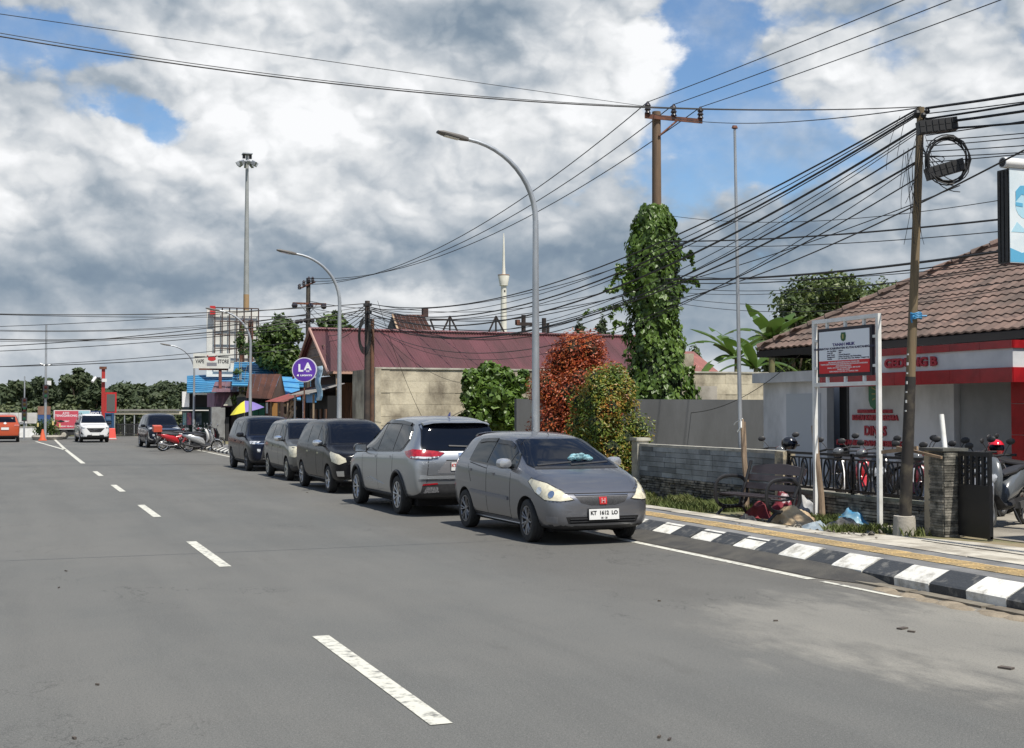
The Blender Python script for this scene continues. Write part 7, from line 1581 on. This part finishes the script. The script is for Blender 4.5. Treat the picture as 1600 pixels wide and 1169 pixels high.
# ================================================================== FAR END OF THE ROAD
def far(px, py, Y): w = at(px, py, Y=Y); return w, (w.x*math.sin(YAW)+Y*math.cos(YAW))/2000
def slab(name, label, cat, px0, px1, py0, py1, Y, th, m, parts=None):
    w0, k = far(px0, 643, Y); w1, _ = far(px1, 643, Y); z0, z1 = max(0, EYE+(643-py1)*k), EYE+(643-py0)*k
    o = thing(name, label, cat, ((w0.x+w1.x)/2, Y, 0)); hw = abs(w1.x-w0.x)/2
    MB().bb((-hw, 0, z0), (hw, th, z1)).build('panel', m, o, smooth=False); return o, k, hw, z0, z1
o, k, hw, z0, z1 = slab('white_hoarding', 'long white hoarding on posts at the far left edge', 'hoarding', -60, 58, 645, 662, 101, .15, mat('hoarding_white', (.58, .57, .55), (.45, .44, .42), 1, .7))
for i in range(8): MB().bb((-hw+i*2*hw/7-.05, .02, 0), (-hw+i*2*hw/7+.05, .12, z0)).build('post', m_galv, o, smooth=False)
for i in range(9): MB().bb((-hw+i*2*hw/8-.02, -.02, z0), (-hw+i*2*hw/8+.02, -.002, z1)).build('joint_batten', m_cap, o, smooth=False)
o, k, hw, z0, z1 = slab('low_white_wall', 'low white painted wall behind the orange people carrier', 'wall', 28, 60, 668, 684, 98, .3, m_white); MB().bb((-hw, -.03, z1), (hw, .33, z1+.06)).build('coping', m_cap, o, smooth=False)
o, k, hw, z0, z1 = slab('brown_blue_board', 'board with brown upper half and blue lower half behind the planter', 'board', 59, 79, 635, 648, 100, .12, mat('brown_board', (.24, .13, .09), (.18, .1, .07), 2, .7)); MB().bb((-hw, .01, z0-.62), (hw, .11, z0)).build('blue_panel', mat('deep_blue', (.02, .05, .16), (.04, .10, .24), 1, .6), o, smooth=False)
for x in (-hw+.1, hw-.2): MB().bb((x, .02, 0), (x+.1, .1, z0-.62)).build('post', m_galv, o, smooth=False)
# trailer kiosk
o = thing('box_trailer', 'pink and light blue food trailer with printed writing and dusty wheel beside the white car', 'trailer', (far(113, 643, 90)[0].x, 90, 0)); k = far(113, 643, 90)[1]; hw = 27*k; z0, z1 = EYE+(643-671)*k, EYE+(643-641)*k
MB().bb((-hw, 0, z0), (hw, 1.6, z1)).build('box', mat('trailer_white', (.66, .62, .60), rough=.5), o, smooth=False)
MB().bb((-hw+.06, -.02, z0+.07), (hw*.33, -.002, z1-.05)).build('pink_panel', mat('panel_pink', (.50, .07, .10), (.45, .06, .09), 2, .5), o, smooth=False)
MB().bb((hw*.34, -.02, z0+.07), (hw-.05, -.002, z1-.05)).build('blue_panel', mat('panel_pale_blue', (.25, .47, .56), (.35, .55, .6), 2, .5), o, smooth=False)
for s, sz, x, z in (('AYO', .20, -.35*hw, .84), ('TENGGARONG', .20, -.33*hw, .71), ('HEBAT', .12, -.32*hw, .42), ('SEHAT SELALU', .12, -.28*hw, .16)): text(s, sz, (x, -.022, z0+(z1-z0)*z), FACE_C, mwh, o, ext=.001, bold=.003)
MB().loft([((-.80*hw, -.024, z0+.55), (0, 0, .02), (0, .002, 0)), ((-.62*hw, -.024, z0+.55), (0, 0, .09), (0, .002, 0)), ((-.40*hw, -.024, z0+.52), (0, 0, .01), (0, .002, 0))], 8).build('printed_fish', m_mblk, o)
wh = bpy.data.objects.new('wheel', None); C.objects.link(wh); wh.parent = o; wh.location = (-.45*hw, .02, .31)
Rr = Matrix.Rotation(rad(90), 4, 'X'); MB().lathe([(.2, -.09), (.29, -.09), (.31, -.05), (.31, .05), (.29, .09), (.2, .09)], 22, Rr).build('tyre', m_rubber, wh); MB().lathe([(.215, -.07), (.215, .08), (.1, .10), (.02, .10)], 18, Rr).build('rim', mat('dusty_rim', (.40, .38, .32), rough=.8), wh)
MB().bb((-.9*hw, .1, .28), (hw*.9, 1.5, z0)).build('chassis', m_plastic, o, smooth=False); MB().bb((-.85*hw, -.02, .05), (-.80*hw, .03, z0)).build('prop_leg', m_plastic, o, smooth=False); MB().bb((.8*hw, -.02, .05), (.85*hw, .03, z0)).build('prop_leg', m_plastic, o, smooth=False)
o, k, hw, z0, z1 = slab('dark_blue_kiosk', 'dark blue kiosk with a lit-looking printed header behind the white car', 'kiosk', 138, 163, 642, 652, 92, .3, mat('kiosk_blue', (.012, .03, .10), rough=.5))
text('MIXUE', .34, (.0, -.01, (z0+z1)/2), FACE_C, mwh, o, bold=.008)
for x in (-hw, hw-.1): MB().bb((x, .05, 0), (x+.1, .25, z0)).build('post', m_plastic, o, smooth=False)
o = thing('red_screen_pole', 'bright red pole carrying a red-framed grey outdoor screen', 'sign', (far(161, 643, 90)[0].x, 90, 0)); k = far(161, 643, 90)[1]
MB().bb((-.11, -.11, 0), (.11, .11, EYE+(643-573)*k)).build('pole', mat('pole_red', (.36, .025, .02), rough=.5), o, smooth=False); MB().bb((-.25, -.2, EYE+(643-577)*k), (.2, .2, EYE+(643-573)*k)).build('cap', m_rust, o, smooth=False)
MB().bb((3*k, -.1, EYE+(643-645)*k), (20*k, .25, EYE+(643-613)*k)).build('screen_box', m_red, o, smooth=False); MB().bb((5*k, -.12, EYE+(643-643)*k), (17.5*k, -.101, EYE+(643-616)*k)).build('screen', mat('screen_grey', (.10, .10, .095), rough=.4), o, smooth=False)
MB().bb((-.1, -.3, EYE+(643-597)*k), (.2, -.18, EYE+(643-592)*k)).build('camera_box', m_mwht, o, smooth=False); MB().tube([(-.2, 0, EYE+(643-592)*k), (-14*k, -.3, EYE+(643-589)*k)], .04, 6).build('camera_arm', m_plastic, o); MB().tube([(-12*k, -.3, EYE+(643-590)*k), (-17*k, -.5, EYE+(643-597)*k)], .1, 8).build('camera', m_mwht, o)
o = thing('blue_lattice_post', 'dark blue steel lattice leg under the red screen', 'post', (far(170, 643, 93)[0].x, 93, 0)); k = far(170, 643, 93)[1]
for x in (-6, 6): MB().bb((x*k-.08, -.08, 0), (x*k+.08, .08, EYE)).build('leg', mat('lattice_blue', (.02, .07, .16), rough=.5), o, smooth=False)
for i in range(4): MB().bb((-6*k, -.05, .3+i*.45), (6*k, .05, .38+i*.45)).build('rung', mat('lattice_blue', (.02, .07, .16), rough=.5), o, smooth=False)
MB().bb((-5*k, .02, .4), (5*k, .06, 1.8)).build('panel', mat('kiosk_pale', (.1, .17, .25), (.03, .06, .12), 3, .5), o, smooth=False)
o = thing('red_barrier', 'red plastic road barrier right of the white car', 'barrier', (far(175, 643, 88)[0].x, 88, 0)); MB().add([(x, y, z) for z, hx, hy in ((0, .28, .3), (.15, .25, .25), (.7, .2, .12), (.75, .18, .1)) for x, y in ((-hx, -hy), (hx, -hy), (hx, hy), (-hx, hy))], [(0, 3, 2, 1), (12, 13, 14, 15)]+[(4*i+j, 4*i+(j+1) % 4, 4*i+4+(j+1) % 4, 4*i+4+j) for i in range(3) for j in range(4)]).build('barrier_body', mat('barrier_red', (.6, .06, .04), rough=.5), o, smooth=False)
MB().bb((-.27, -.31, .04), (.27, -.29, .1)).build('foot_strip', m_mwht, o, smooth=False)
# long cream roof beam of the far shelter with a fence beneath
o = thing('far_shelter', 'long low shelter with a cream beam across the far side of the junction', 'shelter', (far(233, 643, 103)[0].x, 103, 0)); k = far(233, 643, 103)[1]; hw = 66*k
MB().bb((-hw, 0, EYE+(643-647.5)*k), (hw, .2, EYE+(643-643)*k)).build('beam', mat('cream_beam', (.52, .47, .36), (.42, .38, .3), 1, .7), o, smooth=False)
MB().bb((-hw*.9, -.1, EYE+(643-642.5)*k), (hw*.7, 2, EYE+(643-639.5)*k)).build('roof', mat('grey_roof_edge', (.22, .21, .19), (.16, .15, .14), 1, .8), o, smooth=False)
for i in range(10): x = -hw+i*2*hw/9; MB().bb((x-.04, .05, 0), (x+.04, .15, EYE+(643-648)*k)).build('post', m_galv, o, smooth=False)
o = thing('far_fence', 'dark steel bar fence under the cream beam beyond the junction', 'fence', (far(225, 643, 99)[0].x, 99, 0)); k = far(225, 643, 99)[1]; hw = 40*k
for z in (.15, .85): MB().bb((-hw, 0, z), (hw, .05, z+.06)).build('rail', m_plastic, o, smooth=False)
for i in range(40): x = -hw+i*2*hw/39; MB().bb((x-.025, .01, 0), (x+.025, .04, .95 if i % 5 else 1.1)).build('bar', m_plastic, o, smooth=False)
# traffic lights
def signal(px, top, Y, lab, ys, r=.06):
    w, k = far(px, 643, Y); o = thing('traffic_light', lab, 'traffic light', (w.x, Y, 0)); MB().tube([(0, 0, 0), (0, 0, EYE+(643-top)*k)], [r, r*.7], 10).build('pole', m_galv, o)
    for y in ys:
        z = EYE+(643-y)*k; h = MB().bb((-.17, -.2, z-.45), (.17, -.02, z+.45)).build('signal_head', m_plastic, o, smooth=False)
        for i, c in enumerate(((.05, .008, .006), (.05, .035, .006), (.01, .07, .03))): MB().lathe([(.10, 0), (.10, .015), (.001, .03)], 12, Matrix.Translation((0, -.2, z+.28-i*.28)) @ Matrix.Rotation(rad(90), 4, 'X')).build('signal_lens', mat('lens%d' % 0+'abc'[i], c, rough=.3), h)
    return o, k
o, k = signal(71, 507, 88, 'tall white pole with traffic signals and a bracket lamp above the planter', (612,), .09)
MB().bb((2*k, -.15, EYE+(643-602)*k), (8*k, .05, EYE+(643-595)*k)).build('junction_box', m_mwht, o, smooth=False); MB().tube([(-9*k, 0, EYE+(643-568)*k), (0, 0, EYE+(643-572)*k), (9*k, 0, EYE+(643-569)*k)], .04, 6).build('cross_bracket', m_galv, o)
signal(38, 588, 93, 'shorter traffic light on a thin grey pole beside the orange people carrier', (632, 648))
# cone and planter
w, _ = far(67, 643, 86.5); o = thing('traffic_cone', 'orange traffic cone in front of the planter', 'traffic cone', (w.x, 86.5, 0)); cmm = mat('cone_orange', (.62, .12, .05), rough=.5)
MB().box((0, 0, .03), (.5, .5, .06)).build('base', cmm, o, smooth=False); MB().lathe([(.2, .06), (.05, .72)], 16).build('cone', cmm, o); MB().lathe([(.13, .33), (.105, .45)], 16).build('white_band', m_mwht, o)
w, k = far(75, 643, 89); o = thing('planter', 'round green planter with yellow reflectors around the foot of the white pole', 'planter', (w.x, 89.2, 0)); MB().lathe([(.9, 0), (1.0, .2), (.95, .3)], 20).build('kerb_ring', m_concrete, o)
random.seed(3); cl = [((random.uniform(-.6, .6), random.uniform(-.5, .5), random.uniform(.4, 1.1)), .38) for _ in range(14)]; stuff(leaves(MB(), cl, 1300, .14, asp=.6).build('foliage', m_tree, o, smooth=False))
for x in (-.62, -.2, .3, .72): MB().bb((x-.05, -.75, .8+.2*math.cos(x*2)), (x+.05, -.70, 1.05+.2*math.cos(x*2))).build('reflector', mat('reflector_yellow', (.6, .5, .2), rough=.4), o, smooth=False)
# parasol
w = at(379, 660, X=9.9); o = thing('parasol', 'yellow and purple striped market parasol beside the far street lamp', 'parasol', (w.x, w.y, .2)); R_ = .80; hz = 2.05
MB().cyl((0, 0, 0), (.12, 0, hz), .02, n=8).build('pole', m_white, o)
Mt = Matrix.Translation((.12, 0, hz)) @ Matrix.Rotation(rad(-14), 4, 'Y')
my, mpz = mat('parasol_yellow', (.62, .55, .05), rough=.7), mat('parasol_purple', (.17, .13, .36), rough=.7)
for i in range(8):
    a0, a1 = i*math.pi/4+.5, (i+1)*math.pi/4+.5; b = MB(); vs = []
    for j in range(5):
        rr = R_*j/4; z = .10-.50*(j/4)**1.5
        for q in range(4): a = a0+(a1-a0)*q/3; sg2 = 1-.06*math.sin(math.pi*q/3)*(j/4); vs.append((rr*sg2*math.cos(a), rr*sg2*math.sin(a), z))
    b.add(vs, [(j*4+q, j*4+q+1, j*4+5+q, j*4+4+q) for j in range(4) for q in range(3)], Mt); b.build('canopy_panel', my if i in (2, 3, 4, 7) else mpz, o)

# ================================================================== ON THE VERGE
bn = thing('park_bench', 'dark brown slatted bench with black cast-iron oval arms, on the verge before the stone wall', 'bench', (11.0, 17.45, .15), rad(3))
m_iron = mat('cast_iron', (.018, .018, .02), rough=.45); m_slat = mat('plum_brown_slat', (.048, .036, .039), (.034, .026, .028), 4, .5, rand=.15, stretch=(4, .5, 4))
for sy in (-.70, .70):
    b = MB(); se = lambda v, p_: math.copysign(abs(v)**p_, v)
    b.tube([(-.06+.31*se(math.cos(t), .72), sy, .41+.25*se(math.sin(t), .72)) for t in [i*.2618 for i in range(25)]], .024, 8, cap=False, flat=1.3)
    b.tube([(-.35, sy, .0), (-.31, sy, .06), (-.20, sy, .15), (0, sy, .17), (.16, sy, .15), (.22, sy, .06), (.27, sy, 0)], .026, 8)
    b.tube([(.14, sy, .38), (.22, sy, .55), (.33, sy, .90)], .026, 8); b.tube([(.10, sy, .18), (.16, sy, .38)], .024, 6)
    b.build('arm_frame', m_iron, bn)
    b = MB().tube([(-.30, sy, .36), (-.1, sy, .34), (.15, sy, .36)], .02, 6).build('seat_support', m_iron, bn)
for i in range(6): MB().box((-.27+i*.078, 0, .385-.004*abs(i-2)), (.066, 1.40, .026)).build('seat_slat', m_slat, bn, smooth=False)
for i in range(2): MB().box((.225+i*.06, 0, .50+i*.13), (.024, 1.40, .10), (0, rad(20), 0)).build('back_slat', m_slat, bn, smooth=False)
b = MB(); n_ = 14
vs = [];
for i in range(n_+1):
    y = -.70+1.4*i/n_; h_ = .11+.055*math.sin(math.pi*i/n_)
    for dx in (0, .026): vs += [(.325+dx, y, .70), (.325+dx+h_*.36, y, .70+h_)]
b.add(vs, [(4*i+a, 4*i+b_, 4*i+4+b_, 4*i+4+a) for i in range(n_) for a, b_ in ((0, 1), (1, 3), (3, 2), (2, 0))]+[(0, 2, 3, 1), (4*n_, 4*n_+1, 4*n_+3, 4*n_+2)]); b.build('back_rail', m_slat, bn, smooth=False)
# rough posts
def rough(label, base, top, r, name='wooden_post'):
    base, top = Vector(base), Vector(top); b = MB()
    for k in range(2):
        o_ = Vector((.035*k-.02, .03*k, 0)); t_ = top+o_*2.4-Vector((0, 0, .05*k)); b.tube([base+o_, base.lerp(t_, .3)+Vector((.012, .0, 0)), base.lerp(t_, .6)-Vector((.015, .01, 0)), t_], [r, r*.9, r*.85, r*.7], 7)
    return tag(b.build(name, m_wood), label, 'post')
a = at(1167, 770, X=11.75); rough('split grey-brown stake with a white rag in front of the stone wall', (11.75, a.y, .1), at(1163, 655, X=11.8), .045)
b = MB().tube([at(1160, 654, X=11.7), at(1150, 660, X=11.7), at(1147, 664, X=11.7)], .01, 5); b.tube([at(1158, 655, X=11.7), at(1158, 668, X=11.68), at(1153, 675, X=11.66)], .018, 5); tag(b.build('rag', m_white), 'white rag tied round the top of the split stake', 'rag')
a = at(1286, 806, X=11.88); rough('leaning brown stake just right of the left white signpost', (11.88, a.y, .1), at(1275, 665, X=11.85), .05)
a = at(1477, 706, X=12.1); tag(MB().cyl(a, at(1471, 648, X=12.15), .035, .035, 12).build('white_pipe', m_white), 'leaning white pipe standing on top of the slate gate pillar', 'pipe')
b = MB(); p0 = at(1372, 697, X=11.7); p1 = at(1440, 710, X=11.85); b.box((p0+p1)/2, (.03, (p0-p1).length, .05), (rad(-6), 0, 0)); p0 = at(1395, 702, X=11.6); p1 = at(1478, 712, X=11.75); b.box((p0+p1)/2, (.03, (p0-p1).length, .035), (rad(7), 0, 0)); tag(b.build('broken_lath', m_raw, smooth=False), 'broken pale laths wedged behind the leaning pole above the railing', 'lath')
# rubbish heap
def crumple(name, label, cat, c, sx, sy, h, m, seed, rz=0):
    random.seed(seed); b = MB(); n_ = 30
    for i in range(n_+1):
        for j in range(n_+1):
            u, v_ = i/n_*2-1, j/n_*2-1; r2 = min(1, (u*u+v_*v_)); q = noise.noise(Vector((u*1.6+seed, v_*1.6, 0)))*.45; rg = 0; f_ = 1
            for o_ in range(3): w_ = noise.noise(Vector((u*2.6*f_+seed*5+.6*v_*f_, v_*1.5*f_, seed+o_))); rg += (.55-abs(w_)*1.6)/f_; f_ *= 2.1
            z = h*(max(0, 1-r2)**.8)*(1+.8*noise.noise(Vector((u*1.7+seed*3, v_*1.7, 1))))+.055*max(0, rg)*(1-r2*.6)
            b.v.append((sx*u*(1+q)*.92, sy*v_*(1-q)*.92, z*.82-.012))
    b.f = [(i*(n_+1)+j, (i+1)*(n_+1)+j, (i+1)*(n_+1)+j+1, i*(n_+1)+j+1) for i in range(n_) for j in range(n_)]
    o = b.build(name, m, smooth='full'); o.location = (c[0], c[1], .15); o.rotation_euler = (0, 0, rad(rz)); return tag(o, label, cat)
def gp(px, py): return at(px, py, z=.17)
crumple('red_sack', 'crumpled dull red cloth on the heap behind the bench', 'cloth', gp(1190, 805), .26, .38, .26, mat('cloth_dull_red', (.26, .035, .045), (.16, .03, .04), 6, .8), 1)
crumple('red_striped_cloth', 'dark red and white striped cloth on top of the heap right of the bench', 'cloth', gp(1222, 803), .20, .26, .38, mat('cloth_striped', (.20, .02, .035), (.50, .42, .44), 7, .8, contrast=(.56, .60)), 2)
crumple('beige_sack', 'torn beige sacking spilling on to the sidewalk at the foot of the left signpost', 'sack', gp(1240, 815), .34, .50, .26, mat('sack_beige', (.48, .37, .23), (.30, .21, .13), 5, .9), 3)
crumple('pale_cloth', 'pale grey cloth hanging over the heap just left of the signpost', 'cloth', gp(1258, 806), .20, .26, .34, mat('cloth_pale', (.42, .42, .42), (.24, .26, .28), 5, .8), 4)
crumple('grey_plastic_sheet', 'crumpled blue-grey plastic sheet at the foot of the left signpost', 'sheet', gp(1276, 827), .22, .34, .13, mat('sheet_bluegrey', (.20, .25, .29), (.32, .36, .38), 6, .5), 5)
crumple('blue_plastic_sheet', 'flat bright blue plastic sheet between the two white signposts', 'sheet', gp(1330, 815), .22, .42, .20, mat('sheet_blue', (.05, .22, .40), (.20, .32, .38), 5, .4), 6)
crumple('dark_rubbish_heap', 'low heap of dark rubble and rags between the two white signposts', 'rubbish', gp(1325, 826), .28, .52, .15, mat('rubble_dark', (.07, .065, .06), (.22, .21, .19), 9, .9), 7)
random.seed(4); lt = MB()
for _ in range(150):
    px = random.choice((random.gauss(1180, 22), random.gauss(1320, 28), random.gauss(1250, 20))); p = gp(px, random.gauss(824, 5)+(px-1180)*.05); s = random.uniform(.015, .06); lt.box((p.x, p.y, .16+s*.3), (s, s*random.uniform(.5, 1.6), s*.35), (random.random(), random.random(), random.uniform(0, 3)))
o = lt.build('litter', mat('litter_mixed', (.30, .27, .22), (.06, .055, .05), 11, .9, island=.7), smooth=False); stuff(o); tag(o, 'scattered scraps of litter around the cloth heap', 'litter')
crumple('black_bag', 'black plastic bag beneath the bench', 'bag', gp(1168, 815), .15, .24, .12, m_plastic, 9)
# small bits lying on the road
random.seed(14); rb_ = MB()
for px, py, s in ((1100+320, 925-0, .0), ): pass
for px, py, sx, sy in ((1410, 983, .10, .05), (1424, 988, .06, .03), (1572, 1045, .10, .06), (1212, 971, .04, .01), (1030, 1153, .03, .015), (1046, 1157, .035, .012), (152, 1071, .03, .012), (116, 1155, .03, .015), (480, 770, .05, .02), (103, 893, .05, .01), (92, 919, .04, .01), (1030, 940, .03, .01)):
    p = at(px, py, z=0); rb_.box((p.x, p.y, .008), (sx, sy, .012), (0, 0, random.uniform(0, 3)))
o = rb_.build('leaf_litter', mat('dead_leaf', (.06, .05, .045), (.12, .10, .08), 20, .9), smooth=False); stuff(o); tag(o, 'a few dead leaves and scraps lying on the asphalt', 'leaf litter')
b = MB(); 
for k in range(2): p = gp(1440+k*18, 866); b.box((p.x, p.y, .18), (.10, .3, .02), (0, 0, .4*k))
stuff(tag(b.build('brick_scraps', mat('brick_scrap', (.30, .14, .08), rough=.9), smooth=False), 'broken brick scraps on the pale concrete strip', 'scraps'))
